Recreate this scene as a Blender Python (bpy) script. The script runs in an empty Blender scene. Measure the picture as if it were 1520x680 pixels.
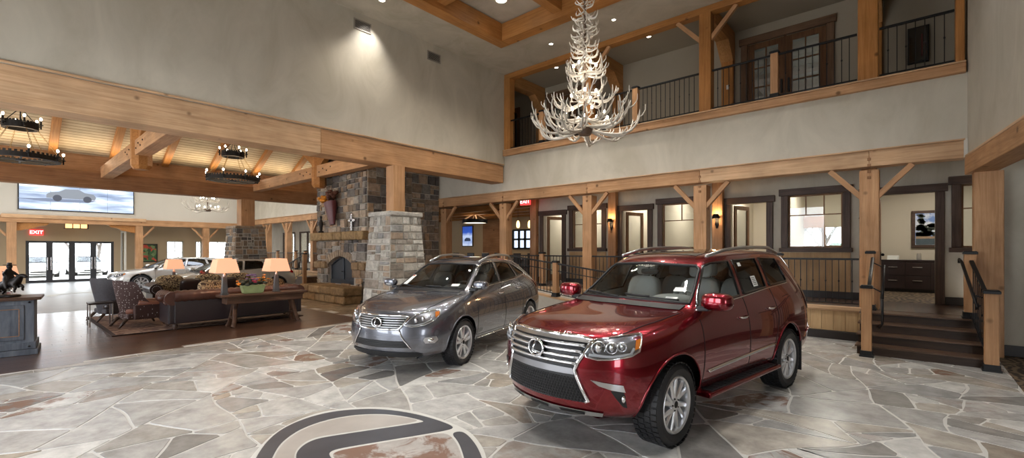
import bpy, bmesh, math, random
from mathutils import Vector, Matrix, geometry
from mathutils.bvhtree import BVHTree
R = random.Random(7)
C = bpy.context.scene.collection
PI = math.pi
V = Vector

# ------------------------------------------------------------------ camera
YAW = math.radians(41.3)
CAM_Z = 1.826
FPX = 675.0
YH = 370.5
cam_d = bpy.data.cameras.new('camera')
cam = bpy.data.objects.new('camera', cam_d)
C.objects.link(cam)
cam.location = (0, 0, CAM_Z)
cam.rotation_euler = (PI / 2, 0, YAW)
cam_d.sensor_width = 36
cam_d.lens = FPX / 1520 * 36
cam_d.shift_y = (YH - 340) / 1520
cam_d.clip_end = 300
bpy.context.scene.camera = cam


def ray(px, py):
    c, s = math.cos(YAW), math.sin(YAW)
    r = (px - 760) / FPX
    return V((r * c - s, r * s + c, (YH - py) / FPX))


def at_z(px, py, z=0.0):
    d = ray(px, py)
    t = (z - CAM_Z) / d.z
    return V((d.x * t, d.y * t, z))


def at_x(px, py, x):
    d = ray(px, py)
    t = x / d.x
    return V((x, d.y * t, CAM_Z + d.z * t))


def at_y(px, py, y):
    d = ray(px, py)
    t = y / d.y
    return V((d.x * t, y, CAM_Z + d.z * t))


# ------------------------------------------------------------------ materials
def new_mat(name):
    m = bpy.data.materials.new(name)
    m.use_nodes = True
    nt = m.node_tree
    b = nt.nodes['Principled BSDF']
    return m, nt, b


def P(name, col, rough=0.5, metal=0.0, spec=None, emit=None, estr=0, coat=0, trans=0, bump=0, bscale=40, var=0.0, vscale=8):
    m, nt, b = new_mat(name)
    b.inputs['Base Color'].default_value = (*col, 1)
    b.inputs['Roughness'].default_value = rough
    b.inputs['Metallic'].default_value = metal
    if spec is not None:
        b.inputs['Specular IOR Level'].default_value = spec
    if coat:
        b.inputs['Coat Weight'].default_value = coat
        b.inputs['Coat Roughness'].default_value = 0.03
    if trans:
        b.inputs['Transmission Weight'].default_value = trans
    if emit:
        b.inputs['Emission Color'].default_value = (*emit, 1)
        b.inputs['Emission Strength'].default_value = estr
    if bump or var:
        tc = nt.nodes.new('ShaderNodeTexCoord')
        n = nt.nodes.new('ShaderNodeTexNoise')
        n.inputs['Scale'].default_value = bscale if bump else vscale
        n.inputs['Detail'].default_value = 4
        nt.links.new(tc.outputs['Object'], n.inputs['Vector'])
        if bump:
            bp = nt.nodes.new('ShaderNodeBump')
            bp.inputs['Strength'].default_value = bump
            bp.inputs['Distance'].default_value = 0.02
            nt.links.new(n.outputs['Fac'], bp.inputs['Height'])
            nt.links.new(bp.outputs['Normal'], b.inputs['Normal'])
        if var:
            n2 = nt.nodes.new('ShaderNodeTexNoise')
            n2.inputs['Scale'].default_value = vscale
            n2.inputs['Detail'].default_value = 5
            nt.links.new(tc.outputs['Object'], n2.inputs['Vector'])
            mx = nt.nodes.new('ShaderNodeMixRGB')
            mx.inputs['Color1'].default_value = (*[c * (1 - var) for c in col], 1)
            mx.inputs['Color2'].default_value = (*[min(1, c * (1 + var)) for c in col], 1)
            nt.links.new(n2.outputs['Fac'], mx.inputs['Fac'])
            nt.links.new(mx.outputs['Color'], b.inputs['Base Color'])
    return m


def ramp(nt, stops):
    r = nt.nodes.new('ShaderNodeValToRGB')
    el = r.color_ramp.elements
    while len(el) < len(stops):
        el.new(0.5)
    for e, (p, c) in zip(el, stops):
        e.position = p
        e.color = (*c, 1)
    return r


def wood(name, dark, mid, light, rough=0.55, across=24, along=1.1, knots=True, bump=0.15, spec=0.3, axis='x'):
    """timber with the grain along the object's local x (or y / z) axis"""
    m, nt, b = new_mat(name)
    L = nt.links.new
    tc = nt.nodes.new('ShaderNodeTexCoord')
    oi = nt.nodes.new('ShaderNodeObjectInfo')
    mul = nt.nodes.new('ShaderNodeVectorMath')
    mul.operation = 'SCALE'
    mul.inputs[0].default_value = (37.0, 11.0, 23.0)
    L(oi.outputs['Random'], mul.inputs['Scale'])
    add = nt.nodes.new('ShaderNodeVectorMath')
    add.operation = 'ADD'
    L(tc.outputs['Object'], add.inputs[0])
    L(mul.outputs[0], add.inputs[1])
    mp = nt.nodes.new('ShaderNodeMapping')
    sc = {'x': (along, across, across), 'y': (across, along, across), 'z': (across, across, along)}[axis]
    mp.inputs['Scale'].default_value = sc
    L(add.outputs[0], mp.inputs['Vector'])
    n = nt.nodes.new('ShaderNodeTexNoise')
    n.inputs['Scale'].default_value = 1.0
    n.inputs['Detail'].default_value = 6
    n.inputs['Roughness'].default_value = 0.68
    n.inputs['Distortion'].default_value = 0.6
    L(mp.outputs[0], n.inputs['Vector'])
    r = ramp(nt, [(0.28, dark), (0.5, mid), (0.75, light)])
    L(n.outputs['Fac'], r.inputs['Fac'])
    # broad tone shift
    n2 = nt.nodes.new('ShaderNodeTexNoise')
    n2.inputs['Scale'].default_value = 1.6
    n2.inputs['Detail'].default_value = 3
    L(add.outputs[0], n2.inputs['Vector'])
    hsv = nt.nodes.new('ShaderNodeHueSaturation')
    mr = nt.nodes.new('ShaderNodeMapRange')
    mr.inputs['From Min'].default_value = 0.3
    mr.inputs['From Max'].default_value = 0.7
    mr.inputs['To Min'].default_value = 0.82
    mr.inputs['To Max'].default_value = 1.16
    L(n2.outputs['Fac'], mr.inputs['Value'])
    L(mr.outputs[0], hsv.inputs['Value'])
    L(r.outputs['Color'], hsv.inputs['Color'])
    out = hsv.outputs['Color']
    if knots:
        vo = nt.nodes.new('ShaderNodeTexVoronoi')
        vo.inputs['Scale'].default_value = 2.0
        L(add.outputs[0], vo.inputs['Vector'])
        mr2 = nt.nodes.new('ShaderNodeMapRange')
        mr2.inputs['From Min'].default_value = 0.045
        mr2.inputs['From Max'].default_value = 0.115
        L(vo.outputs['Distance'], mr2.inputs['Value'])
        mx = nt.nodes.new('ShaderNodeMixRGB')
        mx.inputs['Color1'].default_value = (*[c * 0.5 for c in dark], 1)
        L(mr2.outputs[0], mx.inputs['Fac'])
        L(out, mx.inputs['Color2'])
        out = mx.outputs['Color']
    L(out, b.inputs['Base Color'])
    b.inputs['Roughness'].default_value = rough
    b.inputs['Specular IOR Level'].default_value = spec
    if bump:
        bp = nt.nodes.new('ShaderNodeBump')
        bp.inputs['Strength'].default_value = bump
        bp.inputs['Distance'].default_value = 0.02
        L(n.outputs['Fac'], bp.inputs['Height'])
        L(bp.outputs['Normal'], b.inputs['Normal'])
    return m


def attr_mat(name, rough=0.6, noise=9, amount=0.35, bump=0.5, bscale=24, spec=0.4, rust=False, dist=0.02):
    """stone: colour comes from a per-stone attribute, mottled by noise"""
    m, nt, b = new_mat(name)
    L = nt.links.new
    at = nt.nodes.new('ShaderNodeAttribute')
    at.attribute_name = 'col'
    tc = nt.nodes.new('ShaderNodeTexCoord')
    n = nt.nodes.new('ShaderNodeTexNoise')
    n.inputs['Scale'].default_value = noise
    n.inputs['Detail'].default_value = 7
    n.inputs['Roughness'].default_value = 0.65
    L(tc.outputs['Object'], n.inputs['Vector'])
    mr = nt.nodes.new('ShaderNodeMapRange')
    mr.inputs['From Min'].default_value = 0.3
    mr.inputs['From Max'].default_value = 0.7
    mr.inputs['To Min'].default_value = 1 - amount
    mr.inputs['To Max'].default_value = 1 + amount
    L(n.outputs['Fac'], mr.inputs['Value'])
    hsv = nt.nodes.new('ShaderNodeHueSaturation')
    L(at.outputs['Color'], hsv.inputs['Color'])
    L(mr.outputs[0], hsv.inputs['Value'])
    out = hsv.outputs['Color']
    if rust:
        n3 = nt.nodes.new('ShaderNodeTexNoise')
        n3.inputs['Scale'].default_value = 2.2
        n3.inputs['Detail'].default_value = 8
        n3.inputs['Roughness'].default_value = 0.7
        n3.inputs['Distortion'].default_value = 0.6
        L(tc.outputs['Object'], n3.inputs['Vector'])
        sm = nt.nodes.new('ShaderNodeMath')
        sm.operation = 'MULTIPLY'
        mr3 = nt.nodes.new('ShaderNodeMapRange')
        mr3.inputs['From Min'].default_value = 0.47
        mr3.inputs['From Max'].default_value = 0.54
        L(n3.outputs['Fac'], mr3.inputs['Value'])
        L(mr3.outputs[0], sm.inputs[0])
        L(at.outputs['Alpha'], sm.inputs[1])
        mx = nt.nodes.new('ShaderNodeMixRGB')
        L(sm.outputs[0], mx.inputs['Fac'])
        L(out, mx.inputs['Color1'])
        mx.inputs['Color2'].default_value = (0.23, 0.125, 0.085, 1)
        out = mx.outputs['Color']
    L(out, b.inputs['Base Color'])
    b.inputs['Roughness'].default_value = rough
    b.inputs['Specular IOR Level'].default_value = spec
    if bump:
        n2 = nt.nodes.new('ShaderNodeTexNoise')
        n2.inputs['Scale'].default_value = bscale
        n2.inputs['Detail'].default_value = 5
        L(tc.outputs['Object'], n2.inputs['Vector'])
        bp = nt.nodes.new('ShaderNodeBump')
        bp.inputs['Strength'].default_value = bump
        bp.inputs['Distance'].default_value = dist
        L(n2.outputs['Fac'], bp.inputs['Height'])
        L(bp.outputs['Normal'], b.inputs['Normal'])
    return m


def glass(name, tint=(1, 1, 1), refl=0.06, rough=0.0):
    """thin pane: clear with a fresnel sheen"""
    m = bpy.data.materials.new(name)
    m.use_nodes = True
    nt = m.node_tree
    nt.nodes.clear()
    o = nt.nodes.new('ShaderNodeOutputMaterial')
    t = nt.nodes.new('ShaderNodeBsdfTransparent')
    t.inputs['Color'].default_value = (*tint, 1)
    g = nt.nodes.new('ShaderNodeBsdfGlossy')
    g.inputs['Roughness'].default_value = rough
    fr = nt.nodes.new('ShaderNodeLayerWeight')
    fr.inputs['Blend'].default_value = 0.25
    mr = nt.nodes.new('ShaderNodeMapRange')
    mr.inputs['To Min'].default_value = refl
    mr.inputs['To Max'].default_value = 0.75
    nt.links.new(fr.outputs['Fresnel'], mr.inputs['Value'])
    mx = nt.nodes.new('ShaderNodeMixShader')
    nt.links.new(mr.outputs[0], mx.inputs['Fac'])
    nt.links.new(t.outputs[0], mx.inputs[1])
    nt.links.new(g.outputs[0], mx.inputs[2])
    nt.links.new(mx.outputs[0], o.inputs['Surface'])
    return m


def emit(name, col, s):
    m, nt, b = new_mat(name)
    b.inputs['Base Color'].default_value = (*[c * 0.6 for c in col], 1)
    b.inputs['Emission Color'].default_value = (*col, 1)
    b.inputs['Emission Strength'].default_value = s
    return m


M = {}
def trowelled(name, col, amt):
    m, nt, b = new_mat(name)
    L = nt.links.new
    tc = nt.nodes.new('ShaderNodeTexCoord')
    n = nt.nodes.new('ShaderNodeTexNoise')
    n.inputs['Scale'].default_value = 1.1
    n.inputs['Detail'].default_value = 8
    n.inputs['Roughness'].default_value = .62
    n.inputs['Distortion'].default_value = 1.2
    mp = nt.nodes.new('ShaderNodeMapping')
    mp.inputs['Scale'].default_value = (1.0, 1.0, .55)
    L(tc.outputs['Object'], mp.inputs['Vector'])
    L(mp.outputs[0], n.inputs['Vector'])
    r = ramp(nt, [(.30, tuple(c * (1 - amt) for c in (col[0], col[1] * .99, col[2] * .95))), (.5, col), (.72, tuple(min(1, c * (1 + amt)) for c in col))])
    L(n.outputs['Fac'], r.inputs['Fac'])
    L(r.outputs['Color'], b.inputs['Base Color'])
    b.inputs['Roughness'].default_value = .7
    b.inputs['Specular IOR Level'].default_value = .25
    bp = nt.nodes.new('ShaderNodeBump')
    bp.inputs['Strength'].default_value = .12
    bp.inputs['Distance'].default_value = .02
    L(n.outputs['Fac'], bp.inputs['Height'])
    L(bp.outputs['Normal'], b.inputs['Normal'])
    return m


M['plaster'] = trowelled('plaster', (0.535, 0.495, 0.415), .13)
M['plaster_dimmed'] = P('plaster_dimmed', (0.36, 0.315, 0.245), 0.8, spec=0.2, var=0.08, vscale=1.0)  # hall plaster again, darkened and browned for the balcony's dim warm light
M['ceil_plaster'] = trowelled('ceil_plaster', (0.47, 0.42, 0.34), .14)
M['cream'] = P('cream', (0.56, 0.51, 0.42), 0.8, spec=0.2, var=0.04, vscale=1.0)
M['tan_wall'] = P('tan_wall', (0.52, 0.40, 0.26), 0.8, spec=0.2, var=0.05, vscale=1.0)
M['timber'] = wood('timber', (0.35, 0.178, 0.08), (0.475, 0.262, 0.13), (0.59, 0.36, 0.20))
M['timber_orange'] = wood('timber_orange', (0.30, 0.12, 0.03), (0.41, 0.18, 0.052), (0.50, 0.24, 0.08), rough=0.5)
M['timber_pale'] = wood('timber_pale', (0.43, 0.25, 0.135), (0.57, 0.365, 0.21), (0.68, 0.465, 0.29))
M['timber_brown'] = wood('timber_brown', (0.20, 0.095, 0.045), (0.30, 0.15, 0.07), (0.38, 0.21, 0.11))
M['walnut'] = wood('walnut', (0.035, 0.022, 0.017), (0.075, 0.046, 0.034), (0.12, 0.075, 0.055), rough=0.45)
M['dark_base'] = P('dark_base', (0.018, 0.013, 0.011), 0.4)
M['plank_ceiling'] = wood('plank_ceiling', (0.45, 0.36, 0.23), (0.55, 0.45, 0.30), (0.63, 0.53, 0.38), across=30, along=0.6, knots=False, axis='y')
_nt = M['plank_ceiling'].node_tree
_tc = _nt.nodes.new('ShaderNodeTexCoord')
_w = _nt.nodes.new('ShaderNodeTexWave')
_w.inputs['Scale'].default_value = 2.3
_r = ramp(_nt, [(.0, (.25, .2, .14)), (.10, (1, 1, 1))])
_mx = _nt.nodes.new('ShaderNodeMixRGB')
_mx.blend_type = 'MULTIPLY'
_mx.inputs['Fac'].default_value = 1.0
_b = _nt.nodes['Principled BSDF']
_src = _b.inputs['Base Color'].links[0].from_socket
_nt.links.new(_tc.outputs['Object'], _w.inputs['Vector'])
_nt.links.new(_w.outputs['Fac'], _r.inputs['Fac'])
_nt.links.new(_src, _mx.inputs['Color1'])
_nt.links.new(_r.outputs['Color'], _mx.inputs['Color2'])
_nt.links.new(_mx.outputs['Color'], _b.inputs['Base Color'])
M['iron'] = P('iron', (0.012, 0.012, 0.013), 0.42, metal=0.4)
M['iron_rough'] = P('iron_rough', (0.022, 0.019, 0.017), 0.6, metal=0.5, bump=0.4, bscale=60)
M['steel'] = P('steel', (0.6, 0.6, 0.62), 0.25, metal=1)
M['chrome'] = P('chrome', (0.82, 0.83, 0.85), 0.07, metal=1)
M['satin'] = P('satin', (0.62, 0.63, 0.65), 0.28, metal=1)
M['rubber'] = P('rubber', (0.014, 0.014, 0.016), 0.55, bump=0.1, bscale=80)
M['black'] = P('black', (0.008, 0.008, 0.009), 0.5)
M['blackgloss'] = P('blackgloss', (0.006, 0.006, 0.007), 0.08, coat=0.5)
M['mortar'] = P('mortar', (0.47, 0.44, 0.39), 0.85, bump=0.3, bscale=50, var=0.15, vscale=6)
M['stone_wall'] = attr_mat('stone_wall', 0.75, 7, 0.38, 0.9, 22, 0.25)
M['flag'] = attr_mat('flag', 0.27, 4.0, 0.30, 0.12, 14, 0.45, rust=True, dist=0.01)
M['white_wall'] = P('white_wall', (0.62, 0.59, 0.53), 0.8, var=0.05, vscale=1)
M['pane'] = glass('pane', (0.94, 0.96, 0.96), 0.03)
M['pane_dark'] = glass('pane_dark', (0.55, 0.58, 0.6), 0.12)
M['bulb'] = emit('bulb', (1.0, 0.88, 0.70), 20)
M['bulb_warm'] = emit('bulb_warm', (1.0, 0.68, 0.36), 14)
M['downlight'] = emit('downlight', (1.0, 0.95, 0.86), 14)
M['black_fabric'] = P('black_fabric', (0.02, 0.02, 0.022), 0.8)


# ------------------------------------------------------------------ mesh builder
class MB:
    def __init__(s):
        s.v, s.f, s.m, s.c = [], [], [], []

    def add(s, vs, fs, m=0, col=None):
        o = len(s.v)
        s.v.extend([tuple(q) for q in vs])
        for f in fs:
            s.f.append(tuple(i + o for i in f))
            s.m.append(m)
            s.c.append(col)
        return s

    def box(s, x0, x1, y0, y1, z0, z1, m=0, col=None):
        if x0 > x1: x0, x1 = x1, x0
        if y0 > y1: y0, y1 = y1, y0
        if z0 > z1: z0, z1 = z1, z0
        return s.add([(x0, y0, z0), (x1, y0, z0), (x1, y1, z0), (x0, y1, z0), (x0, y0, z1), (x1, y0, z1), (x1, y1, z1), (x0, y1, z1)],
                     [(0, 3, 2, 1), (4, 5, 6, 7), (0, 1, 5, 4), (1, 2, 6, 5), (2, 3, 7, 6), (3, 0, 4, 7)], m, col)

    def mbox(s, mat, sx, sy, sz, m=0):
        vs = [mat @ V((x * sx / 2, y * sy / 2, z * sz / 2)) for z in (-1, 1) for x, y in ((-1, -1), (1, -1), (1, 1), (-1, 1))]
        return s.add(vs, [(0, 3, 2, 1), (4, 5, 6, 7), (0, 1, 5, 4), (1, 2, 6, 5), (2, 3, 7, 6), (3, 0, 4, 7)], m)

    def bar(s, p0, p1, w, h, m=0, up=(0, 0, 1), taper=1.0):
        p0, p1 = V(p0), V(p1)
        d = (p1 - p0).normalized()
        up = V(up)
        if abs(d.dot(up)) > 0.98:
            up = V((1, 0, 0))
        sd = d.cross(up).normalized()
        u = sd.cross(d)
        vs = []
        for p, k in ((p0, 1), (p1, taper)):
            for a, b_ in ((-1, -1), (1, -1), (1, 1), (-1, 1)):
                vs.append(p + sd * a * w / 2 * k + u * b_ * h / 2 * k)
        return s.add(vs, [(0, 1, 2, 3), (7, 6, 5, 4), (0, 4, 5, 1), (1, 5, 6, 2), (2, 6, 7, 3), (3, 7, 4, 0)], m)

    def tube(s, pts, r, n=8, closed=False, m=0, flat=None, upv=None):
        pts = [V(p) for p in pts]
        N = len(pts)
        rs = r if isinstance(r, (list, tuple)) else [r] * N
        vs, fs = [], []
        prev = None
        for i, p in enumerate(pts):
            if closed:
                t = (pts[(i + 1) % N] - pts[i - 1]).normalized()
            else:
                t = (pts[min(i + 1, N - 1)] - pts[max(i - 1, 0)]).normalized()
            if upv is not None:
                u = V(upv) - t * V(upv).dot(t)
                if u.length < 1e-5:
                    u = t.orthogonal()
                u.normalize()
            elif prev is None:
                u = t.orthogonal().normalized()
            else:
                u = prev - t * prev.dot(t)
                if u.length < 1e-6:
                    u = t.orthogonal()
                u.normalize()
            prev = u
            w = t.cross(u)
            fl = flat or (1, 1)
            for k in range(n):
                a = 2 * PI * k / n
                vs.append(p + (u * math.cos(a) * fl[0] + w * math.sin(a) * fl[1]) * rs[i])
        for i in range(N if closed else N - 1):
            j = (i + 1) % N
            for k in range(n):
                k2 = (k + 1) % n
                fs.append((i * n + k, i * n + k2, j * n + k2, j * n + k))
        if not closed:
            fs.append(tuple(reversed(range(n))))
            fs.append(tuple((N - 1) * n + k for k in range(n)))
        return s.add(vs, fs, m)

    def lathe(s, prof, n=24, m=0, origin=(0, 0, 0), axis='z', closed=False, a0=0, a1=None):
        """prof: list of (radius, height)"""
        o = V(origin)
        vs, fs = [], []
        full = a1 is None
        a1 = a0 + 2 * PI if full else a1
        cols = n if full else n + 1
        for (r, h) in prof:
            for k in range(cols):
                a = a0 + (a1 - a0) * k / n
                x, y = r * math.cos(a), r * math.sin(a)
                q = V((x, y, h)) if axis == 'z' else (V((x, h, y)) if axis == 'y' else V((h, x, y)))
                vs.append(o + q)
        for i in range(len(prof) - 1 + (1 if closed else 0)):
            j = (i + 1) % len(prof)
            for k in range(n):
                k2 = (k + 1) % cols
                fs.append((i * cols + k, i * cols + k2, j * cols + k2, j * cols + k))
        if full and not closed:
            if prof[0][0] > 1e-6:
                fs.append(tuple(reversed(range(n))))
            if prof[-1][0] > 1e-6:
                fs.append(tuple((len(prof) - 1) * n + k for k in range(n)))
        return s.add(vs, fs, m)

    def prism(s, poly, a, b, axis='z', m=0, col=None):
        n = len(poly)

        def mk(u, v, w):
            return (u, v, w) if axis == 'z' else ((u, w, v) if axis == 'y' else (w, u, v))
        vs = [mk(u, v, a) for u, v in poly] + [mk(u, v, b) for u, v in poly]
        fs = [tuple(reversed(range(n))), tuple(range(n, 2 * n))] + [(i, (i + 1) % n, (i + 1) % n + n, i + n) for i in range(n)]
        return s.add(vs, fs, m, col)

    def ball(s, c, r, n=12, m=0, sc=(1, 1, 1), e=1.0):
        c = V(c)
        vs, fs = [], []
        rows = max(6, n // 2 + 2)

        def pw(x):
            return math.copysign(abs(x) ** e, x)
        for i in range(rows + 1):
            ph = -PI / 2 + PI * i / rows
            for k in range(n):
                a = 2 * PI * k / n
                vs.append(c + V((pw(math.cos(ph)) * pw(math.cos(a)) * r * sc[0], pw(math.cos(ph)) * pw(math.sin(a)) * r * sc[1], pw(math.sin(ph)) * r * sc[2])))
        for i in range(rows):
            for k in range(n):
                k2 = (k + 1) % n
                fs.append((i * n + k, i * n + k2, (i + 1) * n + k2, (i + 1) * n + k))
        return s.add(vs, fs, m)

    def build(s, name, mat, parent=None, bevel=0, smooth=False, origin=None, seg=2, weld=False, recalc=True, sub=0):
        me = bpy.data.meshes.new(name)
        vs = s.v
        if origin is not None:
            o = V(origin)
            vs = [tuple(V(q) - o) for q in vs]
        me.from_pydata(vs, [], s.f)
        mats = mat if isinstance(mat, (list, tuple)) else [mat]
        for q in mats:
            me.materials.append(q)
        for p, mi in zip(me.polygons, s.m):
            p.material_index = mi
        if any(c is not None for c in s.c):
            ca = me.color_attributes.new('col', 'FLOAT_COLOR', 'CORNER')
            for p, c in zip(me.polygons, s.c):
                c = c or (0.4, 0.4, 0.4, 0)
                if len(c) == 3:
                    c = (*c, 0)
                for li in p.loop_indices:
                    ca.data[li].color = c
        if recalc or weld:
            bm = bmesh.new()
            bm.from_mesh(me)
            if weld:
                bmesh.ops.remove_doubles(bm, verts=bm.verts, dist=1e-5)
            bmesh.ops.recalc_face_normals(bm, faces=bm.faces)
            bm.to_mesh(me)
            bm.free()
        return mesh_obj(name, me, parent, bevel, smooth, origin, seg, sub)


def mesh_obj(name, me, parent=None, bevel=0, smooth=False, origin=None, seg=2, sub=0):
    o = bpy.data.objects.new(name, me)
    C.objects.link(o)
    if origin is not None:
        o.location = origin
    if parent is not None:
        o.parent = parent
    if smooth:
        for p in me.polygons:
            p.use_smooth = True
        if smooth is not True:
            me.set_sharp_from_angle(angle=math.radians(smooth))
    if sub:
        sm = o.modifiers.new('sub', 'SUBSURF')
        sm.levels = sm.render_levels = sub
    if bevel:
        b = o.modifiers.new('bevel', 'BEVEL')
        b.width = bevel
        b.segments = seg
        b.limit_method = 'ANGLE'
        b.angle_limit = math.radians(50)
    return o


def thing(name, label, cat, loc=(0, 0, 0), rotz=0, group=None):
    o = bpy.data.objects.new(name, None)
    o.empty_display_size = 0.1
    C.objects.link(o)
    o.location = loc
    o.rotation_euler = (0, 0, rotz)
    return tag(o, label, cat, group)


def tag(o, label, cat, group=None):
    o['label'] = label
    o['category'] = cat
    if group:
        o['group'] = group
    return o


def struct(o, label=None):
    o['kind'] = 'structure'
    if label:
        o['label'] = label
    return o


def dup(root, loc=None, rotz=None, label=None, group=None):
    r = root.copy()
    C.objects.link(r)
    if loc is not None:
        r.location = loc
    if rotz is not None:
        r.rotation_euler = (0, 0, rotz)
    if label:
        r['label'] = label
    if group:
        r['group'] = group
    for ch in list(root.children):
        c = ch.copy()
        C.objects.link(c)
        c.parent = r
        for g in ch.children:
            d = g.copy()
            C.objects.link(d)
            d.parent = c
    return r


def eval_mesh(o, name):
    dg = bpy.context.evaluated_depsgraph_get()
    dg.update()
    return bpy.data.meshes.new_from_object(o.evaluated_get(dg))


def frame_mat(p0, p1, up=(0, 0, 1)):
    p0, p1 = V(p0), V(p1)
    d = (p1 - p0).normalized()
    up = V(up)
    if abs(d.dot(up)) > 0.98:
        up = V((0, 1, 0))
    sd = up.cross(d).normalized()
    u = d.cross(sd)
    return Matrix(((d.x, sd.x, u.x, p0.x), (d.y, sd.y, u.y, p0.y), (d.z, sd.z, u.z, p0.z), (0, 0, 0, 1))), (p1 - p0).length


def timber(name, p0, p1, w, h, mat='timber', up=(0, 0, 1), bevel=0.012, parent=None, ends=None):
    """squared timber, grain along its length; local x runs along it"""
    mw, L = frame_mat(p0, p1, up)
    b = MB().box(0, L, -w / 2, w / 2, -h / 2, h / 2)
    o = b.build(name, M[mat], parent, bevel)
    o.matrix_world = mw
    if parent is not None:
        o.matrix_local = mw
    return o


# ------------------------------------------------------------------ stone laying
ASH = [(0.15, 0.115, 0.085), (0.21, 0.155, 0.11), (0.27, 0.205, 0.15), (0.13, 0.12, 0.11), (0.24, 0.22, 0.195), (0.32, 0.26, 0.2), (0.09, 0.08, 0.075), (0.28, 0.19, 0.12), (0.19, 0.16, 0.13)]
ASH_PALE = [(0.38, 0.36, 0.32), (0.31, 0.28, 0.245), (0.44, 0.42, 0.38), (0.24, 0.205, 0.17), (0.34, 0.265, 0.20), (0.27, 0.265, 0.255), (0.48, 0.46, 0.42), (0.36, 0.34, 0.30)]


def ashlar(rng, w, h, smin=0.13, smax=0.55):
    """random squared-rubble layout of a w x h rectangle -> list of rects"""
    out = []

    def split(x0, y0, x1, y1):
        ww, hh = x1 - x0, y1 - y0
        lim_w, lim_h = rng.uniform(0.22, smax), rng.uniform(smin, smax * 0.55)
        if (ww <= lim_w and hh <= lim_h) or (ww < smin * 1.7 and hh < smin * 1.7):
            out.append((x0, y0, x1, y1))
            return
        if ww / lim_w > hh / lim_h and ww > smin * 1.7:
            k = x0 + ww * rng.uniform(0.34, 0.66)
            split(x0, y0, k, y1)
            split(k, y0, x1, y1)
        elif hh > smin * 1.7:
            k = y0 + hh * rng.uniform(0.34, 0.66)
            split(x0, y0, x1, k)
            split(x0, k, x1, y1)
        else:
            out.append((x0, y0, x1, y1))
    split(0, 0, w, h)
    return out


def stone_face(mb, rng, q, w, h, n, pal, depth=0.035, gap=0.011, smin=0.13, smax=0.55, skip=None):
    """lay stones on the bilinear quad q (bl, br, tr, tl); n = outward normal"""
    bl, br, tr, tl = [V(a) for a in q]
    n = V(n).normalized()

    def bi(u, v):
        return bl.lerp(br, u).lerp(tl.lerp(tr, u), v)
    for (x0, y0, x1, y1) in ashlar(rng, w, h, smin, smax):
        if skip and skip((x0 + x1) / 2, (y0 + y1) / 2):
            continue
        g = gap * rng.uniform(0.6, 1.4)
        j = lambda: rng.uniform(-0.006, 0.006)
        c = [(x0 + g + j(), y0 + g + j()), (x1 - g + j(), y0 + g + j()), (x1 - g + j(), y1 - g + j()), (x0 + g + j(), y1 - g + j())]
        d = depth * rng.uniform(0.5, 1.15)
        e = 0.012
        cx, cy = (x0 + x1) / 2, (y0 + y1) / 2
        inner = [(a + (e if a < cx else -e), b_ + (e if b_ < cy else -e)) for a, b_ in c]
        vs = [bi(a / w, b_ / h) - n * 0.02 for a, b_ in c] + [bi(a / w, b_ / h) + n * d * 0.55 for a, b_ in c] + [bi(a / w, b_ / h) + n * (d + rng.uniform(-0.006, 0.006)) for a, b_ in inner]
        k = rng.uniform(0.8, 1.2)
        base = rng.choice(pal)
        col = tuple(min(1, a * k) for a in base)
        fs = [(8, 9, 10, 11)]
        for lv in (0, 4):
            for i in range(4):
                i2 = (i + 1) % 4
                fs.append((lv + i, lv + i2, lv + 4 + i2, lv + 4 + i))
        mb.add(vs, fs, 0, col)
# ================================================================== ROOM
YB = 11.43      # plane of the colonnade and of the wall above it
XL = -10.4      # plane of the wall over the lounge opening
PZ = 0.65       # raised walk
YC = 13.35      # partition behind the raised walk
ZC = 7.75       # hall ceiling


def slab(name, x0, x1, y0, y1, z0, z1, mat, bevel=0):
    return struct(MB().box(x0, x1, y0, y1, z0, z1).build(name, M[mat], bevel=bevel))


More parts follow.
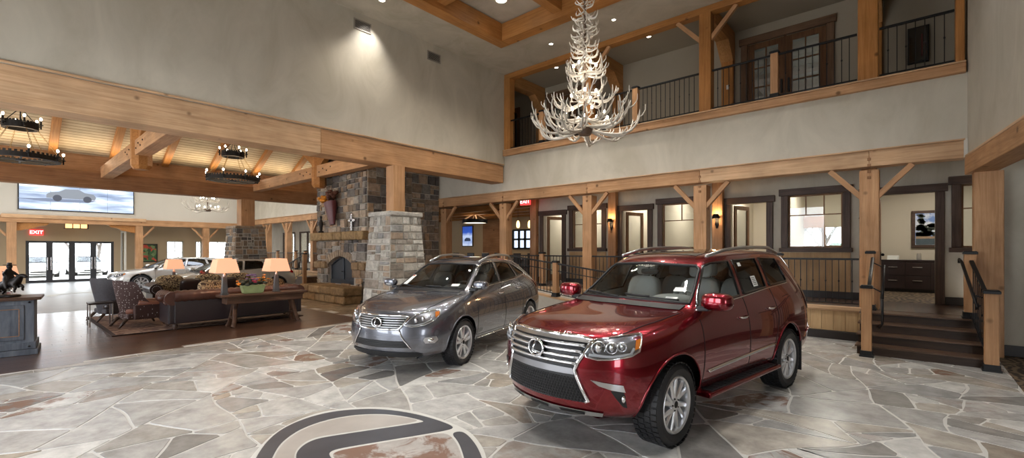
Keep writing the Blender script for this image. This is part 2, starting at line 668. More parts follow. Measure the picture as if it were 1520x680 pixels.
# ---- flagstone floor: random straight cuts, each stone its own tone
def flagstones():
    rng = random.Random(21)
    polys = [[V((1.08, -1.0)), V((1.08, 11.3)), V((-10.62, 11.3)), V((-10.35, 5.1)), V((-9.62, -1.0))]]

    def area(p):
        return abs(sum(p[i - 1].x * p[i].y - p[i].x * p[i - 1].y for i in range(len(p)))) / 2

    def cut(p, c, n):
        a, b = [], []
        for i in range(len(p)):
            p0, p1 = p[i - 1], p[i]
            d0, d1 = (p0 - c).dot(n), (p1 - c).dot(n)
            if (d0 > 0) != (d1 > 0):
                q = p0 + (p1 - p0) * (d0 / (d0 - d1))
                a.append(q)
                b.append(q.copy())
            (a if d1 > 0 else b).append(p1)
        return a, b
    out = []
    stack = polys
    while stack:
        p = stack.pop()
        A = area(p)
        if A < rng.choice([0.06, 0.12, 0.24, 0.4, 0.6, 0.9]):
            out.append(p)
            continue
        c = sum(p, V((0, 0))) / len(p)
        # longest axis
        e = max(((p[i] - p[i - 1]) for i in range(len(p))), key=lambda q: q.length)
        ang = math.atan2(e.y, e.x) + rng.gauss(0, 0.55)
        n = V((math.cos(ang), math.sin(ang)))
        ext = max(q.dot(n) for q in p) - min(q.dot(n) for q in p)
        c = c + n * rng.uniform(-0.16, 0.16) * ext
        a, b = cut(p, c, n)
        if len(a) > 2 and len(b) > 2:
            stack += [a, b]
        else:
            out.append(p)
    mb = MB()
    pal = [(0.42, 0.41, 0.39), (0.47, 0.46, 0.44), (0.34, 0.335, 0.325), (0.53, 0.52, 0.495), (0.39, 0.37, 0.34), (0.265, 0.255, 0.24), (0.43, 0.395, 0.345), (0.58, 0.57, 0.54), (0.34, 0.30, 0.25), (0.18, 0.175, 0.168)]
    wts = [5, 6, 4, 5, 4, 2.5, 4, 3, 2.5, 1.2]
    for p in out:
        # gentle wobble + inset + rounded corners
        pts = []
        n = len(p)
        for i in range(n):
            a, b = p[i - 1], p[i]
            L = (b - a).length
            k = max(1, int(L / 0.22))
            for t in range(k):
                q = a.lerp(b, t / k)
                pts.append(V((q.x + 0.030 * math.sin(q.y * 5.3 + q.x * 2.1), q.y + 0.030 * math.sin(q.x * 4.7 + q.y * 1.3))))
        c = sum(pts, V((0, 0))) / len(pts)
        sg = sum(pts[i - 1].x * pts[i].y - pts[i].x * pts[i - 1].y for i in range(len(pts)))
        g = rng.uniform(0.007, 0.014)
        ins = []
        m = len(pts)
        for i in range(m):
            t = (pts[(i + 1) % m] - pts[i - 1])
            if t.length < 1e-6:
                continue
            t.normalize()
            nn = V((-t.y, t.x)) if sg > 0 else V((t.y, -t.x))
            ins.append(pts[i] + nn * g * 1.25)
        # chaikin
        rr = []
        m = len(ins)
        for i in range(m):
            a, b = ins[i], ins[(i + 1) % m]
            rr.append(a.lerp(b, 0.14))
            rr.append(a.lerp(b, 0.86))
        rr = rr if sg > 0 else rr[::-1]
        base = rng.choices(pal, wts)[0]
        k = rng.uniform(0.9, 1.1)
        rust = 0.85 if rng.random() < 0.045 else (0.3 if rng.random() < 0.10 else 0.0)
        col = (*[q * k for q in base], rust)
        m = len(rr)
        h = 0.004 + rng.uniform(0, 0.0015)
        vs = [(q.x, q.y, -0.002) for q in rr] + [(q.x + (c.x - q.x) * 0.01, q.y + (c.y - q.y) * 0.01, h) for q in rr]
        fs = [tuple(range(m, 2 * m))] + [(i, (i + 1) % m, (i + 1) % m + m, i + m) for i in range(m)]
        mb.add(vs, fs, 0, col)
    base = MB().box(-10.9, 1.08, -3.2, 11.3, -0.2, 0.0).build('floor', P('grout', (0.60, 0.585, 0.55), 0.6, bump=0.2, bscale=60, var=0.08, vscale=5))
    struct(base, 'irregular flagstone floor with pale grout lines')
    st = mb.build('flagstone_paving', M['flag'], base, recalc=False)
    return base


flagstones()

# ---- inlaid emblem in the floor (dark slate ring with a slanted bar)
def px_floor(pts, z=0.006):
    return [at_z(x, y, z) for x, y in pts]


def floor_inlay(mb, pts, z0, z1):
    w = px_floor(pts, 0.0)
    mb.prism([(p.x, p.y) for p in w], z0, z1)


def smooth2(pts, it=2, closed=True):
    pts = [V(p) for p in pts]
    for _ in range(it):
        o = []
        n = len(pts)
        for i in range(n if closed else n - 1):
            a, b = pts[i], pts[(i + 1) % n]
            o += [a.lerp(b, 0.25), a.lerp(b, 0.75)]
        pts = o
    return [tuple(p) for p in pts]


S = 90 / 380.0


def cropxy(l):
    return [(370 + x * 360 / 1520, 590 + y * 90 / 380) for x, y in l]


ring_bar = cropxy([(-40, 520), (20, 430), (60, 350), (120, 270), (200, 205), (300, 155), (420, 115), (540, 90), (680, 77), (800, 76), (930, 88), (1060, 112), (1160, 140), (1240, 168), (1282, 190), (1262, 207), (1100, 235), (900, 268), (720, 298), (560, 325), (505, 345), (500, 370), (540, 410), (640, 470), (600, 560), (420, 520), (300, 420), (290, 370), (310, 330), (360, 290), (430, 262), (560, 240), (760, 210), (960, 180), (1085, 160), (1095, 152), (1010, 130), (900, 112), (780, 107), (640, 115), (480, 145), (350, 190), (260, 240), (190, 300), (150, 370), (110, 450), (80, 560)])
ring_r = cropxy([(1265, 230), (1325, 215), (1370, 240), (1420, 300), (1455, 370), (1475, 450), (1478, 540), (1440, 650), (1340, 740), (1120, 815), (800, 845), (420, 825), (130, 755), (-20, 650), (-70, 560), (60, 560), (100, 620), (220, 700), (450, 758), (800, 778), (1080, 752), (1260, 690), (1345, 610), (1380, 540), (1360, 440), (1340, 360), (1310, 280)])
pale = cropxy([(-90, 560), (-20, 420), (40, 340), (120, 255), (220, 185), (360, 120), (520, 80), (700, 64), (850, 64), (1000, 82), (1150, 120), (1270, 165), (1380, 215), (1440, 280), (1485, 360), (1510, 540), (1480, 650), (1380, 765), (1150, 850), (800, 885), (400, 865), (100, 790), (-70, 670)])
em = thing('floor_emblem', 'dark slate oval with slanted bar inlaid in the flagstone floor', 'emblem', tuple(at_z(560, 650, 0)))
inv = Matrix.Translation(-em.location)


def inlay(name, pts, z1, mat, sm=2):
    w = px_floor(smooth2(pts, sm), 0)
    b = MB().prism([(p.x - em.location.x, p.y - em.location.y) for p in w], 0.001, z1)
    o = b.build(name, mat, em)
    bm = bmesh.new()
    bm.from_mesh(o.data)
    bmesh.ops.triangulate(bm, faces=[f for f in bm.faces if len(f.verts) > 4])
    bm.to_mesh(o.data)
    bm.free()
    return o


M['slate'] = P('slate', (0.085, 0.087, 0.098), 0.3, var=0.45, vscale=2.5)
M['grout_line'] = P('grout_line', (0.62, 0.61, 0.57), 0.6)
M['pale_stone'] = P('pale_stone', (0.47, 0.43, 0.39), 0.3, var=0.3, vscale=2.2)
inlay('pale_border', pale, 0.0066, M['grout_line'])


def grow(pts, k):
    n = len(pts)
    o = []
    ar = sum(pts[i - 1][0] * pts[i][1] - pts[i][0] * pts[i - 1][1] for i in range(n))
    for i in range(n):
        t = V(pts[(i + 1) % n]) - V(pts[i - 1])
        t.normalize()
        nn = V((t.y, -t.x)) if ar > 0 else V((-t.y, t.x))
        o.append((pts[i][0] + nn.x * k, pts[i][1] + nn.y * k * 0.55))
    return o


fill1 = cropxy([(90, 560), (155, 380), (200, 305), (270, 245), (360, 193), (490, 150), (640, 121), (780, 113), (900, 118), (1010, 136), (1070, 150), (960, 172), (760, 201), (560, 230), (420, 252), (350, 282), (300, 325), (280, 370), (285, 430), (420, 560), (520, 650), (530, 740), (440, 742), (220, 685), (110, 610)])
fill2 = cropxy([(520, 372), (530, 352), (580, 334), (720, 308), (900, 278), (1100, 245), (1240, 222), (1300, 290), (1328, 360), (1350, 440), (1370, 545), (1330, 610), (1240, 675), (1060, 738), (800, 762), (560, 752), (640, 600), (660, 470), (560, 410)])
inlay('pale_stone_field', fill1, 0.0075, M['pale_stone'])
f2 = inlay('russet_stone_field', fill2, 0.0075, attr_mat('rust_stone', 0.3, 3, 0.25, 0, 10, 0.45, rust=True))
ca = f2.data.color_attributes.new('col', 'FLOAT_COLOR', 'CORNER')
for q in ca.data:
    q.color = (0.46, 0.43, 0.40, 0.9)
inlay('slate_ring', ring_bar, 0.0085, M['slate'])
inlay('slate_arc', ring_r, 0.0085, M['slate'])

# ---- lounge wood floor, hearth tiles, carpets
mw = wood('floor_wood', (0.03, 0.012, 0.006), (0.085, 0.035, 0.017), (0.16, 0.072, 0.035), rough=0.33, across=9, along=0.5, knots=False, bump=0.03, spec=0.9, axis='y')
M['floor_wood'] = mw
_b = mw.node_tree.nodes['Principled BSDF']
_b.inputs['Coat Weight'].default_value = 1.0
_b.inputs['Coat Roughness'].default_value = 0.22
_b.inputs['Coat IOR'].default_value = 1.55


def plank_floor():
    mb = MB()
    rng = random.Random(3)
    x = -18.6
    while x < -9.6:
        w = 0.15
        y = -3.0
        while y < 6.4:
            l = rng.uniform(1.2, 2.6)
            y1 = min(6.4, y + l)
            # right edge follows the stone border
            lim = lambda yy: -9.74 - (yy + 1) * 0.1195 if yy < 5.1 else -10.46
            xr = min(x + w - 0.003, lim(y), lim(y1))
            if xr > x:
                mb.box(x, xr, y, y1 - 0.003, -0.03, 0.002 + rng.uniform(0, 0.0006))
            y = y1
        x += w
    b = MB().box(-18.6, -9.5, -3.2, 6.4, -0.2, -0.012).build('floor', M['black'])
    struct(b, 'dark polished wood plank floor of the lounge')
    mb.build('plank_boards', mw, b)


plank_floor()
# tiles around the hearth
tile_rng = random.Random(5)
tb = MB()
for i in range(16):
    for j in range(9):
        x0 = -18.6 + i * 0.51
        y0 = 6.42 + j * 0.55 + (0.2 if i % 2 else 0)
        if x0 > -10.6:
            continue
        k = tile_rng.uniform(0.8, 1.15)
        tb.box(x0 + .006, min(x0 + 0.504, -10.45), y0 + .006, y0 + 0.544, -0.02, 0.003, 0, (0.33 * k, 0.25 * k, 0.17 * k, 0))
tbase = struct(MB().box(-18.6, -9.9, 6.4, 11.3, -0.2, 0.0).build('floor', M['mortar']), 'tan stone tile floor before the fireplace')
tb.build('floor_tiles', M['flag'], tbase)
# stone border strip between wood and flagstone
bd = MB()
y = -1.0
while y < 6.4:
    L = R.uniform(0.5, 0.9)
    k = R.uniform(0.85, 1.1)
    xa = -9.66 - (y + 1) * 0.1195
    xb = -9.66 - (y + L + 1) * 0.1195
    bd.add([(xa - .1, y, -.01), (xa + .06, y, -.01), (xb + .06, y + L - .01, -.01), (xb - .1, y + L - .01, -.01), (xa - .1, y, .007), (xa + .06, y, .007), (xb + .06, y + L - .01, .007), (xb - .1, y + L - .01, .007)],
           [(4, 5, 6, 7), (0, 1, 5, 4), (1, 2, 6, 5), (2, 3, 7, 6), (3, 0, 4, 7)], 0, (0.45 * k, 0.41 * k, 0.36 * k, 0))
    y += L
struct(bd.build('trim_1', M['flag']), 'pale stone border between flagstone and wood floor')


def carpet_mat(name, a, b, sc):
    m, nt, bs = new_mat(name)
    tc = nt.nodes.new('ShaderNodeTexCoord')
    w = nt.nodes.new('ShaderNodeTexWave')
    w.inputs['Scale'].default_value = sc
    w.inputs['Distortion'].default_value = 14
    w.inputs['Detail'].default_value = 3
    w.inputs['Detail Scale'].default_value = 1.4
    r = ramp(nt, [(0.25, a), (0.75, b)])
    nt.links.new(tc.outputs['Object'], w.inputs['Vector'])
    nt.links.new(w.outputs['Color'], r.inputs['Fac'])
    nt.links.new(r.outputs['Color'], bs.inputs['Base Color'])
    bs.inputs['Roughness'].default_value = 0.75
    bs.inputs['Specular IOR Level'].default_value = 0.35
    return m


M['carpet_grey'] = P('carpet_grey', (0.34, 0.335, 0.32), 0.38, spec=0.6, var=0.3, vscale=2.0)
M['carpet_brown'] = carpet_mat('carpet_brown', (0.03, 0.022, 0.016), (0.17, 0.12, 0.075), 2.2)
struct(slab('floor', -35.6, -18.6, -4, YB - .1, -0.2, 0.004, 'carpet_grey'), 'grey stone floor of the far hall by the entrance doors')
struct(slab('floor', 1.08, 7.0, -3.2, YB - .05, -0.2, 0.012, 'carpet_brown'), 'brown patterned carpet beyond the right opening')
# swirl mark on far floor
sw = MB().lathe([(0.75, 0.006), (1.05, 0.006), (1.05, 0.012), (0.75, 0.012)], 40, closed=True, a0=0.4, a1=5.2)
so = sw.build('floor_ring_inlay', M['grout_line'], origin=None)
so.location = at_z(122, 437, 0)
tag(so, 'pale curved ring inlaid in the grey floor near the entrance doors', 'inlay')

# ---- walls of the hall
struct(slab('wall_left', XL - 0.5, XL, -3.2, YB + .2, 4.66, ZC, 'plaster'))
wb = MB().box(-36, 0.75, YB + .02, YB + .32, 3.76, 5.0)
struct(wb.build('wall_back', M['plaster']))
# right wall (slightly splayed)
rw0, rw1 = V((0.75, YB + .02)), V((2.42, -3.2))
rd = (rw1 - rw0).normalized()
rn = V((-rd.y, rd.x))
if rn.x < 0:
    rn = -rn


def rwall(name, z0, z1, t0, t1, off, mat, s0=0.0, s1=None):
    L = (rw1 - rw0).length if s1 is None else s1
    a, b = rw0 + rd * s0 + rn * off, rw0 + rd * L + rn * off
    q = [a + rn * t0, b + rn * t0, b + rn * t1, a + rn * t1]
    return struct(MB().prism([(p.x, p.y) for p in q], z0, z1).build(name, M[mat]))


rwall('wall_right', 3.45, ZC, 0, 0.3, 0, 'plaster')
bm_r = timber('trim_2', (rw0.x + rn.x * .17 - .03, rw0.y + rn.y * .17 - .02, 3.31), (rw1.x + rn.x * .17, rw1.y + rn.y * .17, 3.31), 0.36, 0.31, 'timber')
struct(bm_r, 'timber beam over the right opening')
bm_r2 = timber('trim_3', (rw0.x - rn.x * .02, rw0.y - .0, 3.485), (rw1.x - rn.x * .02, rw1.y, 3.485), 0.05, 0.045, 'timber_pale')
struct(bm_r2, 'thin moulding above the right beam')
# side space beyond the right opening
struct(slab('wall_side', 1.1, 7.0, YB - .02, YB + .3, 0, 3.5, 'plaster'))
struct(slab('wall_side', 6.9, 7.1, -3.2, YB, 0, 3.5, 'plaster'))
struct(slab('ceiling', 1.2, 7.1, -3.2, YB, 3.47, 3.6, 'ceil_plaster'))
struct(slab('baseboard_right', 1.14, 6.9, YB - .06, YB - .02, 0.012, 0.2, 'dark_base', .006))
# end pier in timber at the right corner
pz = timber('timber_pier', (0.985, YB - .16, 0.012), (0.985, YB - .16, 3.16), 0.36, 0.3, 'timber', up=(0, 1, 0))
tag(pz, 'wide timber pier at right corner carrying the end of the right beam', 'post')

# ---- front wall behind the camera with tall windows
fwl = MB()
fx = [-36, -31, -28, -23, -20, -15.5, -13, -9.2, -6.6, -5.8, -3.6, 2.8, 5.4, 7.1]
for i in range(len(fx) - 1):
    if i % 2 == 0:
        fwl.box(fx[i], fx[i + 1], -3.5, -3.2, 0, 8.3)
    else:
        fwl.box(fx[i], fx[i + 1], -3.5, -3.2, 0, .5)
        fwl.box(fx[i], fx[i + 1], -3.5, -3.2, 4.2, 8.3)
struct(fwl.build('wall_front', M['plaster']), 'front wall with tall windows behind the viewer')
# ---- hall ceiling with a timber coffer
cx0, cy1 = -8.84, 9.59
cx1, cy0 = 0.0, 0.4
bw = 0.34
cl = MB()
YS = YB + .11
cl.box(-10.9, cx0 + .02, -3.2, YS, ZC, ZC + .2)
cl.box(cx1 - .02, 3.0, -3.2, YS, ZC, ZC + .2)
cl.box(cx0 + .02, cx1 - .02, cy1 - .02, YS, ZC, ZC + .2)
cl.box(cx0 + .02, cx1 - .02, -3.2, cy0 + .02, ZC, ZC + .2)
cl.box(cx0, cx1, cy0, cy1, 8.1, 8.25)
struct(MB().box(-13.4, 3.0, YS, 13.6, ZC, ZC + .2).build('ceiling', M['plaster_dimmed']), 'ceiling over the balcony')
struct(cl.build('ceiling', M['ceil_plaster']), 'plaster ceiling of the hall')


def cbeam(a, b, lab, w=bw):
    o = timber('trim_4', (*a, 7.83), (*b, 7.83), w, 0.48, 'timber_orange')
    struct(o, lab)
    return o


h = bw / 2
cbeam((cx0 + h, cy0), (cx0 + h, cy1), 'coffer beam along the left wall')
cbeam((cx0 + bw, cy1 - h), (cx1 - bw, cy1 - h), 'coffer beam along the balcony side')
cbeam((cx1 - h, cy0), (cx1 - h, cy1), 'coffer beam on the right side')
cbeam((cx0 + bw, cy0 + h), (cx1 - bw, cy0 + h), 'coffer beam on the near side')
jx = -6.62
for k in range(3):
    xx = jx + k * 2.5
    o = timber('trim_5', (xx, cy0 + bw, 7.9), (xx, cy1 - bw, 7.9), 0.26, 0.34, 'timber_orange')
    struct(o, 'cross beam in the ceiling coffer')
for yy in (7.1, 4.4):
    o = timber('trim_6', (cx0 + bw, yy, 7.885), (cx1 - bw, yy, 7.885), 0.26, 0.30, 'timber_orange')
    struct(o, 'cross beam in the ceiling coffer')

# ---- beam over the lounge opening (two lengths with a scarf seam) + moulding
bl1 = timber('trim_7', (XL - .27, -3.2, 4.38), (XL - .27, 5.05, 4.38), 0.54, 0.60, 'timber_pale')
struct(bl1, 'big squared timber beam over the lounge opening, near length')
bl2 = timber('trim_7', (XL - .27, 5.053, 4.38), (XL - .27, YB - .04, 4.38), 0.54, 0.60, 'timber')
struct(bl2, 'big squared timber beam over the lounge opening, far length')
struct(timber('trim_8', (XL + .0, -3.2, 4.695), (XL + .0, YB - .03, 4.695), 0.09, 0.035, 'timber_pale'), 'moulding above the lounge beam')

# ---- raised walk, ledge and front
rng = random.Random(11)
struct(slab('floor', -36, 0.84, YB - .05, YC, 0.3, PZ, 'floor_wood'), 'dark wood floor of the raised walk')
pan = MB()
x = -36.0
pan.box(-36, -.76, YB - .06, YB - .045, .17, .585)
while x < -0.76:
    pan.box(x + .002, min(x + .198, -.76), YB - .10, YB - .06, 0.17, 0.585)
    x += 0.20
wz = wood('wainscot', (0.40, 0.25, 0.12), (0.50, 0.33, 0.17), (0.58, 0.40, 0.22), across=20, axis='z', knots=False, bump=.05)
struct(pan.build('wall_platform', wz, bevel=.004), 'pale plank front of the raised walk')
struct(timber('trim_9', (-36, YB - .08, .635), (-.735, YB - .08, .635), .13, .08, 'timber_pale'), 'pale timber ledge along the raised walk')
struct(timber('trim_10', (-36, YB - .095, .588), (-.735, YB - .095, .588), .05, .03, 'timber_pale'), 'small moulding under the ledge')
struct(slab('baseboard_back', -36, -.76, YB - .16, YB - .05, 0, .17, 'dark_base', .01))

# ---- steps
st = thing('steps', 'dark wood steps up to the raised walk at the right', 'steps', (0.045, 10.0, 0))
mwst = wood('step_wood', (0.05, 0.027, 0.017), (0.115, 0.065, 0.04), (0.19, 0.115, 0.07), rough=0.28, across=12, along=.7, knots=False, bump=.03, spec=.5)  # lit look of the treads put into a lighter tone
mwri = wood('riser_wood_shaded', (0.02, 0.012, 0.008), (0.045, 0.026, 0.017), (0.075, 0.045, 0.03), rough=0.4, across=12, along=.7, knots=False, bump=.03)  # darker copy of the step wood, shade on the risers coloured in
SX0, SX1 = -.72, .86
for i in range(4):
    z1 = PZ * (i + 1) / 4
    y0 = 0.29 * i
    y1 = YB - .12 - 10.0
    MB().box(SX0 - .045, SX1 - .045, y0, y1, 0 if i == 0 else PZ * i / 4, z1 - .03).build('riser', mwri, st)
    MB().box(SX0 - .075, SX1 - .015, y0 - .03, y0 + .34 if i < 3 else y1, z1 - .03, z1).build('tread', mwst, st, .006)

# ---- colonnade posts with braces and pegs
POSTX = [-0.63, -3.9, -7.12, -10.45, -13.55]
plab = ['timber post with two braces beside the steps, right end of the colonnade',
        'timber post with two braces rising behind the red car roof',
        'timber post with braces left of the wall sconce, behind the gap between the two cars',
        'timber post with braces below the end of the lounge beam',
        'timber post hard against the stone chimney']
GP = 'colonnade posts along the raised walk'


def post(x, lab, left=True, right=True, w=.31, mat='timber'):
    t = thing('timber_post', lab, 'post', (x, YB + .14, PZ), group=GP)
    timber('shaft', (0, 0, 0), (0, 0, 3.40 - PZ), w, w, mat, up=(0, 1, 0), parent=t)
    for s, on in ((-1, left), (1, right)):
        if on:
            timber('brace', (s * (w / 2 - .03), -.09, 2.22), (s * (w / 2 + .49), -.09, 2.80), .10, .085, mat, up=(0, 1, 0), parent=t, bevel=.006)
    for zz in (2.60, 2.72, 2.84, 2.96):
        MB().box(-.028, .028, -w / 2 - .02, -w / 2 + .01, zz - .028, zz + .028).build('peg', M['timber_brown'], t, .005)
    return t


for x, l in zip(POSTX, plab):
    post(x, l, right=True, left=x > -13)
for x, l in ((-24.6, 'distant colonnade post nearest the stone chimney'), (-27.9, 'distant colonnade post in the middle of three beyond the lounge'), (-30.9, 'distant colonnade post nearest the far stone pier')):
    post(x, l)
# beam on the posts
xs = [-36, -30.9, -24.6, -18, -13.55, -10.45, -7.12, -3.9, -0.63, .72]
for i in range(len(xs) - 1):
    o = timber('trim_11', (xs[i] + (.001 if i else 0), YB + .14, 3.62), (xs[i + 1], YB + .14, 3.62), .32, .31, 'timber_pale' if xs[i] > -4 else 'timber')
    struct(o, 'timber beam carried on the colonnade posts')
struct(timber('trim_12', (-36, YB - .03, 3.79), (.72, YB - .03, 3.79), .06, .03, 'timber_pale'), 'moulding above the colonnade beam')
struct(MB().box(.70, .75, YB - .05, YB + .02, 3.47, 3.80).build('trim_13', M['white_wall']), 'white end cap of the colonnade beam')

# ---- newels and railings
def newel(x, y, z, h, lab, w=.14, mat='timber', group='newel posts with black caps'):
    t = thing('newel_post', lab, 'post', (x, y, z), group=group)
    timber('shaft', (0, 0, 0.001), (0, 0, h - .05), w, w, mat, up=(0, 1, 0), parent=t, bevel=.008)
    c = MB().box(-w / 2 - .018, w / 2 + .018, -w / 2 - .018, w / 2 + .018, h - .055, h - .012)
    c.box(-w / 2 - .006, w / 2 + .006, -w / 2 - .006, w / 2 + .006, h - .012, h)
    c.build('cap', M['iron'], t, .006)
    b = MB().box(-w / 2 - .014, w / 2 + .014, -w / 2 - .014, w / 2 + .014, 0.0, .11)
    b.box(-w / 2 - .028, w / 2 + .028, -w / 2 - .028, w / 2 + .028, 0.0, .035)
    b.build('base_shoe', M['iron'], t, .005)
    return t


def railing(p0, p1, h, lab, group, pitch=.115, low=.08, twist=True, mid=None, name='railing'):
    """p0,p1 feet of the two ends; sloping allowed"""
    p0, p1 = V(p0), V(p1)
    t = thing(name, lab, 'railing', p0, group=group)
    d = p1 - p0
    L = math.hypot(d.x, d.y)
    MB().bar((0, 0, h), d + V((0, 0, h)), .052, .04).build('top_rail', M['iron'], t, .006)
    MB().bar((0, 0, low), d + V((0, 0, low)), .03, .022).build('bottom_rail', M['iron'], t)
    if mid:
        MB().bar((0, 0, mid), d + V((0, 0, mid)), .03, .022).build('middle_rail', M['iron'], t)
    n = max(1, int(round(L / pitch)))
    for i in range(1, n):
        q = d * (i / n)
        b = MB().bar(q + V((0, 0, low)), q + V((0, 0, h - .01)), .014, .014)
        if twist and i % 2:
            zc = (low + h) / 2
            b.ball(q + V((0, 0, zc)), .016, 6, sc=(1, 1, 1.5))
        b.build('baluster', M['iron'], t)
    return t


RG = 'black iron railings along the raised walk'
NZ = PZ
yr = YB + .02
ws = .16
newel_x = {'a': -5.15, 'b': -2.05}
xA = at_y(1156, 400, yr).x
xB = at_y(946, 400, yr).x
xC = at_y(805, 400, yr).x
newel(xA, yr, NZ, 1.10, 'newel post with black cap just behind the rear of the red car roof')
newel(xB, yr, NZ, 1.10, 'newel post with black cap seen above the front of the red car roof')
newel(xC, yr, NZ, 1.10, 'newel post with black cap on the raised walk behind the rear of the grey car')
rail_h = .98
segs = [(xA + .08, POSTX[0] - .16, 'black iron railing on the raised walk between red car rear and the steps'),
        (POSTX[1] + .16, xA - .08, 'black iron railing hidden mostly behind the red car roof, right part'),
        (xB + .08, POSTX[1] - .16, 'black iron railing behind the red car roof, left part'),
        (POSTX[2] + .16, xB - .08, 'black iron railing right of the post in the gap between the cars'),
        (xC + .08, POSTX[2] - .16, 'black iron railing between the capped newel and the post in the gap'),
        (POSTX[3] + .16, xC - .08, 'black iron railing between the lounge beam post and the capped newel')]
for a, b, l in segs:
    railing((a, yr, NZ), (b, yr, NZ), rail_h, l, RG)
# left of the chimney, far stretch
for a, b, l in ((-24.42, -20.0, 'distant railing right of the far posts'), (-27.73, -24.78, 'distant railing between two far posts'), (-30.73, -28.08, 'distant railing by the far stone pier')):
    railing((a, yr, NZ), (b, yr, NZ), rail_h, l, RG, pitch=.16, twist=False)
for px, l in ((411, 'first small newel beyond the far stone pier'), (438, 'second small newel beyond the far stone pier'), (452, 'small newel at the head of the far stair')):
    p = at_y(px, 380, yr - .05)
    newel(p.x, yr - .0, NZ, 1.12, l)
# far stair rail left of the fireplace
fs0, fs1 = at_z(425, 418, 0.0), None
a = at_y(424, 420, 9.9)
b = at_y(455, 383, 9.9)
railing((a.x, 9.9, 0.02), (a.x + 2.0, 9.9, .62), .95, 'sloping stair railing left of the fireplace', RG, pitch=.18, twist=False)
newel(a.x + 2.15, 9.9, 0, 1.65, 'newel at the top of the far stair beside the fireplace', w=.16)
newel(a.x - .12, 9.9, 0, 1.0, 'newel at the foot of the far stair', w=.16)
fst = thing('steps', 'small distant steps left of the fireplace', 'steps', (a.x + 1.0, 10.6, 0))
for i in range(3):
    MB().box(-.9 + .5 * i, 1.2, -.6, .62, PZ * i / 4 if i else 0, PZ * (i + 1) / 4).build('step', mwst, fst, .006)

# ---- ramp in front of the raised walk, behind the cars
yq = 10.35
r0, r1 = at_y(770, 382, yq), at_y(900, 404, yq)
slope = (r1.z - r0.z) / (r1.x - r0.x)
rx0, rx1 = -9.9, -3.95
zr = lambda x: r0.z + slope * (x - r0.x)
foot = lambda x: max(.02, zr(x) - .98)
rp = MB().prism([(rx0, 0), (rx1, 0), (rx1, foot(rx1)), (rx0, foot(rx0))], yq - .1, YB - .17, axis='y')
ro = rp.build('ramp', M['mortar'])
tag(ro, 'low stone-sided ramp in front of the raised walk behind the two cars', 'ramp')
rc = timber('ramp_curb', (rx0, yq, foot(rx0) + .03), (rx1, yq, foot(rx1) + .03), .16, .06, 'timber_pale')
tag(rc, 'pale timber curb along the ramp edge', 'curb')
xn = at_y(825, 400, yq).x
newel(xn, yq, foot(xn) + .06, zr(xn) - foot(xn) + .02, 'newel post with black cap on the ramp, in the gap between the two cars')
for a, b, l in ((rx0 + .1, xn - .08, 'sloping ramp railing left of the ramp newel, behind the grey car'), (xn + .08, rx1, 'sloping ramp railing right of the ramp newel, above the red car hood')):
    railing((a, yq, foot(a) + .06), (b, yq, foot(b) + .06), zr(a) - foot(a) - .06, l, RG, mid=.72)

# ---- stair newels and rails at the right steps
newel(-.575, 9.82, 0, 1.22, 'near newel post at the foot of the steps, left side')
newel(.90, 9.86, 0, 1.22, 'near newel post at the foot of the steps, right side', w=.155)
newel(-.60, 11.26, PZ, 1.15, 'newel post with black cap at the head of the steps, left side', w=.13)
newel(.75, 10.98, PZ, 1.15, 'newel post with black cap at the head of the steps, right side', w=.15)
t = railing((.89, 9.96, .06), (.76, 10.89, PZ), .98, 'sloping black iron railing with balusters on the right of the steps', 'stair railings', pitch=.1)
t = thing('handrail', 'black wall-side handrail bar inside the right stair railing', 'handrail', (.74, 9.7, 0))
MB().tube([(0, .1, .93), (0, .05, .98), (-.02, .35, 1.12), (-.10, 1.15, 1.62), (-.12, 1.28, 1.66), (-.12, 1.32, 1.60)], .022, 8).build('grip', M['iron'], t, smooth=True)
MB().bar((-.02, .35, 1.12), (.1, .35, 1.08), .02, .02).build('bracket', M['iron'], t)
t = thing('handrail', 'black handrail bar rising between the two left stair newels', 'handrail', (-.56, 9.9, 0))
MB().tube([(0, .02, 1.02), (0, .05, 1.08), (.0, 1.25, 1.66)], .028, 8).build('grip', M['iron'], t, smooth=True)
MB().tube([(.17, .5, .95), (.17, .62, 1.07), (.17, 1.2, 1.52), (.17, 1.32, 1.5)], .022, 8).build('second_grip', M['iron'], t, smooth=True)
for zz, yy in ((1.05, .62), (1.48, 1.2)):
    MB().bar((0.0, yy, zz + .1), (.17, yy, zz - .0), .02, .02).build('bracket', M['iron'], t)
MB().tube([(.17, .5, .95), (.17, .52, .5), (.12, .55, .42)], .02, 8).build('drop_bar', M['iron'], t, smooth=True)

# ---- partition behind the raised walk with doors and windows
def X(px):
    return at_y(px, 300, YC).x


ZT = 3.76
YO_ = 17.2
ops = []   # (x0, x1, z0, z1, kind)
DZ = at_y(1388, 285, YC).z
DOORS = [(X(1291), X(1388), PZ, DZ), (X(1085), X(1138), PZ, DZ), (X(924), X(962), PZ, DZ), (X(807), X(835), PZ, DZ)]
WZ0, WZ1 = at_y(1210, 368, YC).z, at_y(1170, 291, YC).z
WINS = [(X(1427), X(1470), WZ0, WZ1), (X(1170), X(1251), WZ0, WZ1), (X(984), X(1040), WZ0, WZ1), (X(851), X(894), WZ0, WZ1)]
XW0 = X(793)
XW1 = 7.0
ops = sorted([(*d, 'd') for d in DOORS] + [(*w, 'w') for w in WINS])
wall = MB()
cur = XW0
for (x0, x1, z0, z1, k) in ops:
    wall.box(cur, x0, YC, YC + .16, PZ - .05, ZT)
    wall.box(x0, x1, YC, YC + .16, z1, ZT)
    if k == 'w':
        wall.box(x0, x1, YC, YC + .16, PZ - .05, z0)
    cur = x1
wall.box(cur, 2.2, YC, YC + .16, PZ - .05, ZT)
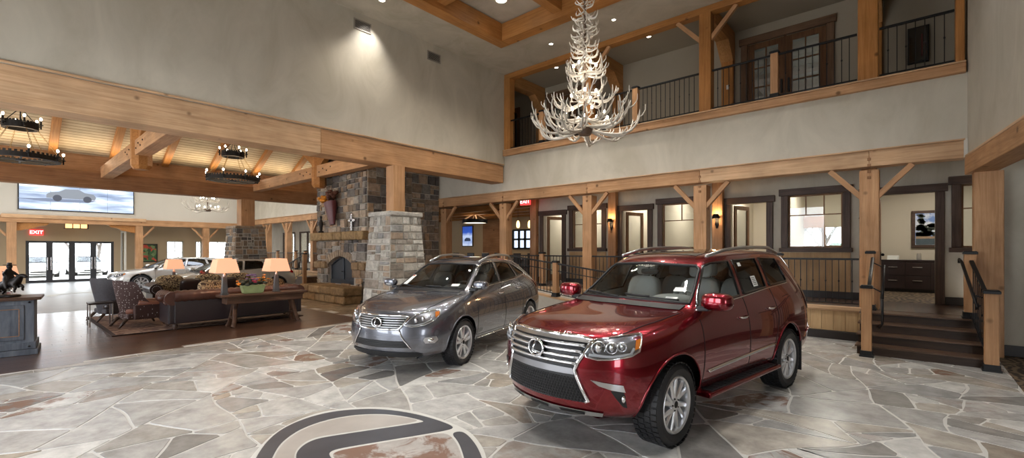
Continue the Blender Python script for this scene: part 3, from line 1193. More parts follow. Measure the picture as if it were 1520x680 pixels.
struct(wall.build('wall_walk', M['plaster']), 'plaster partition behind the raised walk')
bb = MB()
cur = XW0
for (x0, x1, z0, z1, k) in ops:
    if k == 'd':
        bb.box(cur, x0 - .16, YC - .025, YC, PZ, PZ + .17)
        cur = x1 + .16
bb.box(cur, 2.2, YC - .025, YC, PZ, PZ + .17)
struct(bb.build('baseboard_walk', M['dark_base'], bevel=.005))
struct(slab('ceiling', -36, 2.2, YB + .33, 18.6, ZT, ZT + .15, 'ceil_plaster'))
struct(slab('wall_walk', 1.16, 1.3, YB + .31, YC, 0, ZT, 'plaster'))
struct(slab('wall_walk', -36.2, -36.02, YB, 18.6, 0, ZT, 'plaster'))
struct(slab('wall_walk', 2.2, 2.35, YC, YO_ + .2, 0, ZT, 'cream'))
struct(slab('floor', -12.0, 2.2, YC, 18.6, PZ - .2, PZ - .004, 'carpet_brown'))


def casing(par, x0, x1, z0, z1, w=.15, sill=False, yy=YC):
    d = yy - .05
    timber('casing_side', (x0 - w / 2, d + .02, z0), (x0 - w / 2, d + .02, z1), w, .07, 'walnut', up=(0, 1, 0), parent=par, bevel=.008)
    timber('casing_side', (x1 + w / 2, d + .02, z0), (x1 + w / 2, d + .02, z1), w, .07, 'walnut', up=(0, 1, 0), parent=par, bevel=.008)
    timber('casing_head', (x0 - w - .05, d + .01, z1 + .085), (x1 + w + .05, d + .01, z1 + .085), .09, .17, 'walnut', parent=par, bevel=.008)
    if sill:
        timber('window_sill', (x0 - w - .04, d, z0 - .05), (x1 + w + .04, d, z0 - .05), .12, .10, 'walnut', parent=par, bevel=.008)


M['door_wood'] = wood('door_wood', (0.12, 0.06, 0.03), (0.20, 0.105, 0.055), (0.28, 0.16, 0.09), across=18, knots=False, axis='z')
for i, (x0, x1, z0, z1) in enumerate(DOORS):
    e = thing('door_%d' % (i + 1), ['doorway by the steps opening to an office with a dark credenza', 'doorway right of the sconce with its door leaf swung in', 'narrow doorway behind the red car hood', 'doorway at the far end of the walk'][i], 'door', (0, 0, 0))
    e['kind'] = 'structure'
    casing(e, x0, x1, z0, z1)
    # leaf swung inwards, hinged on the left jamb
    hx = x0 + .04
    wl = (x1 - x0) - .06
    wl = min(wl, .95)
    ang = math.radians([84, 78, 74, 70][i])
    leaf = MB()
    fw = .11
    leaf.box(0, fw, -.022, .022, .02, z1 - z0 - .02)
    leaf.box(wl - fw, wl, -.022, .022, .02, z1 - z0 - .02)
    leaf.box(fw, wl - fw, -.022, .022, z1 - z0 - .02 - fw, z1 - z0 - .02)
    leaf.box(fw, wl - fw, -.022, .022, .02, .26)
    lo = leaf.build('door_leaf', M['door_wood'], e, .004)
    lo.location = (hx, YC + .16, z0)
    lo.rotation_euler = (0, 0, ang)
    g = MB().box(fw, wl - fw, -.004, .004, .26, z1 - z0 - .02 - fw).build('glass', M['pane'], lo)
    kb = MB().box(wl - .075, wl - .03, -.03, .03, .92, 1.12)
    kb.ball((wl - .05, -.06, 1.05), .035, 10)
    kb.ball((wl - .05, .06, 1.05), .035, 10)
    kb.tube([(wl - .05, -.06, 1.05), (wl - .05, .06, 1.05)], .012)
    kb.build('door_handle', M['iron'], lo, smooth=40)
for i, (x0, x1, z0, z1) in enumerate(WINS):
    e = thing('window_%d' % (i + 1), ['interior window half hidden by the right pier', 'interior window with muntins behind the rear of the red car', 'interior window behind the timber post above the red car', 'interior window behind the post in the gap between the cars'][i], 'window')
    e['kind'] = 'structure'
    casing(e, x0, x1, z0, z1, sill=True)
    f = MB()
    fw = .035
    y0, y1 = YC + .03, YC + .08
    f.box(x0, x0 + fw, y0, y1, z0, z1).box(x1 - fw, x1, y0, y1, z0, z1).box(x0 + fw, x1 - fw, y0, y1, z1 - fw, z1).box(x0 + fw, x1 - fw, y0, y1, z0, z0 + fw)
    zm = z0 + (z1 - z0) * .62
    f.box(x0 + fw, x1 - fw, y0, y1, zm - .012, zm + .012)
    nx = 3 if i == 1 else 2
    for k in range(1, nx):
        xx = x0 + (x1 - x0) * k / nx
        f.box(xx - .011, xx + .011, y0, y1, zm, z1 - fw)
    f.build('window_frame', M['door_wood'], e, .003)
    MB().box(x0 + fw, x1 - fw, YC + .05, YC + .056, z0 + fw, z1 - fw).build('glass', M['pane'], e)

for i, (x0, x1, z0, z1) in enumerate(WINS):
    if i == 0:
        continue
    o = MB()
    nn_ = max(3, int((x1 - x0 + .3) / .2))
    for k in range(nn_):
        a = x0 - .15 + (x1 - x0 + .3) * k / nn_
        o.box(a + .002, a + (x1 - x0 + .3) / nn_ - .002, YC - .03, YC, PZ + .17, z0 - .11)
    struct(o.build('trim_25', wz), 'tan plank panel under the interior window')
# offices behind the partition
YO = 17.2
rooms = [X(793) + .1, X(842), X(908), X(972), X(1062), X(1152), X(1278), 2.2]
part = MB()
for xx in rooms:
    part.box(xx - .05, xx + .05, YC + .16, YO, PZ, ZT)
struct(part.build('wall_office', M['cream']))
# office back wall with one outside window
wx0, wx1 = at_y(1150, 330, YO).x, at_y(1262, 330, YO).x
wz0, wz1 = at_y(1210, 366, YO).z, at_y(1210, 338, YO).z
ob = MB().box(rooms[0], wx0, YO, YO + .15, PZ, ZT).box(wx1, 2.3, YO, YO + .15, PZ, ZT).box(wx0, wx1, YO, YO + .15, PZ, wz0).box(wx0, wx1, YO, YO + .15, wz1, ZT)
struct(ob.build('wall_office', M['cream']))
e = thing('window_5', 'outside window seen through the interior window behind the red car', 'window')
e['kind'] = 'structure'
f = MB()
f.box(wx0, wx1, YO - .03, YO + .05, wz0 - .04, wz0 + .03)
nw = 3
for k in range(nw + 1):
    xx = wx0 + (wx1 - wx0) * k / nw
    f.box(xx - .05, xx + .05, YO - .03, YO + .05, wz0, wz1)
f.build('window_frame', M['door_wood'], e)
timber('window_header', (wx0 - .1, YO - .10, wz1 + .16), (wx0 + (wx1 - wx0) * .68, YO - .10, wz1 + .16), .2, .36, 'timber_orange', parent=e)
MB().box(wx0, wx1, YO + .02, YO + .025, wz0, wz1).build('glass', M['pane'], e)

# wall posts (pilasters) with corridor cross beams and sconces
SC = []
for px, l in ((910, 'timber wall post carrying the left sconce'), (1066, 'timber wall post carrying the middle sconce'), (1290, 'timber wall post hidden behind the post by the steps'), (793, 'timber wall post at the left end of the partition')):
    x = at_y(px, 320, YC - .1).x
    o = timber('wall_post', (x, YC - .10, PZ), (x, YC - .10, ZT - .02), .28, .18, 'timber', up=(0, 1, 0))
    tag(o, l, 'post')
    SC.append(x)


def sconce(x, y, z, l):
    t = thing('wall_sconce', l, 'wall lamp', (x, y, z), group='wall sconces on the raised walk')
    b = MB().box(-.045, .045, -.02, 0, -.24, -.02)
    b.ball((0, -.035, -.20), .05, 10, sc=(1, .5, 1.2))
    b.ball((0, -.03, -.28), .03, 8, sc=(1, .6, 1.4))
    b.tube([(0, -.02, -.16), (0, -.09, -.20), (0, -.12, -.12), (0, -.115, -.04)], .012)
    b.build('back_plate', M['iron'], t, smooth=40)
    MB().lathe([(.04, -.05), (.10, -.05), (.065, .07), (.06, .07), (.093, -.046)], 20, origin=(0, -.115, 0)).build('shade', M['iron'], t, smooth=40)
    MB().ball((0, -.115, .0), .028, 10).build('bulb', M['bulb_warm'], t, smooth=True)
    return (x, y - .115, z)


SCONCES = [sconce(SC[0], YC - .19, at_y(908, 328, YC - .19).z, 'iron wall sconce glowing on the post behind the red car hood'),
           sconce(SC[1], YC - .19, at_y(1065, 322, YC - .19).z, 'iron wall sconce glowing right of the timber post above the red car')]
p = at_y(1275, 322, YC - .02)
SCONCES.append(sconce(X(1283), YC, p.z, 'iron wall sconce peeping from behind the post by the steps'))

# ---- balcony
BZ = 4.98
struct(slab('floor', -13.2, .74, YB + .33, YC - .01, BZ - .1, BZ + .02, 'ceil_plaster'), 'balcony floor')
struct(slab('floor', XL + .03, .74, YB + .04, YB + .33, 5.0, BZ + .06, 'ceil_plaster'), 'balcony floor edge')
struct(timber('trim_14', (XL + .02, YB - .03, 5.065), (.73, YB - .03, 5.065), .12, .17, 'timber'), 'timber fascia along the balcony edge')
struct(timber('trim_15', (XL + .02, YB - .035, 5.165), (.73, YB - .035, 5.165), .16, .03, 'timber_pale'), 'cap board on the balcony fascia')
BT = 7.58
struct(timber('trim_16', (XL + .02, YB + .11, 7.665), (.73, YB + .11, 7.665), .26, .165, 'timber_orange'), 'timber header beam above the balcony opening')
bxs = [-10.26, -7.12, -3.78, -.65, .655]
bl = ['timber post at the left end of the balcony', 'tall balcony post behind the antler chandelier', 'tall balcony post left of the upper glass doors', 'tall balcony post right of the upper glass doors', 'slim timber post at the right end of the balcony']
bwid = [.26, .28, .28, .32, .12]
for x, l, w, i in zip(bxs, bl, bwid, range(5)):
    t = thing('balcony_post', l, 'post', (x, YB + .11, 5.18), group='timber posts of the balcony')
    timber('shaft', (0, 0, 0), (0, 0, BT - 5.16), w, .26, 'timber_orange', up=(0, 1, 0), parent=t)
    for s in (-1, 1):
        if (i in (0, 3, 4)) or (i == 0 and s < 0):
            continue
        timber('brace', (s * (w / 2 - .03), -.04, 1.76), (s * (w / 2 + .56), -.04, 2.40), .10, .09, 'timber', up=(0, 1, 0), parent=t, bevel=.006)
    if i < 4:
        o = timber('wall_pilaster', (x, YC - .08, BZ + .03), (x, YC - .08, 7.3), .30, .16, 'timber_orange', up=(0, 1, 0))
        tag(o, 'timber pilaster on the balcony wall ' + ['at the far left', 'behind the antler chandelier', 'left of the upper glass doors with a small switch', 'behind the post right of the upper glass doors'][i], 'post')
        bmx = MB().prism([(YB + .24, ZC - .01), (YC - .02, ZC - .01), (YC - .02, 6.95), (YC - .17, 6.95), (YC - .60, 7.38), (YB + .24, 7.38)], x - .16, x + .16, axis='x')
        oo = bmx.build('trim_17', wood('wood_b%d' % i, (0.34, 0.15, 0.05), (0.46, 0.225, 0.08), (0.55, 0.29, 0.12), axis='y') if i == 0 else bpy.data.materials['wood_b0'])
        struct(oo, 'boxed timber cross beam over the balcony')
nb = [at_y(805, 170, YB + .05).x, at_y(944, 150, YB + .05).x, at_y(1150, 100, YB + .05).x]
nl = ['small balcony newel behind the left arms of the antler chandelier', 'small balcony newel right of the antler chandelier', 'small balcony newel in front of the upper glass doors']
for x, l in zip(nb, nl):
    newel(x, YB + .05, 5.18, 1.06, l, w=.15, mat='timber', group='small balcony newels')
stops = [(-10.13, nb[0] - .08), (nb[0] + .08, -7.275), (-6.965, nb[1] - .08), (nb[1] + .08, -3.935), (-3.625, nb[2] - .08), (nb[2] + .08, -.825), (-.475, .585)]
sl = ['balcony railing at the far left end', 'balcony railing behind the left half of the antler chandelier', 'balcony railing behind the right half of the antler chandelier', 'balcony railing between the chandelier newel and the tall post',
      'balcony railing left of the newel before the glass doors', 'balcony railing right of the newel before the glass doors', 'balcony railing at the right end before the black panel']
for (a, b), l in zip(stops, sl):
    railing((a, YB + .05, 5.18), (b, YB + .05, 5.18), .98, l, 'black iron railings of the balcony', pitch=.125, low=.07)
# balcony back wall with glazed double doors
gx0, gx1 = at_y(1110, 60, YC).x, at_y(1227, 60, YC).x
gz1 = 7.30
lx0, lx1 = at_y(818, 120, YC).x, at_y(886, 120, YC).x
lz1 = 7.30
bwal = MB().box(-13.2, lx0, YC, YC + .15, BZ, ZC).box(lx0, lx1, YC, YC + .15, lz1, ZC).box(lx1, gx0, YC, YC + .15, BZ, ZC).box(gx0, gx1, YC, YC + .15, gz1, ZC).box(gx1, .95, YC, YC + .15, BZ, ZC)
struct(bwal.build('wall_balcony', M['plaster_dimmed']))
struct(slab('wall_balcony', .75, .95, YB + .02, YC, BZ, ZC, 'plaster_dimmed'))
struct(slab('wall_balcony', -13.3, -13.2, YB + .02, YC, BZ, ZC, 'plaster'))
M['door_brown'] = wood('door_brown', (0.07, 0.032, 0.014), (0.13, 0.06, 0.025), (0.19, 0.095, 0.042), across=18, knots=True, axis='z')


M['door_casing'] = wood('door_casing', (0.09, 0.05, 0.028), (0.15, 0.085, 0.048), (0.21, 0.125, 0.075))


def glazed(nm, lab, x0, x1, z1, leaves):
    e = thing(nm, lab, 'door')
    e['kind'] = 'structure'
    z0 = BZ + .02
    MB().box((x0 + x1) / 2 - .03, (x0 + x1) / 2 + .03, YC - .012, YC + .06, z0, z1).build('meeting_stile', M['door_brown'], e)
    for xx in (x0 - .08, x1 + .08):
        timber('casing_side', (xx, YC - .03, z0), (xx, YC - .03, z1), .16, .08, 'door_casing', up=(0, 1, 0), parent=e)
    timber('casing_head', (x0 - .2, YC - .04, z1 + .09), (x1 + .2, YC - .04, z1 + .09), .10, .18, 'door_casing', parent=e)
    w = (x1 - x0) / leaves
    for k in range(leaves):
        a, b = x0 + k * w + .01, x0 + (k + 1) * w - .01
        f = MB()
        s = .15
        f.box(a, a + s, YC, YC + .05, z0 + .01, z1 - .01).box(b - s, b, YC, YC + .05, z0 + .01, z1 - .01)
        f.box(a + s, b - s, YC, YC + .05, z1 - .16, z1 - .01).box(a + s, b - s, YC, YC + .05, z0 + .01, z0 + .62)
        xm = (a + b) / 2
        f.box(xm - .015, xm + .015, YC, YC + .05, z0 + .62, z1 - .16)
        for q in (1, 2):
            zz = z0 + .62 + (z1 - .16 - z0 - .62) * q / 3
            f.box(a + s, b - s, YC, YC + .05, zz - .015, zz + .015)
        lf = f.build('door_leaf', M['door_brown'], e, .004)
        MB().box(a + s, b - s, YC + .02, YC + .026, z0 + .62, z1 - .16).build('glass', M['pane_dark'], lf)
        hx = b - .07 if k == 0 else a + .07
        MB().box(hx - .02, hx + .02, YC - .05, YC, z0 + .85, z0 + 1.2).build('door_handle', M['iron'], lf, .006)


glazed('door_5', 'glazed double doors in brown wood on the balcony', gx0, gx1, gz1, 2)
glazed('door_6', 'dark glazed door behind the antler chandelier on the balcony', lx0, lx1, lz1, 2)
# dim rooms behind the balcony glass
struct(slab('wall_upper', -13, .9, 16.2, 16.3, BZ, ZC, 'plaster'))
struct(slab('floor', -13, .9, YC, 16.3, BZ - .1, BZ, 'carpet_brown'))
struct(slab('ceiling', -13.3, .95, 13.61, 16.3, ZC, ZC + .2, 'ceil_plaster'))
# tall dark window on the far left of the balcony
dx0, dx1 = -12.0, -11.3
e = thing('door_7', 'dark brown door at the far left of the balcony', 'door')
e['kind'] = 'structure'
f = MB().box(dx0, dx1, YC - .05, YC, BZ + .02, 7.3)
f.build('casing', M['door_brown'], e, .01)
MB().box(dx0 + .13, dx1 - .13, YC - .06, YC - .045, BZ + .7, 7.1).build('glass', M['blackgloss'], e)
# black wall panel
p0, p1 = at_y(1347, 45, YC - .06), at_y(1379, 90, YC - .06)
t = thing('wall_screen', 'black flat screen on the balcony wall at the right end', 'screen', ((p0.x + p1.x) / 2, YC - .03, 5.9))
w = p1.x - p0.x
MB().box(-w / 2, w / 2, -.06, .03, 0, .78).build('casing', M['black'], t, .008)
MB().box(-w / 2 + .03, w / 2 - .03, -.064, -.058, .03, .75).build('glass_front', M['blackgloss'], t)
MB().box(.05, .075, -.067, -.063, .12, .6).build('red_stripe', P('dark_red', (.10, .012, .01), .4), t)['label'] = 'dull red vertical stripe'
# switch plate on pilaster
o = MB().box(-.035, .035, -.012, 0, -.06, .06).build('light_switch', P('switch_white', (.75, .74, .7), .4), bevel=.003)
o.location = (bxs[2] + .02, YC - .16, 6.25)
tag(o, 'small white switch plate on the balcony pilaster', 'switch')

# vents high on the left wall
for px, py, l in ((538, 39, 'near air vent high on the left wall in the light pool'), (644, 85, 'far air vent high on the left wall')):
    p = at_x(px, py, XL)
    t = thing('air_vent', l, 'vent', p, group='air vents on the left wall')
    f = MB()
    f.box(-.02, .02, -.24, .24, .10, .13).box(-.02, .02, -.24, .24, -.13, -.10).box(-.02, .02, -.24, -.21, -.1, .1).box(-.02, .02, .21, .24, -.1, .1)
    f.build('frame', P('vent_grey', (.30, .27, .23), .5), t)
    MB().box(.0, .008, -.21, .21, -.1, .1).build('backing', M['black'], t)
    for k in range(7):
        MB().bar((.012, -.21, -.085 + k * .028), (.012, .21, -.085 + k * .028), .014, .006).build('slat', bpy.data.materials['vent_grey'], t)

# recessed downlights
DL = []


def downlight(p, r, l):
    t = thing('downlight', l, 'ceiling light', p, group='recessed ceiling downlights')
    MB().lathe([(r, 0), (r * 1.25, 0), (r * 1.25, -.012), (r * 1.02, -.012)], 20, closed=True).build('trim_ring', M['white_wall'], t, smooth=40)
    MB().lathe([(0.0001, -.003), (r, -.003), (r, .0), (0.0001, .0)], 20).build('lens', M['downlight'], t)
    DL.append(V(p))


downlight(at_z(744, 0, 8.1), .13, 'big bright downlight inside the ceiling coffer')
downlight(at_z(818, 65, ZC), .055, 'downlight in the ceiling left of the antler chandelier')
downlight(at_z(567, 0, ZC), .07, 'downlight near the left wall at the top edge')
downlight(at_z(911, 29, ZC), .05, 'downlight in front of the balcony header right of the chandelier')
downlight(at_z(826, 100, ZC), .055, 'downlight over the balcony left of the chandelier')
downlight(at_z(963, 54, ZC), .055, 'downlight over the balcony right of the chandelier')
# ================================================================== LOUNGE
X2 = -22.4
XR = -16.4
SL = 0.47
ZR = 5.0 + (XR - X2) * SL
# beam 2 and its frieze
struct(timber('trim_18', (X2 - .2, -3, 4.36), (X2 - .2, YB, 4.36), .44, .58, 'timber_brown'), 'timber beam on the far side of the lounge')
struct(timber('trim_19', (X2 - .27, -3, 4.97), (X2 - .27, YB, 4.97), .40, .66, 'timber'), 'timber plate above the far lounge beam')
# plank ceiling, two slopes
for s, nm in ((-1, 'far'), (1, 'near')):
    xe = XR + s * (6.2 if s < 0 else 5.45)
    ze = 5.20 + (6.2 - abs(xe - XR)) * (ZR + .38 - 5.2) / 6.2
    mb = MB().prism([(xe, ze), (XR, ZR + .38), (XR, ZR + .5), (xe, ze + .15)], -3, YB + .1, axis='y')
    struct(mb.build('ceiling', M['plank_ceiling']), 'pale plank ceiling slope of the lounge, %s side' % nm)
struct(timber('trim_20', (XR, -3, ZR + .15), (XR, YB, ZR + .15), .3, .5, 'timber'), 'ridge beam of the lounge roof')
GRF = 'rafters of the lounge roof'
ry = [-.25, 1.33, 2.92, 4.5, 6.1, 7.75, 9.35, 10.9]
for i, y in enumerate(ry):
    for s in (-1, 1):
        o = timber('trim_21', (XR + s * .1, y, ZR + .22), (XR + s * (6.05 if s < 0 else 5.4), y, ZR + .22 - (5.95 if s < 0 else 5.3) * SL), .22, .26, 'timber_orange')
        struct(o, 'sloping rafter under the lounge plank ceiling')
# trusses: tie beams with a pendant post
TB = []
for y, l in ((2.75, 'near'), (7.9, 'far')):
    t = thing('roof_truss', {'near': 'timber tie beam with hanging king post nearest the wagon wheel lamps at left', 'far': 'timber tie beam with hanging king post running to the stone chimney'}[l], 'truss', (XR, y, 4.45), group='roof trusses of the lounge')
    timber('tie_beam', (-6.1, 0, .22), (5.45, 0, .22), .34, .42, 'timber', parent=t)
    k = MB()
    oc = [(.235 * math.cos(PI / 8 + PI / 4 * q) * 1.08, .235 * math.sin(PI / 8 + PI / 4 * q) * 1.08) for q in range(8)]
    k.prism(oc, -.26, ZR - 4.5)
    k.add([(x, y_, -.26) for x, y_ in oc] + [(x * .72, y_ * .72, -.36) for x, y_ in oc], [(i, (i + 1) % 8, (i + 1) % 8 + 8, i + 8) for i in range(8)] + [tuple(range(15, 7, -1))])
    k.build('king_post', M['timber_orange'], t, .008)
    for s in (-1, 1):
        timber('strut', (s * .15, 0, .5), (s * 2.6, 0, ZR - 4.45 - 2.6 * SL - .1), .2, .22, 'timber_orange', parent=t)
    for s in (-1, 1):
        for q in range(4):
            MB().box(s * (.35 + .28 * q) - .02, s * (.35 + .28 * q) + .02, -.19, .19, .15 + .1 * (q % 2), .19 + .1 * (q % 2)).build('peg', M['walnut'], t)
# conduit light strips under the slope
for y0, y1, l in ((1.5, 2.7, 'dark slim light bar between the rafters left of the near truss'), (3.1, 4.3, 'dark slim light bar between the rafters right of the near truss'), (4.75, 5.9, 'dark slim light bar behind the wagon wheel lamp')):
    xx = -19.6
    zz = 5.2 + (xx - XR + 6.2) * (ZR + .38 - 5.2) / 6.2 - .10
    o = MB().box(-.05, .05, y0, y1, -.03, .03).build('light_bar', P('dark_green', (.03, .05, .04), .4), bevel=.01)
    o.location = (xx, 0, zz)
    tag(o, l, 'light bar', 'light bars under the plank ceiling')
# gable infill at back above colonnade, behind the fireplace
struct(slab('wall_back', -36, XL - .5, YB + .02, YB + .3, 5.0, 8.4, 'white_wall'))

# ---- stone piers
def pier(cx, cy, wt, wb, zt, lab, pal, seed, post_mat='timber', post_w=.36):
    rng = random.Random(seed)
    t = thing('stone_pier', lab, 'pier', (cx, cy, 0))
    core = MB()
    a, b = wb / 2, wt / 2
    core.add([(-a, -a, 0), (a, -a, 0), (a, a, 0), (-a, a, 0), (-b, -b, zt), (b, -b, zt), (b, b, zt), (-b, b, zt)], [(0, 3, 2, 1), (4, 5, 6, 7), (0, 1, 5, 4), (1, 2, 6, 5), (2, 3, 7, 6), (3, 0, 4, 7)])
    core.build('mortar_core', M['mortar'], t)
    st = MB()
    cb = [V((-a, -a, 0)), V((a, -a, 0)), V((a, a, 0)), V((-a, a, 0))]
    ct = [V((-b, -b, zt)), V((b, -b, zt)), V((b, b, zt)), V((-b, b, zt))]
    for i in range(4):
        j = (i + 1) % 4
        n = [V((0, -1, .05)), V((1, 0, .05)), V((0, 1, .05)), V((-1, 0, .05))][i]
        stone_face(st, rng, (cb[i], cb[j], ct[j], ct[i]), (wb + wt) / 2, zt, n, pal, depth=.03, gap=.015, smin=.15, smax=.72)
    st.build('stones', M['stone_wall'], t, recalc=True)
    cap = MB()
    e = b + .05
    for i in range(4):
        pass
    cap.box(-e, e, -e, e, zt, zt + .12, 0, pal[2])
    cap.build('cap_stone', M['stone_wall'], t, .025)
    p = timber('timber_post', (cx, cy, zt + .12), (cx, cy, 4.07), post_w, post_w, post_mat, up=(0, 1, 0))
    return t, p


pt1, pp1 = pier(-10.48, 7.16, .94, 1.28, 2.70, 'tapered pale stone pier behind the grey car', ASH_PALE, 31)
tag(pp1, 'square timber post standing on the pale stone pier', 'post')
pt2, pp2 = pier(X2 - .2, 7.5, 1.16, 1.5, 2.75, 'tapered brown stone pier beyond the sofas', [tuple(c * 1.15 for c in q) for q in ASH], 32, 'timber', .56)
tag(pp2, 'square timber post standing on the brown stone pier beyond the sofas', 'post')

# ---- fireplace
FX0, FX1, FY = -17.4, -13.85, 8.33
fp = thing('fireplace', 'tall rough stone fireplace with arched firebox, mantel and raised hearth', 'fireplace', ((FX0 + FX1) / 2, FY, 0))
cxm = (FX0 + FX1) / 2
hw = (FX1 - FX0) / 2
ax0, ax1 = -.93, .93
az0, az1 = .57, 1.25
arise = .33
D = YB - FY


def arch_top(x):
    k = (x - (ax0 + ax1) / 2) / ((ax1 - ax0) / 2)
    return az1 + arise * max(0, 1 - k * k)


def in_arch(u, v, mrg=0.0):
    x = u - hw
    return ax0 - mrg < x < ax1 + mrg and az0 - mrg < v < arch_top(x) + mrg + .22


core = MB()
core.box(-hw, ax0, 0, D, 0, 8.6).box(ax1, hw, 0, D, 0, 8.6).box(ax0, ax1, 0, D, 0, az0)
core.box(ax0, ax1, .6, D, az0, 8.6)
nseg = 12
for i in range(nseg):
    xa, xb = ax0 + (ax1 - ax0) * i / nseg, ax0 + (ax1 - ax0) * (i + 1) / nseg
    core.add([(xa, 0, arch_top(xa)), (xb, 0, arch_top(xb)), (xb, .6, arch_top(xb)), (xa, .6, arch_top(xa)), (xa, 0, 8.6), (xb, 0, 8.6), (xb, .6, 8.6), (xa, .6, 8.6)],
             [(0, 3, 2, 1), (4, 5, 6, 7), (0, 1, 5, 4), (1, 2, 6, 5), (2, 3, 7, 6), (3, 0, 4, 7)])
core.build('mortar_core', M['mortar'], fp)
rng = random.Random(77)
st = MB()
stone_face(st, rng, (V((-hw, 0, 0)), V((hw, 0, 0)), V((hw, 0, 7)), V((-hw, 0, 7))), 2 * hw, 7, (0, -1, 0), [tuple(c * 1.3 for c in q) for q in ASH], depth=.06, smin=.19, smax=.72,
           skip=lambda u, v: in_arch(u, v, .05))
stone_face(st, rng, (V((hw, 0, 0)), V((hw, D, 0)), V((hw, D, 7)), V((hw, 0, 7))), D, 7, (1, 0, 0), [tuple(c * 1.3 for c in q) for q in ASH], depth=.05, smin=.2, smax=.8)
stone_face(st, rng, (V((-hw, D, 0)), V((-hw, 0, 0)), V((-hw, 0, 7)), V((-hw, D, 7))), D, 7, (-1, 0, 0), [tuple(c * 1.3 for c in q) for q in ASH], depth=.05, smin=.2, smax=.8)
st.build('stones', M['stone_wall'], fp)
# voussoirs
vo = MB()
nv = 13
for i in range(nv):
    x0 = ax0 - .02 + (ax1 - ax0 + .04) * i / nv + .008
    x1 = ax0 - .02 + (ax1 - ax0 + .04) * (i + 1) / nv - .008
    f0, f1 = (i / nv - .5) * .28, ((i + 1) / nv - .5) * .28
    za, zb = arch_top(x0), arch_top(x1)
    k = rng.uniform(.85, 1.2)
    hgt = .24 + rng.uniform(-.02, .02)
    vs = [(x0, -.05, za), (x1, -.05, zb), (x1 + f1, -.05, zb + hgt), (x0 + f0, -.05, za + hgt), (x0, .4, za), (x1, .4, zb), (x1 + f1, .1, zb + hgt), (x0 + f0, .1, za + hgt)]
    vo.add(vs, [(0, 1, 2, 3), (7, 6, 5, 4), (0, 4, 5, 1), (1, 5, 6, 2), (2, 6, 7, 3), (3, 7, 4, 0)], 0, (.30 * k, .23 * k, .165 * k))
vo.build('arch_stones', M['stone_wall'], fp, .012)
# mantel, in big rough blocks
mt = MB()
xx = -hw - .12
for w in (.95, .82, .62, 1.0, .6):
    k = rng.uniform(.85, 1.15)
    x1 = min(xx + w, hw + .12)
    mt.box(xx + .006, x1 - .006, -.27, .1, 2.16, 2.46, 0, (.30 * k, .20 * k, .10 * k))
    xx = x1
mt.build('mantel', M['stone_wall'], fp, .05)
cb_ = MB()
for a, b in ((-hw - .04, -hw + .5), (-hw + .52, ax0 - .02), (ax1 + .04, ax1 + .5), (ax1 + .52, hw + .04)):
    cb_.box(a, b, -.16, .1, 1.12, 1.38, 0, (.27, .18, .10))
cb_.build('corbel_stones', M['stone_wall'], fp, .04)
# hearth, two courses
he = MB()
for (z0, z1, ex) in ((0.004, .28, 0), (.29, .56, .05)):
    xx = -1.45 - ex
    while xx < 1.7 + ex:
        w = rng.uniform(.7, 1.1)
        x1 = min(xx + w, 1.7 + ex)
        k = rng.uniform(.85, 1.15)
        he.box(xx + .006, x1 - .006, -.80 - ex, -.0, z0, z1, 0, (.31 * k, .20 * k, .10 * k))
        xx = x1
he.build('hearth', M['stone_wall'], fp, .05)
# firebox with arched doors
M['firebox'] = P('firebox', (.035, .042, .055), .45, metal=.3)
fb = MB()
fr = MB()
pts = [(ax0 + .05, az0 + .01)] + [(ax0 + .05 + (ax1 - ax0 - .1) * i / 12, arch_top(ax0 + .05 + (ax1 - ax0 - .1) * i / 12) - .06) for i in range(13)] + [(ax1 - .05, az0 + .01)]
fb.prism([(x, z) for x, z in pts], .14, .18, axis='y')
fb.build('fire_screen', P('screen_mesh', (.03, .036, .046), .6), fp)
for side in (0, 1):
    d = MB()
    q = pts[:8] + [(0 - .01, az0 + .01)] if side == 0 else [(0 + .01, az0 + .01)] + pts[7:]
    d.tube([(x, .12, z) for x, z in q], .032, 6, closed=True)
    d.ball((-.06 if side == 0 else .06, .08, az0 + .45), .03, 8)
    d.build('fire_door', M['firebox'], fp)
MB().box(ax0 + .05, ax1 - .05, .06, .13, az0, az0 + .16).build('fire_sill', M['firebox'], fp, .01)

# things on the mantel
t = thing('wall_vase', 'tapering wine-red wall vase with dried flowers on the chimney', 'vase', (-15.72, FY - .10, 2.72))
M['wine'] = P('wine', (.10, .018, .022), .35, var=.3)
b = MB()
prof = [(.12, .0), (.19, .3), (.27, .66), (.30, .84), (.27, .84), (.24, .66), (.1, .05)]
b.lathe(prof, 20)
vv = b.build('vessel', M['wine'], t, smooth=50)
vv.scale = (1, .7, 1)
vv.location = (.0, -.16, 0)
vv.rotation_euler = (0, math.radians(-12), 0)
rg = random.Random(4)
stx = MB()
for i in range(46):
    a = rg.uniform(0, 2 * PI)
    l = rg.uniform(.35, .75)
    e = V((math.cos(a) * l * .55 - .12, -.16 + math.sin(a) * l * .3 - .05, .84 + l * rg.uniform(.3, .95)))
    stx.tube([(-.15, -.16, .78), (-.15 + (e.x + .15) * .5, -.16 + (e.y + .16) * .4, .84 + (e.z - .84) * .7), e], [.006, .006, .003], 4)
stx.build('dried_stems', P('dried', (.13, .085, .05), .8), t)
fl = MB()
for i in range(16):
    a = rg.uniform(0, 2 * PI)
    fl.ball((-.32 + rg.uniform(-.2, .16), -.32 + rg.uniform(-.1, .06), .90 + rg.uniform(-.06, .14)), rg.uniform(.05, .085), 8, sc=(1, 1, .75))
fl.build('orange_flowers', P('orange_fl', (.62, .24, .02), .7, bump=.6, bscale=60), t, smooth=True)
fl = MB()
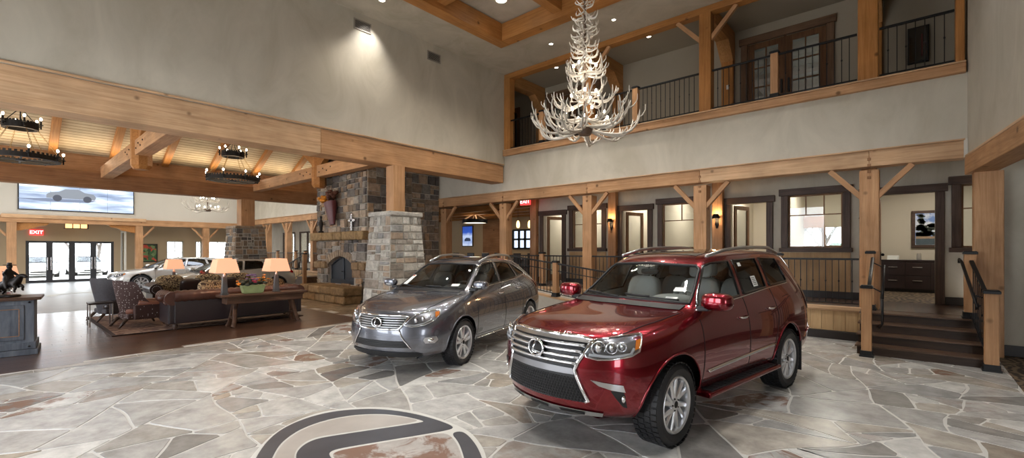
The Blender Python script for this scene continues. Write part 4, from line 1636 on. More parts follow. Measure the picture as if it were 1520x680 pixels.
for i in range(22):
    fl.ball((-.1 + rg.uniform(-.3, .3), -.2 + rg.uniform(-.14, .12), .95 + rg.uniform(-.06, .28)), rg.uniform(.05, .10), 8, sc=(1, 1, .8))
fl.build('dark_leaves', P('dark_rust', (.10, .035, .02), .8), t, smooth=True)
t = thing('mantel_cross', 'silver metal cross standing on the mantel', 'cross', (-14.66, FY - .12, 2.462))
b = MB()
b.box(-.06, .06, -.02, .02, .02, .56).box(-.17, .17, -.02, .02, .33, .43).box(-.1, .1, -.05, .05, 0, .025)
for q in ((0, .58), (-.18, .38), (.18, .38)):
    b.ball((q[0], 0, q[1]), .055, 10, sc=(1, .45, 1))
b.build('cross_body', M['steel'], t, .012)
t = thing('statuette', 'dark slender statuette at the left end of the mantel', 'statuette', (-16.75, FY - .19, 2.464))
MB().lathe([(.10, 0), (.10, .04), (.05, .07), (.06, .2), (.08, .34), (.05, .46), (.025, .5), (.045, .55), (.04, .61), (.0001, .64)], 14).build('figure_body', M['iron_rough'], t, smooth=True)
# fire tools and log holder beside the hearth
t = thing('fire_tools', 'black iron fire tools leaning beside the hearth', 'fire tools', (-13.1, FY - .55, 0.004))
b = MB().lathe([(.15, 0), (.15, .02), (.02, .04)], 16)
b.bar((0, 0, .03), (0, 0, .8), .025, .025)
b.build('stand', M['iron'], t)
for k, (x, y) in enumerate(((-.1, 0), (.1, 0), (0, -.1))):
    c = MB().bar((x, y, .1), (x * .7, y * .7, .78), .014, .014)
    c.box(x - .05, x + .05, y - .008, y + .008, .05, .2)
    c.build('tool', M['iron'], t)
# sheltered dark niche/panel right of the firebox
t = thing('log_holder', 'dark metal log holder between the fireplace and the pale pier', 'log holder', (-12.75, FY + .15, .004))
b = MB()
for sx in (-.2, .2):
    b.box(sx - .015, sx + .015, -.2, .2, 0, 1.3)
b.box(-.2, .2, -.2, .2, .05, .08)
b.box(-.2, .2, .17, .2, .05, 1.3)
b.build('frame', M['iron'], t)
lg = MB()
for i in range(4):
    for j in range(9):
        lg.lathe([(.045, -.18), (.045, .16)], 10, origin=(-.14 + .093 * i, 0, .13 + .092 * j), axis='y')
lo = lg.build('logs', P('logs', (.12, .075, .045), .85, var=.4), t)

# ---- far wall with video wall, colonnade and doors
XF = -33.5
XD = -35.5
zb = 3.30
struct(slab('wall_far', XF - .25, XF, -4, YB, 3.46, 7.2, 'white_wall'))
struct(slab('ceiling', -36, X2 - .3, -4, YB, 6.9, 7.1, 'ceil_plaster'))
fy = [at_x(17, 350, XF).x * 0 + at_x(17, 350, XF).y, at_x(206, 350, XF).y, at_x(305, 350, XF).y]
struct(timber('trim_22', (XF + .02, -4, 3.36), (XF + .02, YB, 3.36), .34, .34, 'timber'), 'timber beam across the far wall')
struct(timber('trim_23', (XF + .2, fy[0] - .35, 3.5), (XF + .2, fy[1] + .3, 3.5), .12, .18, 'timber_pale'), 'raised timber lintel over the entrance')
for y, l in zip(fy, ('timber post left of the entrance doors', 'timber post right of the entrance doors by the red-flecked painting', 'timber post between the far windows')):
    t = thing('timber_post', l, 'post', (XF + .02, y, 0), group='timber posts along the far wall')
    timber('shaft', (0, 0, 0), (0, 0, 3.18), .34, .34, 'timber', up=(0, 1, 0), parent=t)
    for s in (-1, 1):
        if (y == fy[0] and s > 0) or (y == fy[1] and s < 0):
            continue
        timber('brace', (0, s * .15, 2.5), (0, s * .72, 3.18), .1, .1, 'timber', up=(1, 0, 0), parent=t)
# shaped brackets of the entrance arch
for s, y, l in ((1, fy[0], 'curved timber bracket at the left of the entrance arch'), (-1, fy[1], 'curved timber bracket at the right of the entrance arch')):
    pts = [(0, 3.19), (s * 1.15, 3.19), (s * 1.05, 3.06), (s * .85, 3.03), (s * .7, 2.98), (s * .55, 2.88), (s * .3, 2.84), (s * .15, 2.78), (0, 2.78)]
    o = MB().prism([(y + s * .17 + a, b) for a, b in pts], XF - .06, XF + .06, axis='x').build('trim_26', M['timber_orange'], bevel=.01)
    struct(o, l)
# end wall with doors
dy0, dy1 = at_x(38, 390, XD).y, at_x(169, 390, XD).y
dz = at_x(100, 358, XD).z
wy = [(at_x(247, 370, XD).y, at_x(272, 370, XD).y), (at_x(290, 370, XD).y, at_x(299, 370, XD).y), (at_x(308, 370, XD).y, at_x(338, 370, XD).y)]
wz0, wz1 = .75, at_x(260, 358, XD).z
ew = MB()
cur = -4
for a, b in [(dy0, dy1)] + wy:
    ew.box(XD - .2, XD, cur, a, 0, 6.9)
    ew.box(XD - .2, XD, a, b, dz if a == dy0 else wz1, 6.9)
    if a != dy0:
        ew.box(XD - .2, XD, a, b, 0, wz0)
    cur = b
ew.box(XD - .2, XD, cur, YB, 0, 6.9)
struct(ew.build('wall_end', M['tan_wall']))
e = thing('door_8', 'four tall glazed entrance doors in dark frames', 'door')
e['kind'] = 'structure'
for k in range(4):
    a = dy0 + (dy1 - dy0) * k / 4
    b = dy0 + (dy1 - dy0) * (k + 1) / 4
    f = MB()
    s = .13
    f.box(XD - .1, XD - .02, a, a + s, 0.01, dz).box(XD - .1, XD - .02, b - s, b, 0.01, dz).box(XD - .1, XD - .02, a + s, b - s, dz - .12, dz).box(XD - .1, XD - .02, a + s, b - s, 0.01, .16)
    lf = f.build('door_leaf', P('door_dark', (.035, .037, .042), .4), e)
    MB().box(XD - .06, XD - .054, a + s, b - s, .16, dz - .12).build('glass', M['pane'], lf)
    MB().box(XD - .02, XD + .05, (b - .09 if k % 2 == 0 else a + .04), (b - .04 if k % 2 == 0 else a + .09), .7, 1.4).build('door_handle', M['steel'], lf, .01)
for i, (a, b) in enumerate(wy):
    e = thing('window_%d' % (6 + i), ['bright window right of the painting on the end wall', 'narrow bright window behind the far post', 'wide bright window left of the brown stone pier'][i], 'window')
    e['kind'] = 'structure'
    f = MB()
    s = .06
    f.box(XD - .12, XD + .02, a, a + s, wz0, wz1).box(XD - .12, XD + .02, b - s, b, wz0, wz1).box(XD - .12, XD + .02, a, b, wz1 - s, wz1).box(XD - .12, XD + .02, a, b, wz0, wz0 + s)
    f.box(XD - .1, XD, a, b, wz0 + (wz1 - wz0) * .55, wz0 + (wz1 - wz0) * .55 + .035)
    f.box(XD - .1, XD, (a + b) / 2 - .018, (a + b) / 2 + .018, wz0 + (wz1 - wz0) * .55, wz1)
    f.build('window_frame', M['white_wall'], e)
    MB().box(XD - .06, XD - .054, a + s, b - s, wz0 + s, wz1 - s).build('glass', M['pane'], e)
# door side glazing returns at the porch
for y, l in ((fy[1] - .55, 'white framed side light beside the right entrance post'),):
    t = thing('side_light', l, 'side light', (XF - .9, y, 0))
    f = MB()
    for q in (-.55, .55):
        f.box(q - .05, q + .05, -.04, .04, 0, 2.9)
    f.box(-.55, .55, -.04, .04, 2.8, 2.9).box(-.55, .55, -.04, .04, 0, .2)
    f.build('frame', M['white_wall'], t)
    MB().box(-.5, .5, -.004, .004, .2, 2.8).build('glass', M['pane'], t)
# exit sign over the doors
def exit_sign(p, rz, l, s=1.0):
    t = thing('exit_sign', l, 'exit sign', p, rz)
    MB().box(-.21 * s, .21 * s, -.03, .03, -.12 * s, .12 * s).build('casing', P('exit_box', (.45, .04, .04), .4, emit=(1, .05, .05), estr=1.6), t, .01)
    c = bpy.data.curves.new('lettering', 'FONT')
    c.body = 'EXIT'
    c.size = .2 * s
    c.extrude = .004
    c.align_x = 'CENTER'
    c.align_y = 'CENTER'
    tmp = bpy.data.objects.new('tmp', c)
    C.objects.link(tmp)
    me = eval_mesh(tmp, 'lettering')
    bpy.data.objects.remove(tmp)
    me.materials.clear()
    me.materials.append(emit('exit_letters', (1, .85, .8), 3))
    o = mesh_obj('lettering', me)
    o.parent = t
    o.location = (0, -.034, 0)
    o.rotation_euler = (PI / 2, 0, 0)
    return t


p = at_x(54, 345, XD + .06)
exit_sign(p, PI / 2, 'red exit sign above the left entrance door', 1.25)
p = at_y(780, 299, 12.6)
exit_sign(p, 0, 'red glowing exit sign under the ceiling left of the colonnade post', 1.1)
# video wall
p0, p1 = at_x(28, 312, XF + .1), at_x(198, 316, XF + .1)
vz0 = (p0.z + p1.z) / 2 + .02
vw, vh = (p1.y - p0.y), 1.75
t = thing('video_wall', 'wide video wall of eight screens showing a silver car on a road', 'screen', (XF + .0, p0.y, vz0))
m, nt, bs = new_mat('screen_picture')
tc = nt.nodes.new('ShaderNodeTexCoord')
mp = nt.nodes.new('ShaderNodeMapping')
mp.inputs['Scale'].default_value = (1, .22, 1.5)
mp.inputs['Rotation'].default_value = (math.radians(-16), 0, 0)
nz = nt.nodes.new('ShaderNodeTexNoise')
nz.inputs['Scale'].default_value = 2.6
nz.inputs['Detail'].default_value = 6
r = ramp(nt, [(.32, (.20, .27, .42)), (.5, (.48, .58, .75)), (.64, (.92, .95, 1.0))])
nt.links.new(tc.outputs['Object'], mp.inputs['Vector'])
nt.links.new(mp.outputs[0], nz.inputs['Vector'])
nt.links.new(nz.outputs['Fac'], r.inputs['Fac'])
nt.links.new(r.outputs['Color'], bs.inputs['Emission Color'])
bs.inputs['Emission Strength'].default_value = 1.35
bs.inputs['Base Color'].default_value = (.02, .02, .02, 1)
M['screen_picture'] = m
for i in range(4):
    for j in range(2):
        a, b = vw * i / 4, vw * (i + 1) / 4
        c0, c1 = vh * j / 2, vh * (j + 1) / 2
        MB().box(.0, .10, a + .006, b - .006, c0 + .006, c1 - .006).build('screen_panel', m, t)
MB().box(-.0, .06, -.04, vw + .04, -.04, vh + .04).build('casing', M['black'], t)
# car shown on the screen
cpx = vw * .43
pic = MB()
body = [(-.95, .0), (-.95, .18), (-.8, .3), (-.5, .34), (-.25, .5), (.25, .52), (.5, .36), (.85, .30), (.95, .15), (.9, 0)]
pic.prism([(cpx + a, .62 + b) for a, b in body], .101, .106, axis='x')
po = pic.build('pictured_car', emit('pic_grey', (.20, .23, .28), .9), t)
pw = MB()
for a in (-.55, .6):
    pw.lathe([(.0001, .103), (.17, .103), (.17, .109), (.0001, .109)], 16, axis='x', origin=(0, cpx + a, .63))
pw.build('pictured_wheels', emit('pic_dark', (.06, .07, .10), .8), t)
psd = MB().prism([(cpx - 2.0, .52), (cpx - .9, .60), (cpx + 1.0, .60), (cpx + .6, .46), (cpx - .9, .42)], .1005, .1035, axis='x')
psd.build('pictured_shade', emit('pic_shade', (.16, .20, .30), .9), t)
# painting on the end wall
p0, p1 = at_x(211, 362, XD + .05), at_x(234, 389, XD + .05)
t = thing('painting', 'dark painting of red flowers on green on the far end wall', 'painting', (XD + .0, p0.y, p1.z))
w, hh = p1.y - p0.y, p0.z - p1.z
MB().box(0, .06, 0, w, 0, hh).build('frame', M['black'], t, .01)
m, nt, bs = new_mat('flower_picture')
tc = nt.nodes.new('ShaderNodeTexCoord')
vo_ = nt.nodes.new('ShaderNodeTexVoronoi')
vo_.inputs['Scale'].default_value = 7
r = ramp(nt, [(.0, (.02, .04, .015)), (.35, (.06, .16, .05)), (.55, (.20, .30, .12)), (.75, (.03, .05, .02)), (.86, (.6, .08, .04))])
sep = nt.nodes.new('ShaderNodeSeparateColor')
nt.links.new(tc.outputs['Object'], vo_.inputs['Vector'])
nt.links.new(vo_.outputs['Color'], sep.inputs[0])
nt.links.new(sep.outputs[0], r.inputs['Fac'])
nt.links.new(r.outputs['Color'], bs.inputs['Base Color'])
MB().box(.06, .066, .06, w - .06, .06, hh - .06).build('canvas', m, t)
# lantern at the entrance
p = at_x(113, 336, XF - .8)
t = thing('ceiling_lantern', 'small iron and amber lantern above the entrance doors', 'lantern', p)
MB().box(-.22, .22, -.48, .48, .12, .16).build('top_frame', M['iron'], t)
MB().box(-.22, .22, -.48, .48, -.14, -.11).build('bottom_frame', M['iron'], t)
MB().box(-.17, .17, -.42, .42, -.10, .11).build('amber_glass', emit('amber', (1, .55, .2), 2.2), t)
b = MB()
for y in (-.46, -.15, .15, .46):
    b.box(.18, .2, y - .02, y + .02, -.12, .13)
b.tube([(0, 0, .15), (0, 0, 6.9 - p.z)], .02, 6)
b.build('bars', M['iron'], t)
M['end'] = M['tan_wall']

# ---- outside
struct(slab('ground_outside', -140, XD - .2, -60, 70, -.3, -.05, 'asphalt' if 'asphalt' in M else 'mortar'), 'pale parking ground outside the entrance doors')
struct(slab('ground_outside', -60, 60, YO + .16, 80, -.4, -.1, 'mortar'), 'pale ground outside the office window')


def bare_tree(x, y, h, label, seed):
    rng = random.Random(seed)
    t = thing('bare_tree', label, 'tree', (x, y, -.05), group='leafless trees outside')
    mb = MB()

    def grow_branch(p, d, l, r_, depth):
        e = p + d * l
        mid = p.lerp(e, .5) + V((rng.uniform(-.06, .06), rng.uniform(-.06, .06), 0)) * l
        mb.tube([p, mid, e], [r_, r_ * .85, r_ * .65], 5)
        if depth == 0:
            return
        for k in range(3):
            nd = (d + V((rng.uniform(-.8, .8), rng.uniform(-.8, .8), rng.uniform(-.1, .6)))).normalized()
            grow_branch(p.lerp(e, rng.uniform(.6, 1)), nd, l * rng.uniform(.55, .78), r_ * .6, depth - 1)
    grow_branch(V((0, 0, 0)), V((0, 0, 1)), h * .38, h * .022, 4)
    mb.build('trunk_and_branches', M['bark'], t)


M['bark'] = P('bark', (.12, .10, .085), .8)
for i, (x, y, h, l) in enumerate(((-50, 1.0, 6.5, 'leafless tree seen through the leftmost door pane'), (-55, 4.4, 7.5, 'leafless tree seen through the second door pane'), (-49, 5.6, 6, 'leafless tree seen through the third door pane'), (-52, 8.3, 7, 'leafless tree seen through the rightmost door pane'))):
    bare_tree(x, y, h, l, 50 + i)
for i, (px, y, h, l) in enumerate(((1188, 27, 6, 'leafless tree outside the office window, left one'), (1225, 31, 7, 'leafless tree outside the office window, right one'))):
    q = at_y(px, 360, y)
    bare_tree(q.x, y, h, l, 70 + i)

q = at_y(1205, 360, 25)
hm = MB()  # added hedge, tones down the bright view through the window
rgh = random.Random(8)
for i in range(260):
    hm.ball((rgh.uniform(-7, 7), rgh.uniform(-.5, .5), rgh.uniform(.2, 1.9)), rgh.uniform(.2, .38), 6)
ho = hm.build('hedge', P('hedge_green', (.05, .085, .045), .8, bump=.8, bscale=14, var=.5, vscale=9), origin=(0, 0, 0))
ho.location = (q.x, 25, -.1)
tag(ho, 'added evergreen hedge that darkens the view out of the office window', 'hedge')
ho['kind'] = 'stuff'
# ================================================================== CARS
def paint(name, col, metal=.35, rough=.32, flake=.0):
    m, nt, b = new_mat(name)
    b.inputs['Base Color'].default_value = (*col, 1)
    b.inputs['Metallic'].default_value = metal
    b.inputs['Roughness'].default_value = rough
    b.inputs['Coat Weight'].default_value = 1.0
    b.inputs['Coat Roughness'].default_value = 0.02
    b.inputs['Coat IOR'].default_value = 1.55
    return m


M['red_paint'] = paint('red_paint', (.23, .004, .014), .85, .25)
M['grey_paint'] = paint('grey_paint', (.155, .162, .19), .75, .27)
M['silver_paint'] = paint('silver_paint', (.60, .60, .58), .5, .3)
M['white_paint'] = paint('white_paint', (.66, .65, .61), .35, .3)
M['bright_red_paint'] = paint('bright_red_paint', (.42, .012, .015), .3, .3)
M['car_glass'] = glass('car_glass', (.86, .90, .88), .07)
M['car_glass_dark'] = glass('car_glass_dark', (.07, .07, .07), .09)
M['lamp_glass'] = glass('lamp_glass', (.97, .98, 1), .10)
M['under'] = P('under', (.012, .012, .013), .7)
M['leather_grey'] = P('leather_grey', (.46, .465, .455), .5, var=.06)
M['leather_black'] = P('leather_black', (.03, .031, .034), .5)
M['dash_grey'] = P('dash_grey', (.40, .405, .40), .6)
M['dash_dark'] = P('dash_dark', (.04, .042, .045), .6)
M['amber_lens'] = P('amber_lens', (.85, .22, .02), .2, emit=(1, .3, .02), estr=.15)
M['red_lens'] = P('red_lens', (.35, .01, .012), .12, coat=1)
M['alloy'] = P('alloy', (.74, .75, .78), .28, metal=.75)
M['alloy_grey'] = P('alloy_grey', (.45, .46, .48), .25, metal=.9)
M['disc'] = P('disc', (.25, .25, .26), .35, metal=.9)
M['lamp_inner'] = P('lamp_inner', (.30, .30, .32), .25, metal=.8)
M['sticker'] = P('sticker', (.80, .81, .78), .6)
M['ink'] = P('ink', (.05, .05, .05), .6)

COWL_K = 10


def car_cage(st, cf, cr):
    """st: list of rings (11 half points (b,y,z)); cf/cr: centre columns k1..k9"""
    vs, fs = [], []
    idx = {}

    def vid(p):
        key = tuple(round(c, 5) for c in p)
        if key not in idx:
            idx[key] = len(vs)
            vs.append((-p[0], p[1], p[2]))
        return idx[key]
    N = len(st)
    for s in (1, -1):
        g = [[vid((b, y * s, z)) for (b, y, z) in ring] for ring in st]
        for i in range(N - 1):
            for k in range(10):
                q = (g[i][k], g[i + 1][k], g[i + 1][k + 1], g[i][k + 1])
                fs.append(q if s > 0 else q[::-1])
        for ring, cc, flip in ((st[0], cf, False), (st[-1], cr, True)):
            L = [vid((b, y * s, z)) for (b, y, z) in ring]
            cen = [ring[0]] + [(b, 0, z) for (b, z) in cc] + [ring[10]]
            Cn = [vid(p) for p in cen]
            mid = []
            for k in range(11):
                if k in (0, 10):
                    mid.append(Cn[k])
                    continue
                a, c = V(ring[k]), V(cen[k])
                t = .52
                p = a.lerp(c, t)
                # bulge the middle column towards the centre depth
                p.x = a.x + (c.x - a.x) * .80
                mid.append(vid((p.x, p.y * s, p.z)))
            for A, B in ((L, mid), (mid, Cn)):
                for k in range(10):
                    q = []
                    for w in (A[k], A[k + 1], B[k + 1], B[k]):
                        if w not in q:
                            q.append(w)
                    if len(q) > 2:
                        q = tuple(q)
                        fs.append(q if (s > 0) != flip else q[::-1])
    return vs, fs


class Car:
    def __init__(s, name, label, cat, st, cf, cr, pose, paint_m, R, Wt, wb, track, arch_r, side_win, ws, rear, levels=3, creases=(), sz=1.0, sb=1.0):
        s.sz, s.sb = sz, sb
        st = [[(b * sb, y, z * sz) for b, y, z in ring] for ring in st]
        cf = [(b * sb, z * sz) for b, z in cf]
        cr = [(b * sb, z * sz) for b, z in cr]
        vs, fs = car_cage(st, cf, cr)
        me = bpy.data.meshes.new('cage')
        me.from_pydata(vs, [], fs)
        bm = bmesh.new()
        bm.from_mesh(me)
        bmesh.ops.recalc_face_normals(bm, faces=bm.faces)
        cl = bm.edges.layers.float.new('crease_edge')
        for e in bm.edges:
            for (test, val) in creases:
                if test(e.verts[0].co, e.verts[1].co):
                    e[cl] = max(e[cl], val)
        bm.to_mesh(me)
        bm.free()
        o = bpy.data.objects.new('cage', me)
        C.objects.link(o)
        sm = o.modifiers.new('s', 'SUBSURF')
        sm.levels = sm.render_levels = levels
        full = eval_mesh(o, 'full')
        full.materials.clear()
        s.bvh = BVHTree.FromPolygons([v.co.copy() for v in full.vertices], [tuple(p.vertices) for p in full.polygons])
        bpy.data.objects.remove(o)
        # cut wheel arches and window openings
        o = bpy.data.objects.new('cut', full)
        C.objects.link(o)
        for q in (paint_m, M['under'], M['black']):
            full.materials.append(q)
        tmp = []

        def cutter(mb, mi):
            mb.m = [mi] * len(mb.f)
            c = mb.build('cutter', [M['black']] * 3)
            tmp.append(c)
            md = o.modifiers.new('b', 'BOOLEAN')
            md.operation = 'DIFFERENCE'
            md.solver = 'EXACT'
            md.object = c
        for sd in (1, -1):
            for b in (0, wb):
                c = MB().lathe([(arch_r, .50 * sd), (arch_r, 1.4 * sd)], 40, axis='y')
                c.v = [(x - b, y, z + R + .005) for x, y, z in c.v]
                cutter(c, 1)
        for poly in side_win:
            cutter(MB().prism([(-b, z) for b, z in poly], -2, 2, axis='y'), 2)
        if ws:
            cutter(MB().prism(ws[0], 3.0, -ws[1], axis='x'), 2)
        if rear:
            cutter(MB().prism(rear[0], -rear[1], -8.0, axis='x'), 2)
        cut = eval_mesh(o, 'cutm')
        bpy.data.objects.remove(o)
        for c in tmp:
            bpy.data.objects.remove(c)
        bm = bmesh.new()
        bm.from_mesh(cut)
        bmesh.ops.delete(bm, geom=[f for f in bm.faces if f.material_index == 2], context='FACES')
        bm.to_mesh(cut)
        inner = bm.copy()
        bm.free()
        s.root = thing(name, label, cat, pose[0], pose[1])
        cut.name = 'body'
        s.body = mesh_obj('body', cut, s.root, smooth=38)
        cut.materials.clear()
        for q in (paint_m, M['under']):
            cut.materials.append(q)
        # cabin lining: the upper shell again, moved inwards
        bmesh.ops.delete(inner, geom=[f for f in inner.faces if f.calc_center_median().z < .62 * sz + .1 or f.material_index == 1 or f.calc_center_median().x > -.38 * sb], context='FACES')
        for v in inner.verts:
            v.co -= v.normal * .022
        bmesh.ops.reverse_faces(inner, faces=inner.faces)
        s.lin = bpy.data.meshes.new('cabin_lining')
        inner.to_mesh(s.lin)
        inner.free()
        s.R, s.Wt, s.wb, s.track = R, Wt, wb, track
        s.paint = paint_m

    def lining(s, mat):
        s.lin.materials.clear()
        s.lin.materials.append(mat)
        for p in s.lin.polygons:
            p.material_index = 0
        mesh_obj('cabin_lining', s.lin, s.root, smooth=50)

    # --- projection on the body
    def hit(s, mode, u, v):
        if mode == 'L':
            r = s.bvh.ray_cast(V((-u, 2.5, v)), V((0, -1, 0)))
        elif mode == 'R':
            r = s.bvh.ray_cast(V((-u, -2.5, v)), V((0, 1, 0)))
        elif mode == 'F':
            r = s.bvh.ray_cast(V((4, u, v)), V((-1, 0, 0)))
        elif mode == 'B':
            r = s.bvh.ray_cast(V((-9, u, v)), V((1, 0, 0)))
        elif mode == 'T':
            r = s.bvh.ray_cast(V((-u, v, 4)), V((0, 0, -1)))
        elif mode in ('FL', 'FR'):
            # diagonal view of the front corner: u runs across, v up
            k = 1 if mode == 'FL' else -1
            d = V((-1, -k, 0)).normalized()
            sd = V((1, -k, 0)).normalized()
            base = V((3, 3 * k, 0))
            # u = signed distance along sd from the line through the origin corner point
            org = V((.0, .0, v)) - d * 5 + sd * u
            r = s.bvh.ray_cast(org, d)
        if r[0] is None:
            return None, None
        n = r[1]
        return r[0], n

    def P(s, mode, u, v, off=0.0):
        h, n = s.hit(mode, u, v)
        k = 0
        while h is None and k < 12:
            k += 1
            v -= .01 if mode != 'T' else 0
            u *= .985
            h, n = s.hit(mode, u, v)
        if h is None:
            return V((0, 0, 0))
        if n.dot(h - V((-1.4, 0, .7))) < 0:
            n = -n
        return h + n * off

    def panel(s, name, mode, outline, off, mat, step=.06, parent=None, smooth=True, build=True, mb=None, mi=0):
        # dense outline
        out = []
        n = len(outline)
        for i in range(n):
            a, b = V(outline[i]), V(outline[(i + 1) % n])
            k = max(1, int((b - a).length / step))
            for t in range(k):
                out.append(a.lerp(b, t / k))
        us = [p.x for p in out]
        vs_ = [p.y for p in out]
        inner = []

        def inside(x, y):
            c = False
            for i in range(len(out)):
                a, b = out[i - 1], out[i]
                if (a.y > y) != (b.y > y) and x < (b.x - a.x) * (y - a.y) / (b.y - a.y) + a.x:
                    c = not c
            return c
        x = min(us) + step * .5
        while x < max(us):
            y = min(vs_) + step * .5
            while y < max(vs_):
                if inside(x, y) and min((V((x, y)) - q).length for q in out) > step * .35:
                    inner.append(V((x, y)))
                y += step
            x += step
        pts = out + inner
        ed = [(i, (i + 1) % len(out)) for i in range(len(out))]
        r = geometry.delaunay_2d_cdt(pts, ed, [], 1, 1e-5)
        P3 = [s.P(mode, p.x, p.y, off) for p in r[0]]
        fs = []
        for f in r[2]:
            a, b, c = [P3[i] for i in f]
            nrm = (b - a).cross(c - a)
            ref = {'L': V((0, 1, 0)), 'R': V((0, -1, 0)), 'F': V((1, 0, 0)), 'B': V((-1, 0, 0)), 'T': V((0, 0, 1)), 'FL': V((1, 1, 0)), 'FR': V((1, -1, 0))}[mode]
            fs.append(tuple(f) if nrm.dot(ref) > 0 else tuple(f)[::-1])
        m_ = mb or MB()
        m_.add(P3, fs, mi)
        if not build:
            return m_
        return m_.build(name, mat, parent or s.root, smooth=smooth, recalc=False)

    def line(s, mode, pts, off, step=.05, closed=False):
        out = []
        n = len(pts)
        for i in range(n if closed else n - 1):
            a, b = V(pts[i]), V(pts[(i + 1) % n])
            k = max(1, int((b - a).length / step))
            for t in range(k):
                q = a.lerp(b, t / k)
                out.append(s.P(mode, q.x, q.y, off))
        if not closed:
            out.append(s.P(mode, pts[-1][0], pts[-1][1], off))
        return out

    def strip(s, mb, mode, pts, r, off=0.0, closed=False, flat=None, m=0, n=6):
        mb.tube(s.line(mode, pts, off, closed=closed), r, n, closed=closed, m=m, flat=flat)
        return mb

    def wheel(s, b, side, steer, style, rim_r, mat):
        R, W = s.R, s.Wt
        t = bpy.data.objects.new('wheel', None)
        C.objects.link(t)
        t.parent = s.root
        t.location = (-b, side * s.track / 2, R)
        t.rotation_euler = (0, 0, steer)
        k = side
        h = W / 2
        prof = [(rim_r + .005, -h + .02), (rim_r + .02, -h + .004), (R - .055, -h - .004), (R - .016, -h + .022), (R, -h + .05), (R, h - .05), (R - .016, h - .022), (R - .055, h + .004), (rim_r + .02, h - .004), (rim_r + .005, h - .02), (rim_r - .01, h - .04), (rim_r - .01, -h + .04)]
        mb = MB().lathe([(r, y * k) for r, y in prof], 48, axis='y', closed=True)
        # tread blocks
        for q in range(44):
            a = 2 * PI * q / 44
            for yy, sh in ((-.36, 0), (-.12, .5), (.12, 0), (.36, .5)):
                a2 = a + sh * 2 * PI / 44
                mt = Matrix.Rotation(-a2, 4, 'Y') @ Matrix.Translation((R + .002, yy * W, 0))
                mb.mbox(mt, .012, W * .19, 2 * PI * R / 44 * .72)
        mb.build('tire', M['rubber'], t, smooth=40)
        rb = MB()
        rb.lathe([(rim_r - .012, -h * k * .9), (rim_r + .006, -h * k + .02 * k), (rim_r + .006, h * k - .02 * k), (rim_r - .004, h * k - .008 * k), (rim_r - .022, h * k - .016 * k), (rim_r - .03, h * .55 * k), (rim_r - .05, -h * .8 * k)], 48, axis='y')
        yo = h * k - .025 * k
        rb.lathe([(.0001, yo - .05 * k), (.075, yo - .05 * k), (.07, yo - .012 * k), (.045, yo - .002 * k), (.0001, yo)], 24, axis='y')

        def spoke(a, r0, r1, w0, w1, da=0):
            p0 = V((math.cos(a) * r0, yo - .018 * k, math.sin(a) * r0))
            p1 = V((math.cos(a + da) * r1, yo - .022 * k, math.sin(a + da) * r1))
            d = (p1 - p0).normalized()
            sd = V((-d.z, 0, d.x))
            vs = []
            for p, w in ((p0, w0), (p0.lerp(p1, .55), (w0 * .8 + w1) / 2), (p1, w1)):
                y_o = V((0, .010 * k, 0))
                vs += [p - sd * w / 2 - V((0, .05 * k, 0)), p - sd * w / 2 - y_o * .2, p - sd * w * .28 + y_o, p + sd * w * .28 + y_o, p + sd * w / 2 - y_o * .2, p + sd * w / 2 - V((0, .05 * k, 0))]
            fs = []
            for i in range(2):
                for q in range(6):
                    q2 = (q + 1) % 6
                    fs.append((i * 6 + q, i * 6 + q2, i * 6 + 6 + q2, i * 6 + 6 + q))
            fs += [tuple(range(6)), tuple(range(17, 11, -1))]
            rb.add(vs, fs)
        if style == 'six':
            for q in range(6):
                a = q * PI / 3 + .2
                spoke(a, .05, rim_r - .012, .055, .050, .06)
                spoke(a + .05, .05, rim_r - .012, .05, .050, .47)
        elif style == 'five':
            for q in range(5):
                a = q * 2 * PI / 5 + .3
                spoke(a - .14, .05, rim_r - .012, .058, .052, -.08)
                spoke(a + .14, .05, rim_r - .012, .058, .052, .08)
        else:
            for q in range(9):
                a = q * 2 * PI / 9 + .1
                spoke(a, .05, rim_r - .015, .05, .05, .06)
        rb.build('rim', mat, t, smooth=35)
        dk = MB().lathe([(.0001, (h * .1) * k), (rim_r * .72, h * .1 * k), (rim_r * .72, h * .0), (.0001, h * .0)], 32, axis='y')
        dk.lathe([(.0001, -h * .3 * k), (rim_r - .045, -h * .3 * k), (rim_r - .045, -h * .34 * k), (.0001, -h * .34 * k)], 32, axis='y', m=1)
        dk.build('brake_disc', [M['disc'], M['under']], t, smooth=40)
        cp = MB().lathe([(.0001, yo + .003 * k), (.03, yo + .003 * k), (.034, yo - .004 * k)], 20, axis='y')
        for q in range(5):
            a = q * 2 * PI / 5
            cp.ball((math.cos(a) * .055, yo - .006 * k, math.sin(a) * .055), .009, 6)
        cp.build('hub_cap', M['under'], t, smooth=40)
        return t

    def emblem(s, b, z, r, parent=None, tilt=0.0, y=0.0):
        """oval ring with a slanted L, as on the grille"""
        e = bpy.data.objects.new('emblem', None)
        mb = MB()
        pts = [(0, math.cos(2 * PI * i / 40) * r * 1.18, math.sin(2 * PI * i / 40) * r * .92) for i in range(40)]
        mb.tube(pts, r * .13, 8, closed=True, flat=(.8, 1))
        # the L: slanted upright and a bent foot (car's left is +y, so mirror for the viewer)
        Lp = [(-.14, .74), (-.40, -.10), (-.52, -.46), (-.36, -.56), (.66, -.56)]
        Lq = [(q[0], q[1]) for q in Lp]
        mb.tube([(0, u * r * 1.0, w * r) for u, w in Lq], [r * .07, r * .13, r * .14, r * .13, r * .09], 8, flat=(.8, 1))
        o = mb.build('emblem', M['chrome'], parent or s.root, smooth=True)
        bk = MB().lathe([(.0001, -.004), (r * 1.05, -.004), (r * 1.05, -.012), (.0001, -.012)], 32, axis='x')
        bo = bk.build('emblem_backing', M['blackgloss'], o)
        o.location = (-b, y, z)
